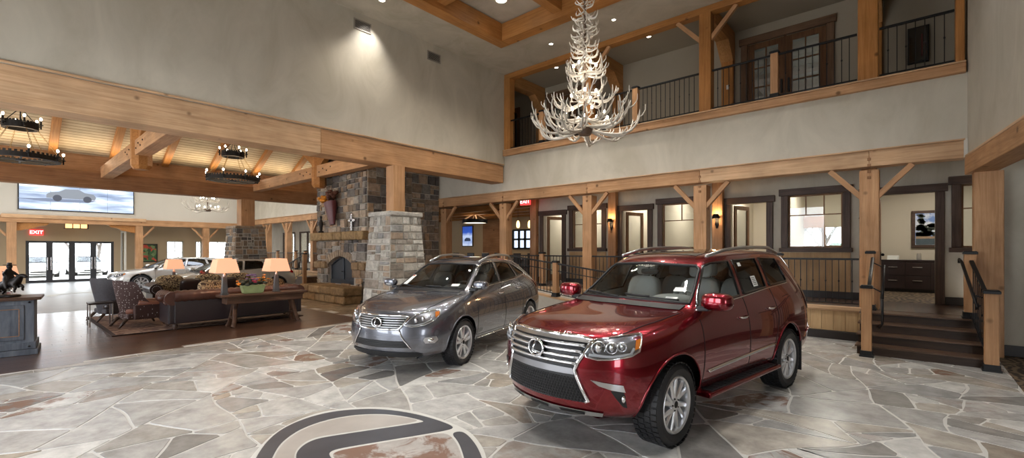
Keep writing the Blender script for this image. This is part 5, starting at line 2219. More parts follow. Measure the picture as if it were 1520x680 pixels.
        o.rotation_euler = (0, tilt, 0)
        return o


def seat(mb, b, y, z, w=.50, hh=.62, rec=.18, head=True):
    """one seat: cushion, reclined back, headrest (car coordinates)"""
    def xf(p):
        return (-(b + p[0]), y + p[1], z + p[2])
    mb.ball(xf((0.0, 0, .0)), 1, 16, sc=(.27, w / 2, .10), e=.45)
    pts = []
    q = MB()
    q.ball((0, 0, 0), 1, 16, sc=(.085, w / 2, hh / 2), e=.45)
    ca, sa = math.cos(rec), math.sin(rec)
    vs = [(x * ca + zz * sa, yy * (1 - .14 * max(0, zz / (hh / 2))), zz * ca - x * sa) for x, yy, zz in q.v]
    mb.add([xf((.30 + v[0], v[1], .06 + hh / 2 + v[2])) for v in vs], q.f)
    if head:
        q = MB()
        q.ball((0, 0, 0), 1, 14, sc=(.055, .14, .095), e=.5)
        hx = .30 + math.sin(rec) * (hh / 2 + .13)
        mb.add([xf((hx + v[0] + v[2] * sa, v[1], .06 + hh + .10 + v[2])) for v in q.v], q.f)
        for k in (-.06, .06):
            mb.tube([xf((hx - .01, k, .06 + hh - .06)), xf((hx, k, .06 + hh + .06))], .008, 6)


def cabin(car, mat_seat, mat_dash, zs, fb, rb, cowl, wy=.38, sz=1.0):
    for y in (.38, -.38):
        m = MB()
        seat(m, fb, y, zs)
        m.build('front_seat', mat_seat, car.root, smooth=True)
    m = MB()
    for y in (-.45, 0, .45):
        seat(m, rb, y, zs + .02, w=.46, hh=.56, head=True)
    m.build('rear_seat', mat_seat, car.root, smooth=True)
    d = MB()
    # dashboard with an instrument hood
    prof = [(cowl[0] - .18, cowl[1] - .05), (cowl[0] + .1, cowl[1] - .01), (cowl[0] + .36, cowl[1] - .03), (cowl[0] + .44, cowl[1] - .10), (cowl[0] + .42, cowl[1] - .30), (cowl[0] - .18, cowl[1] - .45)]
    d.prism([(-b, z) for b, z in prof], -.68, .68, axis='y')
    d.ball((-(cowl[0] + .30), wy, cowl[1] + .0), 1, 18, sc=(.20, .24, .075), e=.8)
    d.build('dashboard', mat_dash, car.root, bevel=.02, smooth=50)
    w = MB()
    c = V((-(cowl[0] + .60), wy, cowl[1] - .06))
    ax = V((-.93, 0, .36)).normalized()
    sd = V((0, 1, 0))
    up = ax.cross(sd)
    w.tube([c + (sd * math.cos(2 * PI * i / 32) + up * math.sin(2 * PI * i / 32)) * .18 for i in range(32)], .016, 8, closed=True)
    for a in (0, PI, PI * 1.5):
        w.bar(c - ax * .02, c + (sd * math.cos(a) + up * math.sin(a)) * .18, .04, .02)
    w.ball(c - ax * .01, .06, 10, sc=(.6, 1, .8))
    w.build('steering_wheel', mat_dash, car.root, smooth=40)


def mirror_pair(car, b, y, z, paint_m, sc=1.0):
    for s in (1, -1):
        m = MB()
        m.ball((-b, s * (y + .13), z), 1, 20, sc=(.085 * sc, .135 * sc, .080 * sc), e=.62)
        h = m.build('side_mirror', paint_m, car.root, smooth=True)
        st_ = MB().bar((-b + .02, s * (y - .07), z - .085), (-b + .01, s * (y + .06), z - .075), .09, .05)
        st_.build('mirror_arm', M['black'], h, .01)
        g = MB().ball((-b - .078, s * (y + .135), z), 1, 14, sc=(.012, .11 * sc, .062 * sc), e=.6)
        g.build('mirror_glass', M['chrome'], h, smooth=True)
        tn = MB().tube([(-b + .078, s * (y + .06), z - .035), (-b + .07, s * (y + .16), z - .03), (-b + .03, s * (y + .245), z - .025)], .012, 8, flat=(1, .9))
        tn.build('mirror_lamp', M['satin'], h, smooth=True)


def handle(car, b, z, s, mat):
    m = MB()
    c0 = car.P('L' if s > 0 else 'R', b - .09, z, .0)
    c1 = car.P('L' if s > 0 else 'R', b + .09, z, .0)
    o = V((0, s * .035, 0))
    m.tube([c0, c0 + o * .9 + V((-.02, 0, 0)), (c0 + c1) / 2 + o * 1.1, c1 + o * .9 + V((.02, 0, 0)), c1], .014, 8, flat=(1.2, .7))
    m.build('door_handle', mat, car.root, smooth=True)


def roof_rail(car, pts, mat, r=.022):
    for s in (1, -1):
        m = MB()
        P3 = [V((-b, s * y, z)) for b, y, z in pts]
        sm = smooth2(P3[1:-1], 2, closed=False)
        m.tube([P3[0]] + [V(p) for p in sm] + [P3[-1]], r, 10, flat=(1, .8), upv=(0, 0, 1))
        m.build('roof_rail', mat, car.root, smooth=True)


def wipers(car, pairs):
    m = MB()
    for (a, b) in pairs:
        l = car.line('F', [a, b], .022, step=.06)
        m.tube(l, .009, 6)
        l2 = car.line('F', [((a[0] + b[0]) / 2 + .0, (a[1] + b[1]) / 2), a], .034, step=.06)
        m.tube(l2, .011, 6)
    m.build('wiper', M['black'], car.root, smooth=True)


def mirx(pts):
    return [(-u, v) for u, v in pts]


def full_width(half):
    """half outline listed from top centre down to bottom centre with y>=0 -> closed outline"""
    return half + [(-y, z) for y, z in reversed(half) if abs(y) > 1e-6]


# ------------------------------------------------------------------ red SUV
def ringpts(*a):
    return list(a)


gx = [
    [(-.80, 0, .34), (-.72, .55, .33), (-.70, .66, .37), (-.71, .735, .53), (-.71, .755, .71), (-.70, .755, .88), (-.63, .735, 1.00), (-.64, .61, 1.045), (-.70, .42, 1.06), (-.735, .22, 1.068), (-.745, 0, 1.07)],
    [(-.46, 0, .32), (-.46, .72, .31), (-.46, .86, .35), (-.44, .91, .52), (-.43, .925, .73), (-.41, .905, .92), (-.38, .855, 1.05), (-.40, .70, 1.105), (-.45, .48, 1.12), (-.5, .24, 1.125), (-.5, 0, 1.125)],
    [(0, 0, .30), (0, .75, .32), (0, .89, .36), (0, .95, .53), (0, .965, .77), (0, .945, .97), (0, .885, 1.105), (0, .74, 1.155), (0, .50, 1.165), (0, .25, 1.168), (0, 0, 1.168)],
    [(.36, 0, .30), (.36, .75, .32), (.36, .87, .36), (.36, .925, .55), (.36, .94, .78), (.36, .915, 1.0), (.36, .855, 1.145), (.36, .75, 1.195), (.32, .52, 1.205), (.28, .26, 1.21), (.26, 0, 1.21)],
    [(.54, 0, .30), (.54, .75, .33), (.54, .86, .37), (.54, .915, .55), (.54, .93, .78), (.54, .905, 1.03), (.54, .845, 1.175), (.56, .755, 1.215), (.47, .55, 1.225), (.41, .28, 1.23), (.39, 0, 1.235)],
    [(.84, 0, .30), (.84, .75, .33), (.84, .86, .37), (.84, .91, .55), (.84, .93, .78), (.84, .905, 1.05), (.84, .84, 1.20), (.88, .705, 1.45), (.80, .55, 1.48), (.74, .28, 1.495), (.72, 0, 1.50)],
    [(1.16, 0, .30), (1.16, .75, .33), (1.16, .86, .37), (1.16, .91, .55), (1.16, .93, .78), (1.16, .905, 1.07), (1.16, .838, 1.225), (1.17, .650, 1.68), (1.13, .56, 1.735), (1.07, .29, 1.755), (1.05, 0, 1.76)],
    [(1.8, 0, .30), (1.8, .75, .33), (1.8, .86, .37), (1.8, .91, .55), (1.8, .93, .78), (1.8, .905, 1.09), (1.8, .838, 1.26), (1.8, .655, 1.745), (1.8, .56, 1.805), (1.8, .29, 1.825), (1.8, 0, 1.83)],
    [(2.6, 0, .30), (2.6, .75, .33), (2.6, .88, .37), (2.6, .935, .55), (2.6, .95, .78), (2.6, .915, 1.11), (2.6, .838, 1.31), (2.6, .655, 1.76), (2.6, .56, 1.82), (2.6, .29, 1.838), (2.6, 0, 1.843)],
    [(3.25, 0, .32), (3.25, .74, .34), (3.25, .87, .38), (3.25, .925, .56), (3.25, .935, .80), (3.25, .905, 1.12), (3.25, .832, 1.34), (3.22, .645, 1.745), (3.24, .55, 1.80), (3.26, .28, 1.815), (3.27, 0, 1.82)],
    [(3.66, 0, .36), (3.66, .74, .38), (3.66, .85, .42), (3.66, .90, .58), (3.67, .905, .82), (3.65, .88, 1.10), (3.61, .80, 1.32), (3.52, .62, 1.69), (3.56, .53, 1.75), (3.60, .27, 1.765), (3.62, 0, 1.77)],
    [(3.78, 0, .38), (3.78, .70, .39), (3.82, .77, .44), (3.84, .80, .58), (3.83, .81, .80), (3.80, .79, 1.05), (3.75, .735, 1.26), (3.63, .58, 1.62), (3.63, .49, 1.69), (3.65, .25, 1.71), (3.66, 0, 1.72)]]
gcf = [(-.82, .335), (-.90, .38), (-.93, .53), (-.925, .72), (-.91, .88), (-.865, .985), (-.845, 1.02), (-.815, 1.045), (-.78, 1.06)]
gcr = [(3.82, .39), (3.89, .45), (3.91, .58), (3.88, .80), (3.85, 1.05), (3.805, 1.26), (3.67, 1.61), (3.66, 1.67), (3.66, 1.70)]
g_side = [[(.62, 1.225), (1.02, 1.57), (1.10, 1.635), (1.24, 1.67), (1.62, 1.69), (1.55, 1.295)],
          [(1.65, 1.305), (1.71, 1.695), (2.36, 1.715), (2.32, 1.36), (2.28, 1.345)],
          [(2.43, 1.365), (2.47, 1.715), (3.02, 1.705), (3.06, 1.42), (3.03, 1.395)]]
g_ws = ([(-.715, 1.26), (-.4, 1.275), (0, 1.28), (.4, 1.275), (.715, 1.26), (.60, 1.60), (.55, 1.64), (0, 1.665), (-.55, 1.64), (-.60, 1.60)], 1.35)
g_rear = ([(-.62, 1.30), (.62, 1.30), (.54, 1.62), (-.54, 1.62)], 3.3)
GH = -1.719
car = Car('suv', 'dark red SUV with tall chrome grille in the right foreground', 'car', gx, gcf, gcr, ((-2.541, 4.309, 0), GH), M['red_paint'],
            .385, .265, 2.79, 1.60, .465, g_side, g_ws, g_rear)
car.lining(M['leather_grey'])
red = car
r = car.root
# glass
car.panel('windshield', 'F', g_ws[0], -.004, M['car_glass'])
for mode in 'LR':
    for i, poly in enumerate(g_side):
        car.panel('side_window', mode, poly, -.004, M['car_glass'] if i == 0 else M['car_glass_dark'])
car.panel('rear_window', 'B', g_rear[0], -.004, M['car_glass_dark'])
# window surrounds
for mode in 'LR':
    m = MB()
    for poly in g_side:
        car.strip(m, mode, poly, .016, .0, closed=True, flat=(.6, 1))
    m.build('window_surround', M['blackgloss'], r, smooth=True)
    m = MB()
    car.strip(m, mode, [(.56, 1.20), (1.0, 1.235), (1.6, 1.275), (2.3, 1.33), (3.05, 1.375)], .009, .004)
    m.build('belt_trim', M['chrome'], r, smooth=True)
m = MB()
car.strip(m, 'F', g_ws[0], .016, .0, closed=True)
m.build('windshield_seal', M['black'], r, smooth=True)
m = MB()
cw = [(-.70, 1.245), (-.35, 1.255), (0, 1.26), (.35, 1.255), (.70, 1.245), (.70, 1.205), (.35, 1.215), (0, 1.22), (-.35, 1.215), (-.70, 1.205)]
car.panel('cowl_panel', 'F', cw, .006, M['black'])
wipers(car, [((.02, 1.30), (.62, 1.275)), ((-.60, 1.29), (-.05, 1.275))])
# door shut lines
for mode in 'LR':
    m = MB()
    for pts in ([(.50, .50), (.52, .80), (.53, 1.12)], [(1.60, .46), (1.60, .80), (1.60, 1.27)], [(2.40, 1.34), (2.46, 1.0), (2.40, .85), (2.34, .72), (2.31, .60), (2.29, .47)], [(.50, .50), (2.29, .47)]):
        car.strip(m, mode, pts, .005, .0, n=4)
    m.build('door_shut_lines', M['black'], r)
    m = MB()
    car.strip(m, mode, [(.60, .60), (1.6, .63), (2.28, .655)], .017, .008, flat=(.7, 1.3))
    m.build('side_moulding', M['chrome'], r, smooth=True)
    m = MB()
    car.strip(m, mode, [(-.02, 1.12), (-.35, 1.06)], .004, 0, n=4)
    # wheel arch lips
    for b0 in (0, 2.79):
        arc = [(b0 + .476 * math.cos(a), .39 + .476 * math.sin(a)) for a in [PI * (q / 18) * 1.16 - .25 for q in range(19)]]
        car.strip(m, mode, arc, .013, .002, flat=(.7, 1))
    m.build('arch_lips', M['red_paint'], r, smooth=True)
    s = 1 if mode == 'L' else -1
    for b, z in ((1.45, 1.06), (2.24, 1.10)):
        handle(car, b, z, s, M['chrome'])
    # running board
    rb = MB()
    rb.prism([(s * .74, .36), (s * .80, .35), (s * .985, .35), (s * 1.0, .375), (s * .985, .40), (s * .80, .405), (s * .74, .40)], -.50, -2.32, axis='x')
    o = rb.build('running_board', M['red_paint'], r, .012)
    tr = MB().box(-.58, -2.24, s * .80, s * .965, .402, .410)
    for q in range(16):
        x = -.62 - q * .102
        tr.box(x, x - .05, s * .81, s * .955, .41, .415)
    tr.build('step_tread', M['rubber'], o)
mirror_pair(car, .64, .86, 1.30, M['red_paint'], 1.12)
roof_rail(car, [(1.22, .575, 1.745), (1.42, .59, 1.80), (2.0, .60, 1.85), (2.7, .60, 1.86), (3.15, .59, 1.845), (3.36, .565, 1.775)], M['satin'], .021)
car.panel('sunroof', 'T', [(1.30, -.42), (2.0, -.44), (2.0, .44), (1.30, .42)], .004, M['blackgloss'])
# lamps
hl = [(.505, .86), (.53, .83), (.70, .85), (.80, .875), (.832, .92), (.828, .99), (.80, 1.028), (.70, 1.022), (.60, 1.005), (.53, .985), (.50, .94)]


def corner_poly(poly):
    return poly


for s, md in ((1, 'FL'), (-1, 'FR')):
    # outline in the diagonal view of the corner: across (towards the grille negative), up
    dg = [(.02, .875), (.12, .862), (.24, .872), (.40, .90), (.475, .935), (.52, 1.06), (.50, 1.068), (.36, 1.055), (.22, 1.035), (.12, 1.02), (.05, .99), (.015, .93)]
    # u measured along (1,-k): nose side is positive -> flip
    q = [(.085 + .0 - u + .14, v) for u, v in dg]
    hb = car.panel('headlight', md, q, .004, M['lamp_inner'])
    hb['label'] = 'clear multi-lens headlight'
    m = MB()
    car.strip(m, md, q, .010, .008, closed=True)
    m.build('lamp_rim', M['chrome'], hb, smooth=True)
    m = MB()
    for (u, v, rr) in ((.13, .955, .052), (.24, .962, .040), (.325, .972, .030)):
        c = car.P(md, .225 - u, v, .012)
        m.ball(c, rr, 16, sc=(.6, .6, 1))
        m.tube([c + V((.035 * math.cos(PI / 4), s * .035 * math.sin(PI / 4), 0)) * .3 + (V((-1, s, 0)).normalized() * math.cos(2 * PI * i / 24) + V((0, 0, 1)) * math.sin(2 * PI * i / 24)) * (rr + .008) for i in range(24)], .007, 6, closed=True)
    m.build('projector_lens', M['chrome'], hb, smooth=True)
    m = MB()
    car.strip(m, md, [(.225 - .05, .895), (.225 - .24, .89), (.225 - .40, .915), (.225 - .43, .96)], .013, .012)
    m.build('light_guide', P('guide', (.75, .77, .8), .2), hb, smooth=True)
    am = [(.225 - .435, .945), (.225 - .475, .96), (.225 - .50, 1.03), (.225 - .455, 1.02)]
    car.panel('turn_reflector', md, am, .014, M['amber_lens'], parent=hb)
    car.panel('lamp_cover', md, q, .026, M['lamp_glass'], parent=hb)
    # fog lamp recess
    fg = [(.0, .60), (-.10, .62), (-.125, .56), (-.145, .45), (-.11, .46), (-.05, .53)]
    fo = car.panel('fog_lamp', md, fg, .004, M['black'])
    fg2 = [(.17, .685), (.06, .672), (-.105, .655), (-.125, .595), (.0, .612), (.10, .64)]
    car.panel('fog_trim', md, fg2, .010, M['satin'], parent=fo)
    c = car.P(md, -.108, .535, .01)
    MB().ball(c, .032, 12, sc=(.6, .6, 1)).build('fog_lens', M['chrome'], fo, smooth=True)
# spindle grille
half = [(0, 1.035), (.40, 1.03), (.525, 1.01), (.50, .94), (.435, .82), (.415, .76), (.435, .70), (.525, .495), (.49, .475), (0, .465)]
outl = full_width(half)
gb = car.panel('grille', 'F', outl, .004, M['black'])
gb['label'] = 'tall hourglass grille in a chrome frame'
m = MB()
fr_ = [(.50, .485), (.525, .495), (.435, .70), (.415, .76), (.435, .82), (.50, .94), (.525, 1.01), (.40, 1.03), (0, 1.035)]
fr_ = fr_ + [(-y, z) for y, z in fr_[-2::-1]]
l = car.line('F', fr_, .012)
m.tube(l, .020, 8, flat=(.8, 1))
m.build('grille_frame', M['chrome'], gb, smooth=True)
m = MB()
top = [(-.47, 1.018), (0, 1.03), (.47, 1.018)]
car.panel('grille_header', 'F', full_width([(0, 1.045), (.40, 1.04), (.50, 1.02), (.505, .985), (.40, .99), (0, .995)]), .016, M['satin'], parent=gb)
for k, z in enumerate((.96, .91, .86, .81)):
    hwid = .445 + (z - .735) * .22 - .02
    m = MB()
    car.strip(m, 'F', [(-hwid, z), (0, z), (hwid, z)], .017, .020, flat=(1, 1))
    m.build('grille_bar', M['satin'], gb, smooth=True)
M['dark_satin'] = P('dark_satin', (.30, .30, .315), .3, metal=.9)
hb_ = full_width([(0, .77), (.395, .767), (.412, .74), (.42, .715), (0, .71)])
car.panel('bumper_bar', 'F', hb_, .020, M['dark_satin'], parent=gb)
# honeycomb mesh, lower opening
m = MB()
import itertools
hx = .030
z = .492
row = 0
while z < .69:
    wmax = .49 - (z - .492) * .44
    y = -wmax + (hx * .87 if row % 2 else 0)
    while y < wmax:
        c = [(y + hx * .52 * math.cos(PI / 2 + q * PI / 3), z + hx * .52 * math.sin(PI / 2 + q * PI / 3)) for q in range(6)]
        P3 = [car.P('F', a, b_, .010) for a, b_ in c]
        m.tube(P3, .0045, 4, closed=True)
        y += hx * .98
    z += hx * .84
    row += 1
m.build('grille_mesh', P('mesh_black', (.03, .03, .032), .35), gb)
pp = car.P('F', 0, .90, 0)
car.emblem(-pp.x - .045, .90, .082, gb, tilt=-.07)
# silver skid plate under the bumper
car.panel('skid_plate', 'F', full_width([(0, .405), (.45, .402), (.62, .395), (.60, .36), (0, .345)]), .014, M['satin'])
m = MB()
for y in (-.36, 0.0, .36):
    mm = car.panel('x', 'F', [(y - .12, .388), (y + .12, .388), (y + .11, .366), (y - .11, .366)], .019, None, build=False, mb=m)
m.build('lower_slots', M['black'], r)
# hood shut line and crease
m = MB()
for s in (1, -1):
    m = MB()
    car.strip(m, 'T', [(-.70, s * .60), (-.45, s * .69), (0, s * .735), (.34, s * .745)], .006, 0, n=4)
    m.build('hood_shut_line', M['under'], r)
# rear lamps
for mode in 'LR':
    car.panel('tail_lamp', mode, [(3.50, 1.34), (3.60, 1.31), (3.76, 1.10), (3.78, .98), (3.66, .96), (3.57, 1.08)], .012, M['red_lens'])
# bumper reflector strip
for mode in 'LR':
    m = MB()
    car.strip(m, mode, [(3.45, .68), (3.80, .73)], .012, .006)
    m.build('rear_bumper_line', M['red_paint'], r, smooth=True)
# mud flap
for s in (1, -1):
    MB().box(-3.245, -3.225, s * .70, s * .93, .16, .62).build('mud_flap', M['rubber'], r, .005)
cabin(car, M['leather_grey'], M['dash_grey'], .80, 1.12, 2.05, (.56, 1.245))
for b, st_ in ((0, .06), (2.79, 0)):
    for s in (1, -1):
        car.wheel(b, s, st_, 'six', .262, M['alloy'])
MB().box(-.35, -3.3, -.70, .70, .34, .52).build('floor_pan', M['under'], r)
# window stickers
so = car.panel('price_sticker', 'L', [(1.98, 1.37), (2.11, 1.375), (2.115, 1.50), (1.985, 1.495)], .004, M['sticker'])
m = MB()
for k in range(5):
    car.panel('x', 'L', [(2.0, 1.39 + k * .02), (2.09, 1.392 + k * .02), (2.09, 1.40 + k * .02), (2.0, 1.398 + k * .02)], .006, None, build=False, mb=m)
m.build('print_lines', M['ink'], so)
car.panel('small_sticker', 'L', [(1.80, 1.62), (1.88, 1.622), (1.88, 1.665), (1.80, 1.663)], .004, M['sticker'])
car.panel('windshield_label', 'F', [(.47, 1.285), (.585, 1.285), (.585, 1.315), (.47, 1.315)], .004, M['sticker'])
car.panel('windshield_tag', 'F', [(.50, 1.37), (.60, 1.37), (.60, 1.41), (.50, 1.41)], .004, M['sticker'])
m = MB().ball((-.98, 0, 1.56), 1, 14, sc=(.03, .12, .035), e=.6)
m.tube([(-.95, 0, 1.56), (-.98, 0, 1.67)], .01, 6)
m.build('rear_view_mirror', M['dash_dark'], r, smooth=True)

# ------------------------------------------------------------------ grey crossover
rx = [
    [(-.86, 0, .24), (-.79, .55, .23), (-.76, .67, .27), (-.755, .75, .42), (-.74, .775, .60), (-.68, .775, .76), (-.57, .76, .88), (-.62, .61, .925), (-.73, .42, .925), (-.78, .22, .915), (-.79, 0, .912)],
    [(-.45, 0, .22), (-.45, .72, .22), (-.45, .87, .26), (-.44, .92, .45), (-.43, .93, .66), (-.40, .905, .85), (-.36, .84, .97), (-.40, .68, 1.01), (-.46, .46, 1.012), (-.5, .23, 1.012), (-.5, 0, 1.012)],
    [(-.02, 0, .22), (-.02, .75, .24), (-.02, .89, .28), (-.02, .95, .46), (-.02, .96, .68), (-.02, .93, .90), (-.02, .855, 1.035), (-.02, .72, 1.075), (-.04, .48, 1.082), (-.05, .24, 1.085), (-.06, 0, 1.085)],
    [(.20, 0, .22), (.20, .75, .25), (.20, .87, .29), (.20, .935, .47), (.20, .945, .69), (.20, .91, .93), (.20, .84, 1.075), (.20, .735, 1.09), (.15, .50, 1.098), (.11, .25, 1.102), (.09, 0, 1.104)],
    [(.36, 0, .22), (.36, .75, .25), (.36, .86, .29), (.36, .92, .47), (.36, .937, .70), (.36, .905, .95), (.36, .825, 1.105), (.38, .735, 1.11), (.27, .54, 1.115), (.21, .28, 1.12), (.19, 0, 1.122)],
    [(.72, 0, .22), (.72, .75, .25), (.72, .86, .29), (.72, .91, .47), (.72, .935, .70), (.72, .90, .97), (.72, .815, 1.135), (.76, .675, 1.345), (.67, .53, 1.375), (.59, .28, 1.39), (.57, 0, 1.395)],
    [(1.16, 0, .22), (1.16, .75, .25), (1.16, .86, .29), (1.16, .91, .47), (1.16, .935, .70), (1.16, .90, .99), (1.16, .81, 1.165), (1.18, .605, 1.56), (1.13, .52, 1.61), (1.06, .28, 1.635), (1.04, 0, 1.64)],
    [(1.75, 0, .22), (1.75, .75, .25), (1.75, .86, .29), (1.75, .91, .47), (1.75, .935, .70), (1.75, .90, 1.0), (1.75, .81, 1.19), (1.75, .605, 1.61), (1.75, .52, 1.665), (1.75, .28, 1.688), (1.75, 0, 1.692)],
    [(2.40, 0, .24), (2.40, .75, .26), (2.40, .88, .30), (2.40, .93, .48), (2.40, .95, .72), (2.40, .905, 1.02), (2.40, .805, 1.215), (2.40, .585, 1.57), (2.40, .50, 1.64), (2.40, .27, 1.665), (2.40, 0, 1.67)],
    [(2.95, 0, .26), (2.95, .74, .28), (2.95, .87, .32), (2.95, .92, .50), (2.95, .93, .74), (2.95, .885, 1.04), (2.95, .785, 1.25), (2.93, .545, 1.50), (2.95, .46, 1.58), (2.95, .25, 1.605), (2.95, 0, 1.61)],
    [(3.38, 0, .30), (3.38, .72, .32), (3.38, .84, .36), (3.38, .885, .54), (3.39, .89, .76), (3.38, .855, 1.0), (3.34, .755, 1.20), (3.22, .53, 1.39), (3.20, .45, 1.47), (3.20, .24, 1.495), (3.20, 0, 1.50)],
    [(3.52, 0, .32), (3.52, .68, .33), (3.55, .745, .38), (3.57, .78, .54), (3.57, .785, .72), (3.54, .755, .94), (3.46, .69, 1.13), (3.34, .53, 1.32), (3.32, .45, 1.38), (3.32, .23, 1.405), (3.32, 0, 1.41)]]
rcf = [(-.90, .24), (-.95, .29), (-.975, .45), (-.965, .62), (-.945, .76), (-.905, .86), (-.885, .89), (-.85, .905), (-.82, .911)]
rcr = [(3.58, .33), (3.64, .40), (3.66, .54), (3.64, .72), (3.61, .94), (3.54, 1.13), (3.42, 1.31), (3.38, 1.37), (3.35, 1.395)]
r_side = [[(.50, 1.16), (1.04, 1.47), (1.17, 1.535), (1.34, 1.565), (1.60, 1.578), (1.50, 1.215)],
          [(1.59, 1.22), (1.69, 1.58), (2.10, 1.572), (2.30, 1.54), (2.36, 1.30), (2.32, 1.265)],
          [(2.45, 1.30), (2.41, 1.515), (2.55, 1.48), (2.84, 1.34), (2.82, 1.315)]]
r_ws = ([(-.69, 1.14), (-.4, 1.16), (0, 1.165), (.4, 1.16), (.69, 1.14), (.565, 1.52), (.51, 1.55), (0, 1.575), (-.51, 1.55), (-.565, 1.52)], 1.25)
r_rear = ([(-.56, 1.18), (.56, 1.18), (.46, 1.40), (-.46, 1.40)], 3.0)
RP = ((-6.211, 4.65, 0), -1.282)


def crossover(name, label, pose, paint_m, detail=True, sz=1.0, sb=1.0, seatm='leather_black'):
    S1 = lambda poly: [(u, v * sz) for u, v in poly]
    SB = lambda poly: [(u * sb, v * sz) for u, v in poly]
    car = Car(name, label, 'car', rx, rcf, rcr, pose, paint_m, .36, .235, 2.74 * sb, 1.64, .415, [SB(p) for p in r_side], (S1(r_ws[0]), r_ws[1] * sb), (S1(r_rear[0]), r_rear[1] * sb), sz=sz, sb=sb, levels=3 if detail else 2)
    r = car.root
    car.lining(M['leather_grey'] if not detail else M['dash_dark'])
    car.panel('windshield', 'F', S1(r_ws[0]), -.004, M['car_glass'])
    for mode in 'LR':
        for i, poly in enumerate(r_side):
            car.panel('side_window', mode, SB(poly), -.004, M['car_glass'] if i == 0 else M['car_glass_dark'])
    car.panel('rear_window', 'B', S1(r_rear[0]), -.004, M['car_glass_dark'])
    for mode in 'LR':
        m = MB()
        for poly in r_side:
            car.strip(m, mode, SB(poly), .014, .0, closed=True, flat=(.6, 1))
        m.build('window_surround', M['blackgloss'], r, smooth=True)
        m = MB()
        # bright line around the whole glass area
        car.strip(m, mode, SB([(.40, 1.125), (1.0, 1.17), (1.6, 1.20), (2.35, 1.245), (2.84, 1.30), (2.88, 1.335), (2.58, 1.495), (2.30, 1.565), (2.0, 1.592), (1.5, 1.592), (1.26, 1.575), (1.02, 1.49)]), .008, .005)
        m.build('window_bright_trim', M['chrome'], r, smooth=True)
        m = MB()
        for pts in ([(.46, .40), (.47, .70), (.47, 1.06)], [(1.54, .36), (1.545, .70), (1.55, 1.19)], [(2.40, 1.25), (2.44, .95), (2.38, .78), (2.32, .66), (2.29, .52), (2.27, .38)], [(.46, .40), (2.27, .38)]):
            car.strip(m, mode, SB(pts), .0045, .0, n=4)
        m.build('door_shut_lines', M['black'], r)
        m = MB()
        for b0 in (0, 2.74 * sb):
            arc = [(b0 + .425 * math.cos(a), .365 + .425 * math.sin(a)) for a in [PI * (q / 18) * 1.16 - .25 for q in range(19)]]
            car.strip(m, mode, arc, .011, .001, flat=(.7, 1))
        m.build('arch_lips', paint_m, r, smooth=True)
        m = MB()
        car.strip(m, mode, SB([(.52, .335), (1.5, .325), (2.25, .345)]), .012, .006)
        m.build('sill_trim', M['chrome'], r, smooth=True)
        s = 1 if mode == 'L' else -1
        for b, z in ((1.40, 1.02), (2.22, 1.06)):
            handle(car, b * sb, z * sz, s, M['chrome'] if detail else paint_m)
    m = MB()
    car.strip(m, 'F', S1(r_ws[0]), .014, .0, closed=True)
    m.build('windshield_seal', M['black'], r, smooth=True)
    car.panel('cowl_panel', 'F', S1([(-.66, 1.13), (-.35, 1.15), (0, 1.155), (.35, 1.15), (.66, 1.13), (.66, 1.11), (.35, 1.12), (0, 1.125), (-.35, 1.12), (-.66, 1.11)]), .006, M['black'])
    wipers(car, [(S1([(.02, 1.18)])[0], S1([(.58, 1.165)])[0]), (S1([(-.58, 1.18)])[0], S1([(-.05, 1.165)])[0])])
    mirror_pair(car, .50 * sb, .82, 1.225 * sz, paint_m, .92)
    # headlights
    for s, md in ((1, 'FL'), (-1, 'FR')):
        q = S1([(.31, .715), (.20, .695), (.04, .72), (-.12, .78), (-.21, .855), (-.225, .915), (-.16, .92), (.0, .895), (.13, .86), (.225, .80)])
        hb = car.panel('headlight', md, q, .004, M['lamp_inner'])
        m = MB()
        car.strip(m, md, q, .010, .006, closed=True)
        m.build('lamp_rim', M['chrome'], hb, smooth=True)
        m = MB()
        for (u, v, rr) in ((.14, .785, .044), (.04, .805, .042), (-.055, .835, .034)):
            c = car.P(md, u, v * sz, .010)
            m.ball(c, rr, 14, sc=(.6, .6, 1))
        m.build('projector_lens', M['chrome'], hb, smooth=True)
        m = MB()
        car.strip(m, md, S1([(.27, .725), (.17, .715), (.04, .74), (-.10, .795)]), .011, .010)
        m.build('light_guide', M['satin'], hb, smooth=True)
        car.panel('turn_reflector', md, S1([(-.14, .82), (-.195, .85), (-.21, .90), (-.145, .89)]), .012, M['amber_lens'], parent=hb)
        car.panel('lamp_cover', md, q, .024, M['lamp_glass'], parent=hb)
        c = car.P(md, -.06, .50 * sz, .0)
        fo = MB().ball(c, 1, 16, sc=(.05, .05, .042)).build('fog_lamp', M['chrome'], r, smooth=True)
        fr = car.panel('fog_bezel', md, S1([(.03, .54), (-.14, .555), (-.17, .50), (-.12, .455), (.02, .455), (.05, .50)]), .006, M['satin'])
    # grille
    half = [(0, .845), (.36, .845), (.46, .83), (.43, .765), (.37, .68), (.34, .655), (0, .65)]
    o_ = S1(full_width(half))
    gb = car.panel('grille', 'F', o_, .004, M['black'])
    m = MB()
    m.tube(car.line('F', o_, .010, closed=True), .016, 8, closed=True)
    m.build('grille_frame', M['chrome'], gb, smooth=True)
    for k in range(5):
        z = .684 + k * .032
        hwid = .355 + (z - .665) * .5
        m = MB()
        car.strip(m, 'F', S1([(-hwid, z), (0, z), (hwid, z)]), .009, .016)
        m.build('grille_bar', M['satin'], gb, smooth=True)
    pp = car.P('F', 0, .75 * sz, 0)
    car.emblem(-pp.x - .042, .75 * sz, .075, gb, tilt=-.06)
    # lower intake with flaring bright edges
    lo_ = S1(full_width([(0, .49), (.42, .49), (.50, .395), (0, .385)]))
    lb = car.panel('lower_intake', 'F', lo_, .005, M['black'])
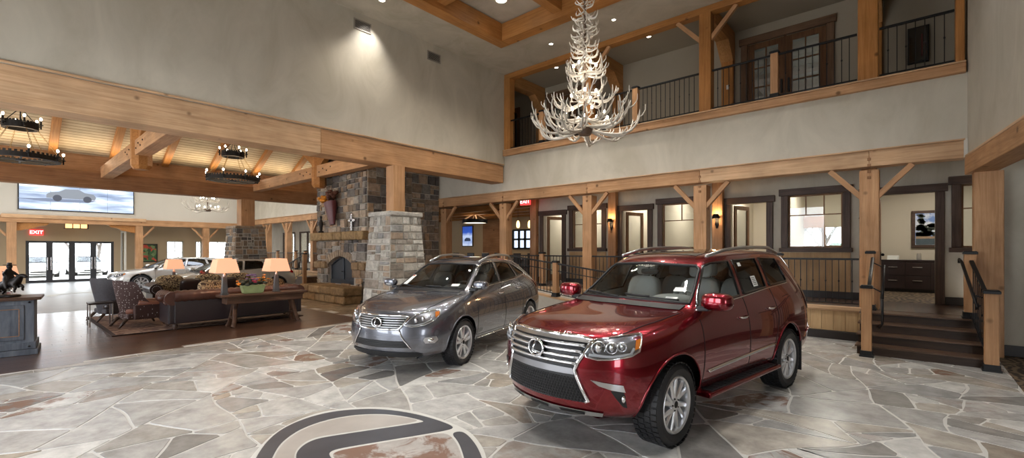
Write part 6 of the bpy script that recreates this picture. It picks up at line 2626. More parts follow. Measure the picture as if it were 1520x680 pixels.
    for s in (1, -1):
        m = MB()
        car.strip(m, 'F', S1([(s * .355, .65), (s * .40, .55), (s * .525, .385)]), .011, .010)
        m.build('intake_edge', M['chrome'], lb, smooth=True)
    m = MB()
    for z in (.415, .44, .465):
        car.strip(m, 'F', S1([(-.43, z), (0, z), (.43, z)]), .005, .010)
    m.build('intake_slats', M['black'], lb)
    car.panel('chin_spoiler', 'F', S1(full_width([(0, .33), (.60, .325), (.66, .30), (.60, .265), (0, .255)])), .012, M['under'])
    for s in (1, -1):
        m = MB()
        car.strip(m, 'T', [(-.62, s * .60), (-.42, s * .675), (-.02, s * .715), (.2, s * .735)], .005, 0, n=4)
        m.build('hood_shut_line', M['under'], r)
    for mode in 'LR':
        car.panel('tail_lamp', mode, SB([(3.10, 1.17), (3.30, 1.15), (3.49, 1.06), (3.51, .97), (3.32, .99)]), .010, M['red_lens'])
    if detail:
        roof_rail(car, [(1.18, .545, 1.60), (1.36, .555, 1.675), (1.8, .56, 1.725), (2.3, .55, 1.715), (2.55, .535, 1.68), (2.68, .52, 1.61)], M['satin'], .022)
        car.panel('sunroof', 'T', [(1.25, -.42), (1.9, -.42), (1.9, .42), (1.25, .42)], .004, M['blackgloss'])
    cabin(car, M[seatm], M['dash_dark'] if detail else M['dash_grey'], .70 * sz, 1.12 * sb, 2.0 * sb, (.36 * sb, 1.14 * sz))
    for b, st_ in ((0, .04), (2.74 * sb, 0)):
        for s in (1, -1):
            car.wheel(b, s, st_, 'five' if detail else 'nine', .262, M['alloy'])
    MB().box(-.35, -3.2 * sb, -.70, .70, .26, .42).build('floor_pan', M['under'], r)
    return car


grey = crossover('crossover', 'dark grey metallic crossover with slatted grille beside the pale stone pier', RP, M['grey_paint'])
grey.panel('windshield_label', 'F', [(.44, 1.20), (.56, 1.20), (.56, 1.235), (.44, 1.235)], .004, M['sticker'])
ws_ = grey.panel('price_sheet', 'F', [(-.64, 1.20), (-.50, 1.205), (-.45, 1.36), (-.56, 1.36)], .004, M['sticker'])
grey.panel('red_stamp', 'F', [(-.56, 1.335), (-.49, 1.335), (-.485, 1.355), (-.555, 1.355)], .006, P('stamp', (.6, .12, .05), .5), parent=ws_)
# cars further back
c2 = crossover('sedan', 'silver white sedan parked behind the sofas, nearer the entrance doors', ((-26.2, 4.25, 0), -PI / 2 - .02), M['white_paint'], False, .875, 1.06, 'leather_grey')
c3 = crossover('sedan', 'silver sedan parked behind the lamps in front of the brown stone pier', ((-19.9, 4.6, 0), -PI / 2 + .12), M['silver_paint'], False, .87, 1.06, 'leather_grey')
c4 = crossover('sedan', 'bright red car half hidden by the bronze rider at the left edge', ((-20.4, -.62, 0), PI / 2 - .25), M['bright_red_paint'], False, .90, 1.0, 'leather_grey')
for i, (x, y, a, l) in enumerate(((-44, 2.0, 0.0, 'pale car parked outside, seen through the second door pane'), (-45, 4.6, 0.05, 'pale car parked outside, seen through the right door panes'), (-52, -1.2, .0, 'pale car parked outside at the left door pane'))):
    dup(c3.root, (x, y, -.05), a, l)
# ================================================================== LOUNGE FURNITURE
M['leather_brown'] = P('leather_brown', (.075, .028, .018), .33, spec=.55, var=.35, vscale=3)
M['leather_dark'] = P('leather_dark', (.030, .018, .016), .30, spec=.55, var=.3, vscale=3)
M['leather_back'] = P('leather_back', (.028, .02, .022), .28, spec=.6, var=.2, vscale=3)


def pattern_mat(name, base, spot, scale, thr, rough=.7):
    m, nt, b = new_mat(name)
    tc = nt.nodes.new('ShaderNodeTexCoord')
    mp = nt.nodes.new('ShaderNodeMapping')
    mp.inputs['Scale'].default_value = (1, 1, .62)
    v = nt.nodes.new('ShaderNodeTexVoronoi')
    v.inputs['Scale'].default_value = scale
    v.inputs['Randomness'].default_value = .55
    r = ramp(nt, [(thr, spot), (thr + .06, base)])
    nt.links.new(tc.outputs['Object'], mp.inputs['Vector'])
    nt.links.new(mp.outputs[0], v.inputs['Vector'])
    nt.links.new(v.outputs['Distance'], r.inputs['Fac'])
    nt.links.new(r.outputs['Color'], b.inputs['Base Color'])
    b.inputs['Roughness'].default_value = rough
    return m


M['spotted'] = pattern_mat('spotted', (.060, .027, .022), (.50, .46, .42), 26, .20)


def paisley():
    m, nt, b = new_mat('paisley')
    tc = nt.nodes.new('ShaderNodeTexCoord')
    w = nt.nodes.new('ShaderNodeTexWave')
    w.wave_type = 'RINGS'
    w.inputs['Scale'].default_value = 7
    w.inputs['Distortion'].default_value = 16
    w.inputs['Detail'].default_value = 1
    w.inputs['Detail Scale'].default_value = 1.4
    r = ramp(nt, [(.42, (.06, .035, .02)), (.52, (.36, .25, .12)), (.9, (.45, .34, .19))])
    nt.links.new(tc.outputs['Object'], w.inputs['Vector'])
    nt.links.new(w.outputs['Color'], r.inputs['Fac'])
    nt.links.new(r.outputs['Color'], b.inputs['Base Color'])
    b.inputs['Roughness'].default_value = .7
    return m


M['paisley'] = paisley()


def sofa(name, label, loc, rotz, L, outer, inner):
    """local: length along x, back at +y, front at -y"""
    t = thing(name, label, 'sofa', loc, rotz, 'rolled arm leather sofas')
    hl = L / 2
    b = MB().box(-hl + .10, hl - .10, -.40, .42, .12, .42)
    b.build('base', outer, t, .03, seg=3)
    bk = MB()
    bk.add([(-hl + .12, .30, .40), (hl - .12, .30, .40), (hl - .12, .44, .12), (-hl + .12, .44, .12), (-hl + .12, .22, .74), (hl - .12, .22, .74), (hl - .12, .46, .74), (-hl + .12, .46, .74)],
           [(0, 1, 2, 3), (7, 6, 5, 4), (0, 4, 5, 1), (1, 5, 6, 2), (2, 6, 7, 3), (3, 7, 4, 0)])
    bk.build('back', outer, t, .03, seg=3)
    # pleated roll along the back and the arms
    n = int(L / .05)
    pts = [(-hl + .13 + (L - .26) * i / n, .38, .74) for i in range(n + 1)]
    rs = [.14 - .014 * (1 if i % 3 == 0 else 0) for i in range(n + 1)]
    rb = MB().tube(pts, rs, 14)
    rb.build('back_roll', inner, t, smooth=50)
    for s in (-1, 1):
        a = MB()
        a.box(s * (hl - .20), s * (hl - .02), -.43, .42, .12, .64)
        ar = a.build('arm', outer, t, .03, seg=3)
        na = 18
        pts = [(s * (hl - .10), -.47 + .92 * i / na, .70) for i in range(na + 1)]
        rs = [.155 - .032 * (1 if i % 3 == 0 and 0 < i < na else 0) for i in range(na + 1)]
        MB().tube(pts, rs, 14).build('arm_roll', inner, ar, smooth=50)
        # scroll face with nail heads
        nb = MB()
        for q in range(16):
            an = 2 * PI * q / 16
            nb.ball((s * (hl - .10) + math.cos(an) * .10, -.478, .70 + math.sin(an) * .10), .009, 6)
        nb.build('nail_heads', M['satin'], ar, smooth=True)
    for i in range(3):
        w = (L - .44) / 3
        x0 = -hl + .22 + w * i
        c = MB().ball((x0 + w / 2, -.10, .49), 1, 20, sc=(w / 2 - .006, .37, .10), e=.35)
        c.build('seat_cushion', inner, t, smooth=True)
    # tufting on the inside of the back
    tb = MB()
    for j in range(2):
        for i in range(int(L / .22)):
            tb.ball((-hl + .3 + i * .22 + .11 * (j % 2), .245, .60 + j * .12), 1, 8, sc=(.10, .05, .075))
    tb.build('tufting', inner, t, smooth=True)
    for x in (-hl + .16, hl - .16):
        for y in (-.34, .36):
            MB().lathe([(.028, 0.0), (.045, .03), (.05, .09), (.035, .125)], 12, origin=(x, y, 0)).build('foot', M['walnut'], t, smooth=50)
    return t


RUG = slab
# rug under the seating
rg_ = MB().box(-16.6, -12.55, 1.62, 5.6, .003, .016)
o = rg_.build('rug', carpet_mat('rug_mat', (.10, .045, .03), (.30, .19, .13), 1.6), origin=(-14.5, 3.6, 0.0))
tag(o, 'faded reddish rug under the wing chairs and sofas', 'rug')
bdr = MB()
bdr.box(-2.1, 1.95, -1.98, -1.90, .003, .018).box(-2.1, 1.95, 1.92, 2.0, .003, .018).box(-2.1, -2.02, -1.9, 1.92, .003, .018).box(1.87, 1.95, -1.9, 1.92, .003, .018)
bdr.build('rug_border', P('rug_dark', (.03, .016, .014), .9), o)

s1 = sofa('leather_sofa', 'dark leather sofa seen from behind, its pleated roll above the long console table', (-12.92, 4.05, .017), -PI / 2, 3.0, M['leather_back'], M['leather_brown'])
s2 = sofa('leather_sofa', 'dark leather sofa facing us with paisley cushions on it', (-16.1, 4.3, .017), PI / 2, 2.9, M['leather_dark'], M['leather_dark'])


def cushion(x, y, z, rz, mat, lab, grp, w=.30, tilt=.25):
    b = MB().ball((0, 0, 0), 1, 20, sc=(w, .11, w * .82), e=.55)
    o = b.build('cushion', mat, smooth=True)
    o.rotation_euler = (tilt, 0, rz)
    o.location = (x, y, z)
    return tag(o, lab, 'cushion', grp)


for i, (y, mat, l) in enumerate(((3.35, 'paisley', 'paisley cushion at the left end of the far sofa'), (4.3, 'paisley', 'paisley cushion in the middle of the far sofa'), (5.15, 'paisley', 'paisley cushion at the right end of the far sofa'))):
    cushion(-16.16, y, .80, -PI / 2, M[mat], l, 'paisley cushions on the far sofa', w=.35, tilt=-.22)
for i, (y, l) in enumerate(((3.83, 'dark brown pillow between the left and middle paisley cushions'), (4.78, 'dark brown pillow between the middle and right paisley cushions'))):
    cushion(-16.0, y, .76, -PI / 2, M['leather_dark'], l, 'dark pillows on the far sofa', w=.27, tilt=-.25)
cushion(-12.98, 3.55, .83, PI / 2, M['paisley'], 'paisley cushion peeping over the near sofa back beside the left lamp', 'cushions on the near sofa', w=.30, tilt=-.2)
cushion(-12.98, 5.0, .82, PI / 2, M['paisley'], 'paisley cushion peeping over the near sofa back beside the right lamp', 'cushions on the near sofa', w=.27, tilt=-.2)

# long console table behind the near sofa
TX = -12.05
TY0, TY1 = at_x(324, 430, TX).y, at_x(452, 430, TX).y
TY = (TY0 + TY1) / 2
TL = (TY1 - TY0) / 2
t = thing('console_table', 'long dark rustic console table behind the near sofa', 'table', (TX, TY, .002))
tw = wood('table_wood', (.035, .017, .011), (.085, .043, .026), (.15, .08, .05), rough=.35, across=14, axis='y', knots=True)
MB().box(-.22, .22, -TL, TL, .71, .765).build('table_top', tw, t, .012)
MB().box(-.17, .17, -TL + .12, TL - .12, .55, .71).build('apron', tw, t, .008)
for s in (-1, 1):
    lg = MB()
    for sx in (-1, 1):
        pts = [(sx * .05, s * (TL - .35), .56), (sx * .06, s * (TL - .32), .40), (sx * .13, s * (TL - .30), .22), (sx * .17, s * (TL - .27), .06), (sx * .19, s * (TL - .24), .0)]
        lg2 = MB().tube(pts, [.06, .05, .045, .05, .06], 8, flat=(1, 1.3))
        lg2.build('leg', tw, t, smooth=50)
    MB().bar((-.16, s * (TL - .3), .22), (.16, s * (TL - .3), .22), .07, .06).build('cross_bar', tw, t, .008)
MB().tube([(-.06, -TL + .3, .22), (-.06, TL - .3, .22)], .014, 8).build('stretcher', M['iron'], t)

M['lamp_shade'] = P('lamp_shade', (.78, .42, .27), .7, emit=(1, .50, .28), estr=.55)
M['pewter'] = P('pewter', (.14, .145, .15), .4, metal=.7, bump=.3, bscale=40)


LAMPS = []


def table_lamp(x, y, z, lab, k=1.0):
    t = thing('table_lamp', lab, 'lamp', (x, y, z), group='table lamps with peach shades')
    b = MB()
    b.box(-.075 * k, .075 * k, -.075 * k, .075 * k, 0, .03)
    b.add([(-.06 * k, -.06 * k, .03), (.06 * k, -.06 * k, .03), (.06 * k, .06 * k, .03), (-.06 * k, .06 * k, .03), (-.042 * k, -.042 * k, .42 * k), (.042 * k, -.042 * k, .42 * k), (.042 * k, .042 * k, .42 * k), (-.042 * k, .042 * k, .42 * k)],
          [(0, 3, 2, 1), (4, 5, 6, 7), (0, 1, 5, 4), (1, 2, 6, 5), (2, 3, 7, 6), (3, 0, 4, 7)])
    b.build('base', M['pewter'], t, .006)
    MB().lathe([(.02, .42 * k), (.034, .45 * k), (.02, .48 * k), (.012, .52 * k), (.012, .80 * k)], 12).build('neck', M['satin'], t, smooth=50)
    s = MB()
    r0, r1, z0, z1 = .25 * k, .185 * k, .52 * k, .83 * k
    s.add([(-r0, -r0, z0), (r0, -r0, z0), (r0, r0, z0), (-r0, r0, z0), (-r1, -r1, z1), (r1, -r1, z1), (r1, r1, z1), (-r1, r1, z1)], [(0, 1, 5, 4), (1, 2, 6, 5), (2, 3, 7, 6), (3, 0, 4, 7)])
    so = s.build('lamp_shade', M['lamp_shade'], t)
    sd = so.modifiers.new('s', 'SOLIDIFY')
    sd.thickness = .008
    MB().ball((0, 0, .64 * k), .04 * k, 10).build('bulb', M['bulb_warm'], t, smooth=True)
    LAMPS.append((x, y, z + .66 * k))
    return t


def on_x(px, x):
    return at_x(px, 400, x).y


table_lamp(TX, on_x(333, TX), .768, 'big peach table lamp at the left on the console table')
table_lamp(TX, on_x(410, TX), .768, 'big peach table lamp at the right on the console table')
# planter with flowers
t = thing('planter', 'pale green box planter with orange and purple flowers on the console table', 'planter', (TX, on_x(375, TX), .768))
MB().add([(-.09, -.21, 0), (.09, -.21, 0), (.09, .21, 0), (-.09, .21, 0), (-.12, -.26, .2), (.12, -.26, .2), (.12, .26, .2), (-.12, .26, .2)], [(0, 3, 2, 1), (4, 5, 6, 7), (0, 1, 5, 4), (1, 2, 6, 5), (2, 3, 7, 6), (3, 0, 4, 7)]).build('box', P('sage', (.27, .33, .15), .45, var=.3, vscale=9), t, .01)
rg = random.Random(9)
for nm, col, n, zz, ys in (('leaves', (.03, .035, .02), 40, .27, (-.3, .3)), ('orange_flowers', (.75, .27, .015), 12, .34, (.1, .32)), ('orange_flowers', (.75, .25, .015), 6, .26, (-.34, -.2)), ('purple_flowers', (.22, .13, .30), 12, .38, (-.12, .08)), ('pink_flowers', (.55, .06, .12), 8, .32, (-.1, .12))):
    m = MB()
    for i in range(n):
        p = V((rg.uniform(-.12, .12), rg.uniform(*ys), zz + rg.uniform(-.06, .08)))
        if nm == 'leaves':
            m.ball(p, rg.uniform(.03, .07), 6, sc=(1, 1, .6))
        else:
            for q in range(5):
                a = q * 2 * PI / 5
                m.ball(p + V((math.cos(a) * .02, math.sin(a) * .02, rg.uniform(0, .015))), .02, 6, sc=(1, 1, .5))
    m.build(nm, P('fl_%s' % nm, col, .6), t, smooth=True)
# table behind the far sofa with two lamps and red flowers
t = thing('sofa_table', 'dark narrow table behind the far sofa', 'table', (-17.15, 4.5, .002))
MB().box(-.2, .2, -1.3, 1.3, .70, .75).build('table_top', tw, t, .01)
for sx in (-.15, .15):
    for sy in (-1.2, 1.2):
        MB().box(sx - .03, sx + .03, sy - .03, sy + .03, 0, .70).build('leg', tw, t, .005)
table_lamp(-17.15, on_x(258, -17.15), .753, 'smaller peach table lamp at the left behind the far sofa', .92)
table_lamp(-17.15, on_x(333, -17.15), .753, 'peach table lamp behind the far sofa, mostly hidden by the near left lamp', .95)
t = thing('flower_bowl', 'low bowl of red flowers behind the far sofa between its lamps', 'flowers', (-17.15, on_x(303, -17.15), .753))
MB().lathe([(.06, 0), (.12, .05), (.15, .14), (.14, .14), (.05, .02)], 16).build('bowl', M['pewter'], t, smooth=50)
for nm, col, n in (('leaves', (.05, .03, .02), 26), ('red_flowers', (.42, .05, .03), 14)):
    m = MB()
    for i in range(n):
        a = rg.uniform(0, 2 * PI)
        q = rg.uniform(0, .26)
        m.ball((math.cos(a) * q * .6, math.sin(a) * q, .2 + rg.uniform(-.03, .15)), rg.uniform(.03, .06), 7)
    m.build(nm, P('fb_%s' % nm, col, .6), t, smooth=True)


# wing chairs
def wing_chair(name, label, loc, rotz, fab, seatm):
    """local: faces -y"""
    t = thing(name, label, 'armchair', loc, rotz, 'wing chairs on the rug')
    # curved back shell with wings: swept profile
    n = 22
    rows = [(.20, .0), (.36, .0), (.55, .01), (.75, .02), (.92, .035), (1.08, .03), (1.16, .0)]
    vs, fs = [], []
    th = .075
    for lay in (0, 1):
        for (z, fl) in rows:
            for i in range(n + 1):
                u = -1 + 2 * i / n
                a = u * 1.25
                top = 1 - max(0, (z - .62) / .54) * (abs(u) ** 5) * .30
                rx_ = (.37 - lay * th + fl) * (1 + .10 * (z - .2))
                ry_ = (.42 - lay * th)
                x = rx_ * math.sin(a) / math.sin(1.25)
                yb = .30 + (z - .2) * .16
                y = yb - ry_ * (1 - math.cos(a)) / (1 - math.cos(1.25)) * (1.0 if z > .62 else 1.18) * top
                vs.append((x, y - lay * .0, z + (.05 * math.cos(u * PI / 2) if z > 1.1 else 0)))
    k = n + 1
    rN = len(rows)
    o = rN * k
    for j in range(rN - 1):
        for i in range(n):
            fs.append((j * k + i, j * k + i + 1, (j + 1) * k + i + 1, (j + 1) * k + i))
            fs.append((o + j * k + i, o + (j + 1) * k + i, o + (j + 1) * k + i + 1, o + j * k + i + 1))
    for i in range(n):
        fs.append((i, o + i, o + i + 1, i + 1))
        q = (rN - 1) * k
        fs.append((q + i, q + i + 1, o + q + i + 1, o + q + i))
    for j in range(rN - 1):
        fs.append((j * k, (j + 1) * k, o + (j + 1) * k, o + j * k))
        fs.append((j * k + n, o + j * k + n, o + (j + 1) * k + n, (j + 1) * k + n))
    MB().add(vs, fs).build('back_shell', fab, t, .012, smooth=60)
    MB().box(-.33, .33, -.34, .28, .20, .34).build('seat_frame', fab, t, .03, seg=3)
    MB().ball((0, -.06, .40), 1, 20, sc=(.29, .34, .085), e=.4).build('seat_cushion', seatm, t, smooth=True)
    for s in (-1, 1):
        a = MB().box(s * .27, s * .40, -.46, .18, .19, .57)
        ar = a.build('arm', fab, t, .03, seg=3)
        MB().tube([(s * .335, -.48, .52), (s * .335, -.43, .585), (s * .335, -.2, .59), (s * .34, .1, .62)], .068, 12).build('arm_pad', seatm, ar, smooth=True)
        f = MB().tube([(s * .28, -.30, .22), (s * .29, -.36, .10), (s * .30, -.40, 0)], [.04, .028, .02], 10)
        f.build('leg', M['walnut'], t, smooth=True)
        f = MB().tube([(s * .27, .28, .22), (s * .28, .36, .10), (s * .29, .43, 0)], [.04, .028, .022], 10)
        f.build('leg', M['walnut'], t, smooth=True)
    return t


p = at_z(207, 480, .02)
M['tan_leather'] = P('tan_leather', (.26, .10, .06), .4)
w1 = wing_chair('wing_chair', 'spotted brown wing chair turned away on the rug', (-13.95, 2.28, .018), PI + .12, M['spotted'], M['tan_leather'])
w1.scale = (1.08, 1.05, .90)
w2 = wing_chair('wing_chair', 'dark grey wing chair half hidden behind the spotted chair', (-15.55, 2.05, .018), PI + .2, P('dark_spot', (.05, .045, .05), .6, var=.5, vscale=30), M['leather_dark'])
w2.scale = (1.08, 1.05, .90)
# small steel and black end table beside the chairs
t = thing('side_table', 'small black end table with thin steel legs between the wing chairs', 'table', (-14.5, 1.66, .018))
MB().box(-.22, .22, -.22, .22, .52, .56).build('table_top', M['leather_dark'], t, .006)
for x in (-.2, .2):
    for y in (-.2, .2):
        MB().box(x - .012, x + .012, y - .012, y + .012, 0, .52).build('leg', M['steel'], t)

# ---- painted cabinet at the left edge with bronze rider
mcab = wood('weathered', (.05, .058, .075), (.10, .112, .135), (.17, .18, .20), rough=.5, across=9, knots=False, axis='z')
cabx, caby = -11.5, .46
t = thing('cabinet', 'weathered grey-blue panelled cabinet at the left edge', 'cabinet', (cabx, caby, .002), -.10)
# local: front face at x=0 facing +x, runs to -y
MB().box(-.62, 0, -1.7, 0, .20, .95).build('body', mcab, t, .008)
MB().box(-.66, .05, -1.75, .05, 0, .10).build('plinth', mcab, t, .012)
MB().box(-.64, .025, -1.72, .025, .10, .22).build('plinth_upper', mcab, t, .015)
MB().box(-.70, .09, -1.78, .09, .95, 1.0).build('worktop', tw, t, .012)
for k in range(2):
    y1 = -.12 - k * .82
    f = MB()
    f.box(0, .022, y1 - .70, y1, .80, .87).box(0, .022, y1 - .70, y1, .27, .34).box(0, .022, y1 - .07, y1, .34, .80).box(0, .022, y1 - .70, y1 - .63, .34, .80)
    d = f.build('door', mcab, t, .004)
    fi = MB().box(.022, .028, y1 - .64, y1 - .06, .335, .345).box(.022, .028, y1 - .64, y1 - .06, .795, .805).box(.022, .028, y1 - .065, y1 - .055, .345, .795).box(.022, .028, y1 - .645, y1 - .635, .345, .795)
    fi.build('rust_line', M['timber_brown'], d)
    MB().box(0, .01, y1 - .63, y1 - .07, .34, .80).build('door_panel', mcab, d)
sd = MB()
for y in (-.06, -.55, -1.0):
    for z in (.91, .15):
        sd.ball((.012 if z > .5 else .035, y, z), .016, 8)
sd.build('studs', M['iron'], t, smooth=True)


# bronze horse and rider (skinned skeletons)
def skin(name, verts, edges, radii, mat, parent, sub=2):
    me = bpy.data.meshes.new(name)
    me.from_pydata(verts, edges, [])
    o = bpy.data.objects.new(name, me)
    C.objects.link(o)
    md = o.modifiers.new('skin', 'SKIN')
    me.skin_vertices.new() if not me.skin_vertices else None
    for sv, r_ in zip(me.skin_vertices[0].data, radii):
        sv.radius = (r_, r_) if not isinstance(r_, tuple) else r_
    me.skin_vertices[0].data[0].use_root = True
    s_ = o.modifiers.new('sub', 'SUBSURF')
    s_.levels = s_.render_levels = sub
    m2 = eval_mesh(o, name)
    bpy.data.objects.remove(o)
    m2.materials.clear()
    m2.materials.append(mat)
    return mesh_obj(name, m2, parent, smooth=True)


p = at_x(26, 430, -11.75)
M['bronze'] = P('bronze', (.022, .018, .017), .35, metal=.6, bump=.2, bscale=50)
t = thing('bronze_statue', 'dark bronze statue of a rider on a rearing horse on the grey cabinet', 'statue', (-11.78, .17, 1.004), PI / 2 - .75)
t.scale = (.85, 1.05, .86)
MB().ball((-.03, 0, .02), 1, 18, sc=(.20, .12, .035), e=.7).build('base', M['bronze'], t, smooth=True)
hv = [(-.02, 0, .26), (-.12, 0, .23), (-.17, 0, .21), (.10, 0, .29), (.17, 0, .36), (.22, 0, .43), (.27, 0, .43), (.33, 0, .39),
      (-.17, .05, .16), (-.13, .055, .11), (-.19, .055, .06), (-.17, .055, .03),
      (-.17, -.05, .16), (-.12, -.055, .12), (-.17, -.055, .06), (-.15, -.055, .03),
      (.13, .05, .24), (.20, .055, .20), (.18, .055, .14), (.21, .055, .12),
      (.13, -.05, .24), (.18, -.055, .18), (.15, -.055, .12), (.17, -.055, .09),
      (-.23, 0, .20), (-.28, 0, .13), (-.29, 0, .07)]
he_ = [(0, 1), (1, 2), (0, 3), (3, 4), (4, 5), (5, 6), (6, 7), (2, 8), (8, 9), (9, 10), (10, 11), (2, 12), (12, 13), (13, 14), (14, 15), (3, 16), (16, 17), (17, 18), (18, 19), (3, 20), (20, 21), (21, 22), (22, 23), (2, 24), (24, 25), (25, 26)]
hr = [.075, .08, .07, .07, .05, .042, .035, .022, .035, .022, .014, .018, .035, .022, .014, .018, .03, .02, .014, .016, .03, .02, .014, .016, .02, .022, .01]
skin('horse', hv, he_, [q * 1.25 for q in hr], M['bronze'], t)
rv = [(-.02, 0, .34), (-.02, 0, .42), (-.01, 0, .50), (.0, 0, .55), (.005, 0, .60), (-.01, .075, .49), (.05, .11, .42), (.12, .07, .40), (-.01, -.075, .49), (.06, -.12, .50), (.10, -.12, .57), (.03, .085, .31), (.05, .10, .20), (.08, .10, .17), (.03, -.085, .31), (.05, -.10, .20), (.08, -.10, .17)]
re_ = [(0, 1), (1, 2), (2, 3), (3, 4), (2, 5), (5, 6), (6, 7), (2, 8), (8, 9), (9, 10), (0, 11), (11, 12), (12, 13), (0, 14), (14, 15), (15, 16)]
rr_ = [.05, .045, .055, .022, .034, .025, .018, .013, .025, .018, .013, .035, .022, .015, .035, .022, .015]
skin('rider', rv, re_, [q * 1.25 for q in rr_], M['bronze'], t)
MB().ball((.005, 0, .615), .046, 12, sc=(1, .9, 1.15)).build('rider_head', M['bronze'], t, smooth=True)
MB().lathe([(.085, .0), (.09, .008), (.035, .012), (.032, .05), (.0001, .055)], 18, origin=(.005, 0, .64)).build('rider_hat', M['bronze'], t, smooth=50)

# lamp and jar at the far left edge behind the cabinet
t = thing('side_table', 'dark small table behind the cabinet at the left edge', 'table', (-14.2, .12, .002))
MB().lathe([(.30, .60), (.30, .64)], 24).build('table_top', tw, t, .006)
MB().lathe([(.16, 0), (.16, .03), (.04, .06), (.035, .60)], 16).build('pedestal', tw, t, smooth=40)
table_lamp(-14.2, .12, .643, 'peach table lamp at the left edge of the photo, behind the bronze rider', 1.0)

# ================================================================== CHANDELIERS
def antler_mesh(name, rng, R1, drop, rise, tines, r0=.020, side=.12):
    """beam from the hub outwards (+x), dips, then its tip sweeps up; tines stand on its upper side"""
    mb = MB()
    k = 12
    pts = []
    for i in range(k + 1):
        u = i / k
        x = .05 + (R1 - .05) * math.sin(u * PI * .5) ** .9
        z = -drop * math.sin(min(1, u * 1.15) * PI) + rise * u ** 3.2
        y = side * math.sin(u * PI * .95) + side * .35 * u
        pts.append(V((x, y, z)))
    rs = [r0 * (1.15 - .65 * (i / k) ** 1.6) for i in range(k + 1)]
    rs[-1] = .003
    mb.tube(pts, rs, 7)
    for t_ in range(tines):
        i = min(k - 1, 3 + int((k - 3) * (t_ + .2) / tines))
        b = pts[i]
        l = rng.uniform(.75, 1.2) * rise * (.62 + .1 * t_)
        sgn = -1 if t_ % 2 else 1
        o1 = V((rng.uniform(.35, .7), sgn * rng.uniform(.2, .7), .35))
        o2 = V((rng.uniform(.35, .85), sgn * rng.uniform(.1, .5), .85))
        m1 = b + o1 * l * .38
        e = m1 + o2 * l * .42
        e2 = e + V((.03, 0, .34)) * l
        mb.tube([b, m1, e, e2], [rs[i] * .85, rs[i] * .75, rs[i] * .5, .003], 6)
    return mb.build(name, M['antler'], smooth=True)


M['antler'] = P('antler', (.58, .53, .46), .4, spec=.4, var=.22, vscale=9)
CHX, CHY = -4.66, 7.4


CH_L = []


def antler_chandelier(label, loc, tiers, spire, ceil_z, k=1.0, big=True):
    t = thing('antler_chandelier', label, 'chandelier', loc)
    rng = random.Random(17)
    H = tiers[0][0]
    # core stem
    st = MB()
    ztop = spire[-1][0] if spire else tiers[-1][0] + .3
    st.tube([(0, 0, tiers[0][0] - .02), (0, 0, ztop)], .022 * k, 8)
    st.lathe([(.0001, tiers[0][0] - .10), (.11 * k, tiers[0][0] - .10), (.15 * k, tiers[0][0] - .02), (.15 * k, tiers[0][0] + .02), (.0001, tiers[0][0] + .04)], 20)
    st.build('hub', P('hub_brown', (.11, .065, .04), .5), t, smooth=50)
    ch = MB()
    zc = ztop
    n = int((ceil_z - loc[2] - ztop) / .05)
    for i in range(n):
        z = ztop + i * .05 + .02
        ang = PI / 2 * (i % 2)
        ch.tube([(math.cos(ang) * math.cos(q * PI / 5) * .016, math.sin(ang) * math.cos(q * PI / 5) * .016, z + math.sin(q * PI / 5) * .032) for q in range(10)], .005, 4, closed=True)
    ch.build('chain', M['iron'], t)
    protos = {}
    for ti, (z, R1, n, drop, rise, tines, nb, rb) in enumerate(tiers):
        pr = [antler_mesh('antler', rng, R1 * rng.uniform(.88, 1.05), drop, rise * rng.uniform(.8, 1.25), tines, .022 * k * (1 if ti == 0 else .85), .12 * k * (1 if q % 2 else -1)) for q in range(3)]
        for q in range(n):
            a = 2 * PI * q / n + ti * .3 + rng.uniform(-.06, .06)
            if q < 3:
                o = pr[q]
            else:
                o = pr[q % 3].copy()
                C.objects.link(o)
            o.parent = t
            o.location = (0, 0, z + rng.uniform(-.05, .05) * k)
            o.rotation_euler = (rng.uniform(-.1, .1), rng.uniform(-.12, .12), a)
        for q in range(nb):
            a = 2 * PI * q / nb + .4 * ti
            c = (math.cos(a) * rb, math.sin(a) * rb, z + .02 * k)
            cs = MB().lathe([(.03 * k, 0), (.034 * k, .012 * k), (.014 * k, .02 * k), (.013 * k, .09 * k)], 10, origin=c)
            cs.bar((0, 0, z), c, .012 * k, .012 * k)
            co = cs.build('candle', M['antler'], t, smooth=50)
            MB().ball((c[0], c[1], c[2] + .12 * k), .024 * k, 8, sc=(1, 1, 1.5)).build('bulb', M['bulb'], co, smooth=True)
    # spire of short antlers
    pr = None
    for (z, R1, n) in spire:
        for q in range(n):
            a = 2 * PI * q / n + z * 9
            if pr is None or rng.random() < .12:
                pr = antler_mesh('spire_antler', rng, 1.0, .10, .35, 2, .045, .25)
                o = pr
            else:
                o = pr.copy()
                C.objects.link(o)
            o.parent = t
            o.scale = (R1, R1, R1 * 1.3)
            o.location = (0, 0, z + rng.uniform(-.03, .03))
            o.rotation_euler = (rng.uniform(-.4, .4), rng.uniform(-.35, .25), a + rng.uniform(-.3, .3))
    return t


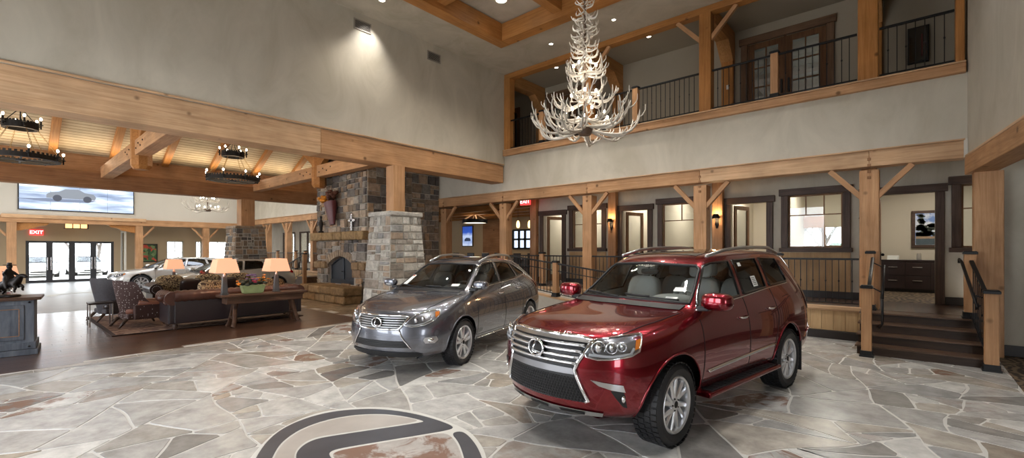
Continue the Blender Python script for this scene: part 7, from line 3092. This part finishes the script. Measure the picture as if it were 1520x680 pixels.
base_z = 3.98
antler_chandelier('huge tiered white antler chandelier hanging over the two SUVs', (CHX, CHY, base_z),
                  [(.12, 1.0, 14, .14, .24, 5, 6, .48), (.30, .82, 12, .12, .26, 4, 6, .36), (.66, .58, 11, .09, .24, 3, 7, .26), (.84, .36, 8, .06, .24, 3, 0, .2), (1.20, .38, 9, .07, .22, 3, 6, .21)],
                  [(1.40, .28, 6), (1.49, .27, 6), (1.58, .26, 6), (1.67, .25, 6), (1.76, .27, 6), (1.85, .25, 5), (1.94, .25, 5), (2.03, .26, 5), (2.12, .24, 5), (2.21, .25, 5), (2.3, .23, 4), (2.39, .24, 4), (2.48, .2, 4), (2.56, .18, 4)], 8.05)
CH_L = [(CHX, CHY, base_z + .45), (CHX, CHY, base_z + .95), (CHX, CHY, base_z + 1.45)]
pf = at_x(308, 314, -28.5)
antler_chandelier('small distant white antler chandelier hanging beyond the lounge beam', (-28.5, pf.y, pf.z + .1), [(.0, 1.12, 10, .09, .34, 4, 6, .5), (.45, .62, 7, .07, .26, 3, 5, .32)], [], 6.9, 1.25)


def wagon(label, loc, top):
    t = thing('wagon_wheel_chandelier', label, 'chandelier', loc, group='two-ring iron chandeliers of the lounge')
    R1, R2, zu = .70, .30, .76
    lo_ = MB().lathe([(R1, 0), (R1 + .02, 0), (R1 + .02, .11), (R1, .11)], 48, closed=True)
    lo_.lathe([(R1 - .09, 0), (R1, 0), (R1, .014), (R1 - .09, .014)], 48, closed=True)
    for q in range(48):
        a = 2 * PI * q / 48
        mt = Matrix.Rotation(a, 4, 'Z') @ Matrix.Translation((R1 + .01, 0, .13))
        lo_.mbox(mt, .02, .05, .05)
    lo_.build('lower_ring', M['iron_rough'], t)
    sp = MB()
    for q in range(6):
        a = q * PI / 3
        sp.bar((math.cos(a) * .08, math.sin(a) * .08, .012), (math.cos(a) * R1, math.sin(a) * R1, .012), .04, .016)
    sp.lathe([(.0001, -.02), (.09, -.02), (.09, .03), (.0001, .03)], 16)
    sp.build('wheel_spokes', M['iron'], t)
    up = MB().lathe([(R2, zu), (R2 + .02, zu), (R2 + .02, zu + .16), (R2, zu + .16)], 36, closed=True)
    up.lathe([(R2 - .05, zu), (R2, zu), (R2, zu + .012), (R2 - .05, zu + .012)], 36, closed=True)
    for q in range(32):
        a = 2 * PI * q / 32
        mt = Matrix.Rotation(a, 4, 'Z') @ Matrix.Translation((R2 + .01, 0, zu + .17))
        up.mbox(mt, .016, .04, .035)
    up.build('upper_ring', M['iron_rough'], t)
    for q in range(6):
        a = q * PI / 3 + .3
        p0 = V((math.cos(a) * R2, math.sin(a) * R2, zu))
        p1 = V((math.cos(a) * R1, math.sin(a) * R1, .12))
        c = MB()
        nl = 14
        d = (p1 - p0) / nl
        sd = V((-math.sin(a), math.cos(a), 0))
        nn = d.normalized().cross(sd)
        for i in range(nl):
            w = sd if i % 2 else nn
            mid = p0 + d * (i + .5)
            c.tube([mid + w * math.cos(q2 * PI / 4) * .014 + d * math.sin(q2 * PI / 4) * .62 for q2 in range(8)], .005, 4, closed=True)
        c.build('chain', M['brass'], t)
    for (rr, n, z0) in ((R1 + .07, 8, .10), (R2 + .07, 6, zu + .13)):
        for q in range(n):
            a = 2 * PI * q / n + .15
            c = (math.cos(a) * rr, math.sin(a) * rr, z0)
            m = MB().lathe([(.016, -.10), (.016, -.02), (.05, 0), (.05, .01), (.02, .015), (.02, .11), (.0001, .11)], 10, origin=c)
            m.bar((math.cos(a) * (rr - .06), math.sin(a) * (rr - .06), z0 - .04), (c[0], c[1], z0 - .04), .015, .02)
            co = m.build('candle', M['iron'], t, smooth=50)
            MB().ball((c[0], c[1], c[2] + .15), .026, 8, sc=(1, 1, 1.5)).build('bulb', M['bulb'], co, smooth=True)
    rod = MB().tube([(0, 0, zu + .5), (0, 0, top - loc[2])], .014, 6)
    for q in range(4):
        a = q * PI / 2
        rod.tube([(0, 0, zu + .52), (math.cos(a) * R2, math.sin(a) * R2, zu + .11)], .010, 5)
    rod.build('hanging_rod', M['iron'], t)
    return t


M['brass'] = P('brass', (.30, .20, .09), .4, metal=.9)
wagon('iron two-ring candle chandelier near the stone chimney', (XR, 5.07, 4.03), ZR)
wagon('iron two-ring candle chandelier cut off by the left edge of the photo', (XR, .42, 4.02), ZR)

# ================================================================== BACK ROOM left of the partition
YW = 18.4
struct(slab('wall_bar', -24, -10.2, YW, YW + .15, PZ - .2, ZT, 'tan_wall'))
struct(slab('floor', -24, -12, YC, YW, PZ - .2, PZ - .004, 'carpet_brown'))
struct(slab('wall_bar', -24.1, -24, YC, YW, PZ - .2, ZT, 'tan_wall'))
# partition further left on the walk
fw_ = MB().box(-36, -33.0, YC, YC + .15, PZ, ZT).box(-33, -24, YC, YC + .15, 3.0, ZT).box(-24.6, -24.0, YC, YC + .15, PZ, 3.0).box(-28.2, -27.2, YC, YC + .15, PZ, 3.0).box(-31.2, -30.4, YC, YC + .15, PZ, 3.0).box(-33, -24, YC, YC + .15, PZ, PZ + .3)
struct(fw_.build('wall_walk', M['plaster']))
for i, (a, b) in enumerate(((-33, -31.2), (-30.4, -28.2), (-27.2, -24.6))):
    e = thing('window_%d' % (9 + i), 'distant interior window beyond the lounge, %s' % ['leftmost', 'middle', 'nearest the chimney'][i], 'window')
    e['kind'] = 'structure'
    f = MB()
    z0, z1 = PZ + .3, 3.0
    for q in range(3):
        x = a + (b - a) * q / 2
        f.box(x - .06, x + .06, YC - .03, YC + .05, z0, z1)
    f.box(a, b, YC - .03, YC + .05, z1 - .1, z1).box(a, b, YC - .03, YC + .05, z0, z0 + .1)
    f.build('window_frame', M['walnut'], e)
    MB().box(a, b, YC + .01, YC + .016, z0, z1).build('glass', M['pane'], e)
struct(slab('wall_office', -36, -24, 16.5, 16.6, PZ, ZT, 'cream'))
cb2 = MB()
for k in range(4):
    o = timber('trim_24', (-22, 14.2 + k * 1.25, ZT - .13), (-10.6, 14.2 + k * 1.25, ZT - .13), .24, .24, 'timber_orange')
    struct(o, 'ceiling beam of the back room')
# lit poster
p0, p1 = at_y(687, 365, YW - .05), at_y(701, 336, YW - .05)
t = thing('light_box', 'tall glowing blue poster of a car in the back room', 'poster', (p0.x, YW - .0, p0.z))
w, hh = p1.x - p0.x, p1.z - p0.z
MB().box(-.05, w + .05, -.06, 0, -.05, hh + .05).build('frame', M['walnut'], t, .008)
m, nt, bs = new_mat('poster_picture')
tc = nt.nodes.new('ShaderNodeTexCoord')
sp_ = nt.nodes.new('ShaderNodeSeparateXYZ')
nz = nt.nodes.new('ShaderNodeTexNoise')
nz.inputs['Scale'].default_value = 3
ad = nt.nodes.new('ShaderNodeMath')
ad.operation = 'MULTIPLY_ADD'
ad.inputs[1].default_value = .35
nt.links.new(tc.outputs['Object'], sp_.inputs[0])
nt.links.new(tc.outputs['Object'], nz.inputs['Vector'])
mr_ = nt.nodes.new('ShaderNodeMath')
mr_.operation = 'DIVIDE'
mr_.inputs[1].default_value = hh * 1.25
nt.links.new(sp_.outputs['Z'], mr_.inputs[0])
nt.links.new(nz.outputs['Fac'], ad.inputs[0])
nt.links.new(mr_.outputs[0], ad.inputs[2])
r = ramp(nt, [(.15, (.75, .82, .95)), (.35, (.30, .40, .70)), (.55, (.55, .66, .9)), (.75, (.03, .10, .50)), (1.0, (.02, .06, .35))])
nt.links.new(ad.outputs[0], r.inputs['Fac'])
nt.links.new(r.outputs['Color'], bs.inputs['Emission Color'])
bs.inputs['Emission Strength'].default_value = .9
bs.inputs['Base Color'].default_value = (.02, .02, .02, 1)
MB().box(0, w, -.066, -.06, 0, hh).build('picture', m, t)
pc = MB().prism([(w * .2, hh * .24), (w * .22, hh * .34), (w * .4, hh * .42), (w * .75, hh * .40), (w * .85, hh * .32), (w * .83, hh * .24)], -.069, -.066, axis='y')
pc.build('pictured_car', emit('poster_car', (.04, .06, .12), .6), t)
# bright window in the back room
p0, p1 = at_y(761, 369, YW - .1), at_y(788, 341, YW - .1)
e = thing('window_12', 'bright window with dark bars in the back room', 'window')
e['kind'] = 'structure'
f = MB()
for q in range(4):
    x = p0.x + (p1.x - p0.x) * q / 3
    f.box(x - .06, x + .06, YW - .1, YW - .02, p0.z, p1.z)
for q in range(3):
    z = p0.z + (p1.z - p0.z) * q / 2
    f.box(p0.x, p1.x, YW - .1, YW - .02, z - .05, z + .05)
f.build('window_frame', M['iron'], e)
MB().box(p0.x, p1.x, YW - .03, YW - .01, p0.z, p1.z).build('glass', emit('day_pane', (.70, .82, 1.0), 1.3), e)
# round hanging lamp
p = at_y(705, 329, 15.6)
t = thing('ring_pendant', 'round hanging lamp with sloping timber arms in the back room', 'lamp', p)
MB().lathe([(.58, -.08), (.62, -.08), (.62, .10), (.58, .10)], 32, closed=True).build('ring', M['iron'], t, smooth=40)
MB().lathe([(.0001, -.06), (.57, -.06), (.57, -.04), (.0001, -.04)], 32).build('diffuser', emit('ring_diff', (1, .86, .66), 2.2), t)
b = MB()
for q in range(4):
    a = q * PI / 2 + .6
    b.bar((math.cos(a) * .58, math.sin(a) * .58, .08), (0, 0, .42), .05, .05)
b.build('timber_arms', M['timber_pale'], t)
MB().tube([(0, 0, .4), (0, 0, ZT - p.z)], .012, 6).build('rod', M['iron'], t)
RING_L = (p.x, p.y, p.z)
for px, py, l in ((769, 333, 'small amber pendant on the left in the back room'), (786, 333, 'small amber pendant on the right in the back room')):
    p = at_y(px, py, 14.6)
    t = thing('pendant_lamp', l, 'lamp', p, group='small amber pendants')
    MB().lathe([(.02, .16), (.06, .10), (.08, -.02), (.06, -.14), (.0001, -.16)], 14).build('amber_glass', emit('amber2', (1, .66, .28), 3.0), t, smooth=True)
    MB().tube([(0, 0, .15), (0, 0, ZT - p.z)], .008, 5).build('cord', M['iron'], t)
p0, p1 = at_y(717, 380, YW - .06), at_y(752, 380, YW - .06)
struct(MB().box(p0.x, p1.x, YW - .08, YW, PZ, ZT - .02).build('trim_27', M['timber_brown']), 'brown wood panel on the back room wall')
# bar tables and dark chairs of the back room
rgc = random.Random(12)


def bar_chair(x, y, rz, l):
    t = thing('dining_chair', l, 'chair', (x, y, PZ), rz, 'dark dining chairs in the back room')
    MB().box(-.22, .22, -.22, .22, .43, .49).build('seat', M['leather_dark'], t, .015)
    MB().box(-.22, .22, .19, .24, .55, 1.02).build('backrest', M['leather_dark'], t, .02)
    for sx in (-.19, .19):
        for sy in (-.19, .21):
            MB().box(sx - .02, sx + .02, sy - .02, sy + .02, 0, .56 if sy > 0 else .44).build('leg', M['walnut'], t)


for i, px in enumerate((672, 694, 716, 740, 762, 784)):
    p = at_y(px, 380, 14.6)
    bar_chair(p.x, p.y, rgc.uniform(-.12, .12), 'dark chair in the back room, %s from the left' % ['first', 'second', 'third', 'fourth', 'fifth', 'sixth'][i])
t = thing('dining_table', 'dark long table in the back room under the ring lamp', 'table', (at_y(728, 380, 15.6).x, 15.6, PZ))
MB().box(-2.4, 2.4, -.4, .4, .70, .75).build('table_top', tw, t, .01)
for sx in (-2.1, 2.1):
    MB().box(sx - .06, sx + .06, -.3, .3, 0, .70).build('leg', tw, t)
# office behind the right doorway: credenza, framed landscape, things
YO2 = YO
p0, p1 = at_y(1353, 368, YO2 - .05), at_y(1386, 312, YO2 - .05)
t = thing('framed_landscape', 'framed tree landscape on the office wall seen through the doorway', 'picture', (p0.x, YO2 - .0, p0.z))
w, hh = (p1.x - p0.x) * 1.35, p1.z - p0.z
MB().box(0, w, -.06, 0, 0, hh).build('frame', M['walnut'], t, .01)
m, nt, bs = new_mat('sky_picture')
tc = nt.nodes.new('ShaderNodeTexCoord')
nz = nt.nodes.new('ShaderNodeTexNoise')
nz.inputs['Scale'].default_value = 4
nz.inputs['Detail'].default_value = 5
r = ramp(nt, [(.45, (.16, .28, .62)), (.56, (.70, .76, .86))])
nt.links.new(tc.outputs['Object'], nz.inputs['Vector'])
nt.links.new(nz.outputs['Fac'], r.inputs['Fac'])
nt.links.new(r.outputs['Color'], bs.inputs['Base Color'])
MB().box(.08, w - .08, -.066, -.06, .08, hh - .08).build('canvas', m, t)
rgp = random.Random(5)
pt = MB()
ph = hh - .16


def leafblob(cx, cz, r_):
    n = 11
    pts = [(min(w - .09, max(.09, cx + math.cos(2 * PI * q / n) * r_ * rgp.uniform(.6, 1.2))), min(hh - .09, max(.09, cz + math.sin(2 * PI * q / n) * r_ * rgp.uniform(.35, .7)))) for q in range(n)]
    pt.prism(pts, -.068, -.066, axis='y')


for q in range(44):
    leafblob(rgp.uniform(.1, w * .95), .08 + ph * rgp.uniform(.30, .62), rgp.uniform(.05, .11))
for q in range(26):
    zz = rgp.uniform(.45, .97)
    leafblob(.12 + w * .10 + rgp.uniform(-.02, .26) * w * (1.15 - zz), .08 + ph * zz, rgp.uniform(.03, .09))
pt.build('pictured_trees', P('pic_trees', (.045, .055, .04), .6, var=.6, vscale=30), t)
MB().box(.09, w - .09, -.0695, -.068, .08 + ph * .20, .08 + ph * .27).build('pictured_shore', P('pic_shore', (.36, .25, .16), .6, var=.4, vscale=20), t)
MB().box(.09, w - .09, -.0695, -.068, .085, .08 + ph * .20).build('pictured_water', P('pic_water', (.07, .10, .12), .5, var=.3), t)
cz = at_y(1350, 386, YO2 - .55).z
cx0_, cx1_ = at_y(1296, 386, YO2 - .55).x + .18, at_y(1420, 386, YO2 - .55).x
M['espresso'] = P('espresso', (.022, .012, .012), .35)
t = thing('credenza', 'dark office credenza with chrome pulls seen through the doorway', 'cabinet', (cx0_, YO2 - .55, PZ))
cw_ = cx1_ - cx0_
czz = min(1.0, cz - PZ)
MB().box(0, cw_, 0, .5, .08, czz - .04).build('body', M['espresso'], t)
MB().box(-.02, cw_ + .02, -.02, .52, czz - .04, czz).build('worktop', M['espresso'], t, .006)
MB().box(.03, cw_ - .03, .04, .5, 0, .08).build('plinth', M['black'], t)
nd = 3
for i in range(nd):
    for j in range(2):
        a, b = cw_ * i / nd + .01, cw_ * (i + 1) / nd - .01
        z0 = .09 + (czz - .15) * j / 2
        d = MB().box(a, b, -.02, 0, z0, z0 + (czz - .15) / 2 - .015).build('drawer', M['espresso'], t, .004)
        MB().box((a + b) / 2 - .10, (a + b) / 2 + .10, -.045, -.02, z0 + .22, z0 + .24).build('pull', M['steel'], d)
for i, (dx, nm, l) in enumerate(((.30, 'desk_tray', 'small white tray on the office credenza'), (.95, 'glass_jar', 'clear jar on the office credenza'))):
    if nm == 'desk_tray':
        o = MB().box(-.13, .13, -.1, .1, 0, .025).box(-.13, -.12, -.1, .1, .025, .09).box(.12, .13, -.1, .1, .025, .09).box(-.13, .13, .09, .1, .025, .12).build('desk_tray', M['sticker'], bevel=.004)
    else:
        o = MB().lathe([(.05, 0), (.055, .1), (.04, .16), (.045, .18), (.04, .18), (.035, .16), (.05, .1), (.045, .01)], 16).build('glass_jar', M['satin'], smooth=50)
    o.location = (cx0_ + dx * cw_ * .55, YO2 - .3, PZ + czz + .001)
    tag(o, l, 'tray' if i == 0 else 'jar')
# ================================================================== LIGHT
sc = bpy.context.scene
w = bpy.data.worlds.new('world')
sc.world = w
w.use_nodes = True
nt = w.node_tree
bg = nt.nodes['Background']
tc = nt.nodes.new('ShaderNodeTexCoord')
sx = nt.nodes.new('ShaderNodeSeparateXYZ')
rp = ramp(nt, [(0.0, (0.60, 0.60, 0.60)), (0.5, (0.93, 0.965, 1.0)), (1.0, (0.75, 0.84, 1.0))])
mr = nt.nodes.new('ShaderNodeMapRange')
mr.inputs['From Min'].default_value = -1
nt.links.new(tc.outputs['Generated'], sx.inputs[0])
nt.links.new(sx.outputs['Z'], mr.inputs['Value'])
nt.links.new(mr.outputs[0], rp.inputs['Fac'])
nt.links.new(rp.outputs['Color'], bg.inputs['Color'])
bg.inputs['Strength'].default_value = 8.0


def lamp(kind, name, loc, power, col=(1, .9, .75), size=.1, target=None, spot=90, blend=.6):
    d = bpy.data.lights.new(name, kind)
    d.energy = power
    d.color = col
    if kind == 'AREA':
        d.size = size
    else:
        d.shadow_soft_size = size
    if kind == 'SPOT':
        d.spot_size = math.radians(spot)
        d.spot_blend = blend
    o = bpy.data.objects.new(name, d)
    C.objects.link(o)
    o.location = loc
    if target is not None:
        dr = V(target) - V(loc)
        o.rotation_euler = dr.to_track_quat('-Z', 'Y').to_euler()
    return o


WARM = (1, .90, .76)
sun = lamp('SUN', 'sun', (-60, 40, 60), 5, (1, .97, .92), .02, (-58, 25, 0))
for p in DL[:4]:
    pw = 260 if p.z > 8 else 120
    lamp('SPOT', 'downlight_lamp', p + V((0, 0, -.03)), pw, WARM, .08, p + V((0, 0, -3)), 120, .7)
for p in DL[4:]:
    lamp('SPOT', 'downlight_lamp', p + V((0, 0, -.03)), 10, WARM, .06, p + V((0, 0, -3)), 110, .7)
# the wall washer near the left wall
p = DL[2]
lamp('SPOT', 'wall_washer', (XL + .45, 6.3, ZC - .05), 85, (1, .96, .9), .05, (XL - .12, 6.25, 6.4), 84, 1.0)
# more coffer downlights over the show floor (same kind as the visible one)
for x in (-7.4, -4.6, -1.9):
    for y in (2.2, 5.6, 8.4):
        lamp('SPOT', 'coffer_lamp', (x, y, 8.05), 290, (1, .965, .91), .12, (x, y, 0), 105, .7)
for y in (2.0, 5.5, 8.8):  # added fill without fixtures, brightens the right wall
    lamp('SPOT', 'right_wall_fill', (.55, y, ZC - .03), 120, (.95, .97, 1), .08, (.7, y, 0), 100, .8)
for q in SCONCES:
    lamp('POINT', 'sconce_lamp', (q[0], q[1] - .02, q[2] + .1), 9, (1, .62, .3), .04)
    lamp('POINT', 'sconce_lamp', (q[0], q[1] - .02, q[2] - .1), 5, (1, .62, .3), .04)
# walk lamps and office lamps
for i in range(len(rooms) - 1):
    xm = (rooms[i] + rooms[i + 1]) / 2
    lamp('AREA', 'office_lamp', (xm, 15.3, ZT - .03), 50, (1, .93, .82), .5, (xm, 15.3, 0))
# lounge: uplights on the roof + lamps
cove = lamp('AREA', 'cove_lamp', (X2 + .55, 4.0, 4.98), 95, (1, .80, .55), 1, (X2 + 2.6, 4.0, 8.6))
cove.data.shape = 'RECTANGLE'
cove.data.size = 14
cove.data.size_y = .12
dz_ = -V((.55, 0, 1)).normalized()
cove.rotation_euler = Matrix((V((0, 1, 0)), dz_.cross(V((0, 1, 0))), dz_)).transposed().to_euler()
for x, y in ((-30, 2), (-30, 8), (-26, 5)):
    lamp('AREA', 'hall_lamp', (x, y, 6.8), 110, (1, .95, .88), 1.2, (x, y, 0))
for x, y in ((-14, 3), (-18, 3), (-14, 6.5), (-19, 8)):
    lamp('SPOT', 'roof_lamp', (x, y, 6.6), 130, (1, .85, .65), .2, (x, y, 0), 110, .7)

for q in CH_L:
    lamp('POINT', 'chandelier_lamp', q, 10, (1, .92, .8), .25)
for q in LAMPS:
    lamp('POINT', 'table_lamp_light', q, 7, (1, .66, .4), .08)
for y in (5.07, .42):
    lamp('POINT', 'wagon_lamp', (XR, y, 4.4), 45, (1, .76, .48), .4)
lamp('POINT', 'ring_lamp', (RING_L[0], RING_L[1], RING_L[2] - .2), 18, (1, .75, .45), .3)
for x in (-13.5, -17.5):
    lamp('AREA', 'bar_lamp', (x, 16.4, ZT - .3), 12, (1, .75, .45), .5, (x, 16.4, 0))
vs = sc.view_settings
vs.view_transform = 'Standard'
vs.look = 'None'
vs.exposure = 0.17
vs.gamma = 1.0
vs.use_curve_mapping = False
sc.cycles.max_bounces = 8
sc.cycles.diffuse_bounces = 4
sc.cycles.glossy_bounces = 4
sc.cycles.transparent_max_bounces = 12
sc.cycles.caustics_reflective = False
sc.cycles.caustics_refractive = False
sc.cycles.sample_clamp_indirect = 4
sc.cycles.use_denoising = True
sc.cycles.blur_glossy = 0.2
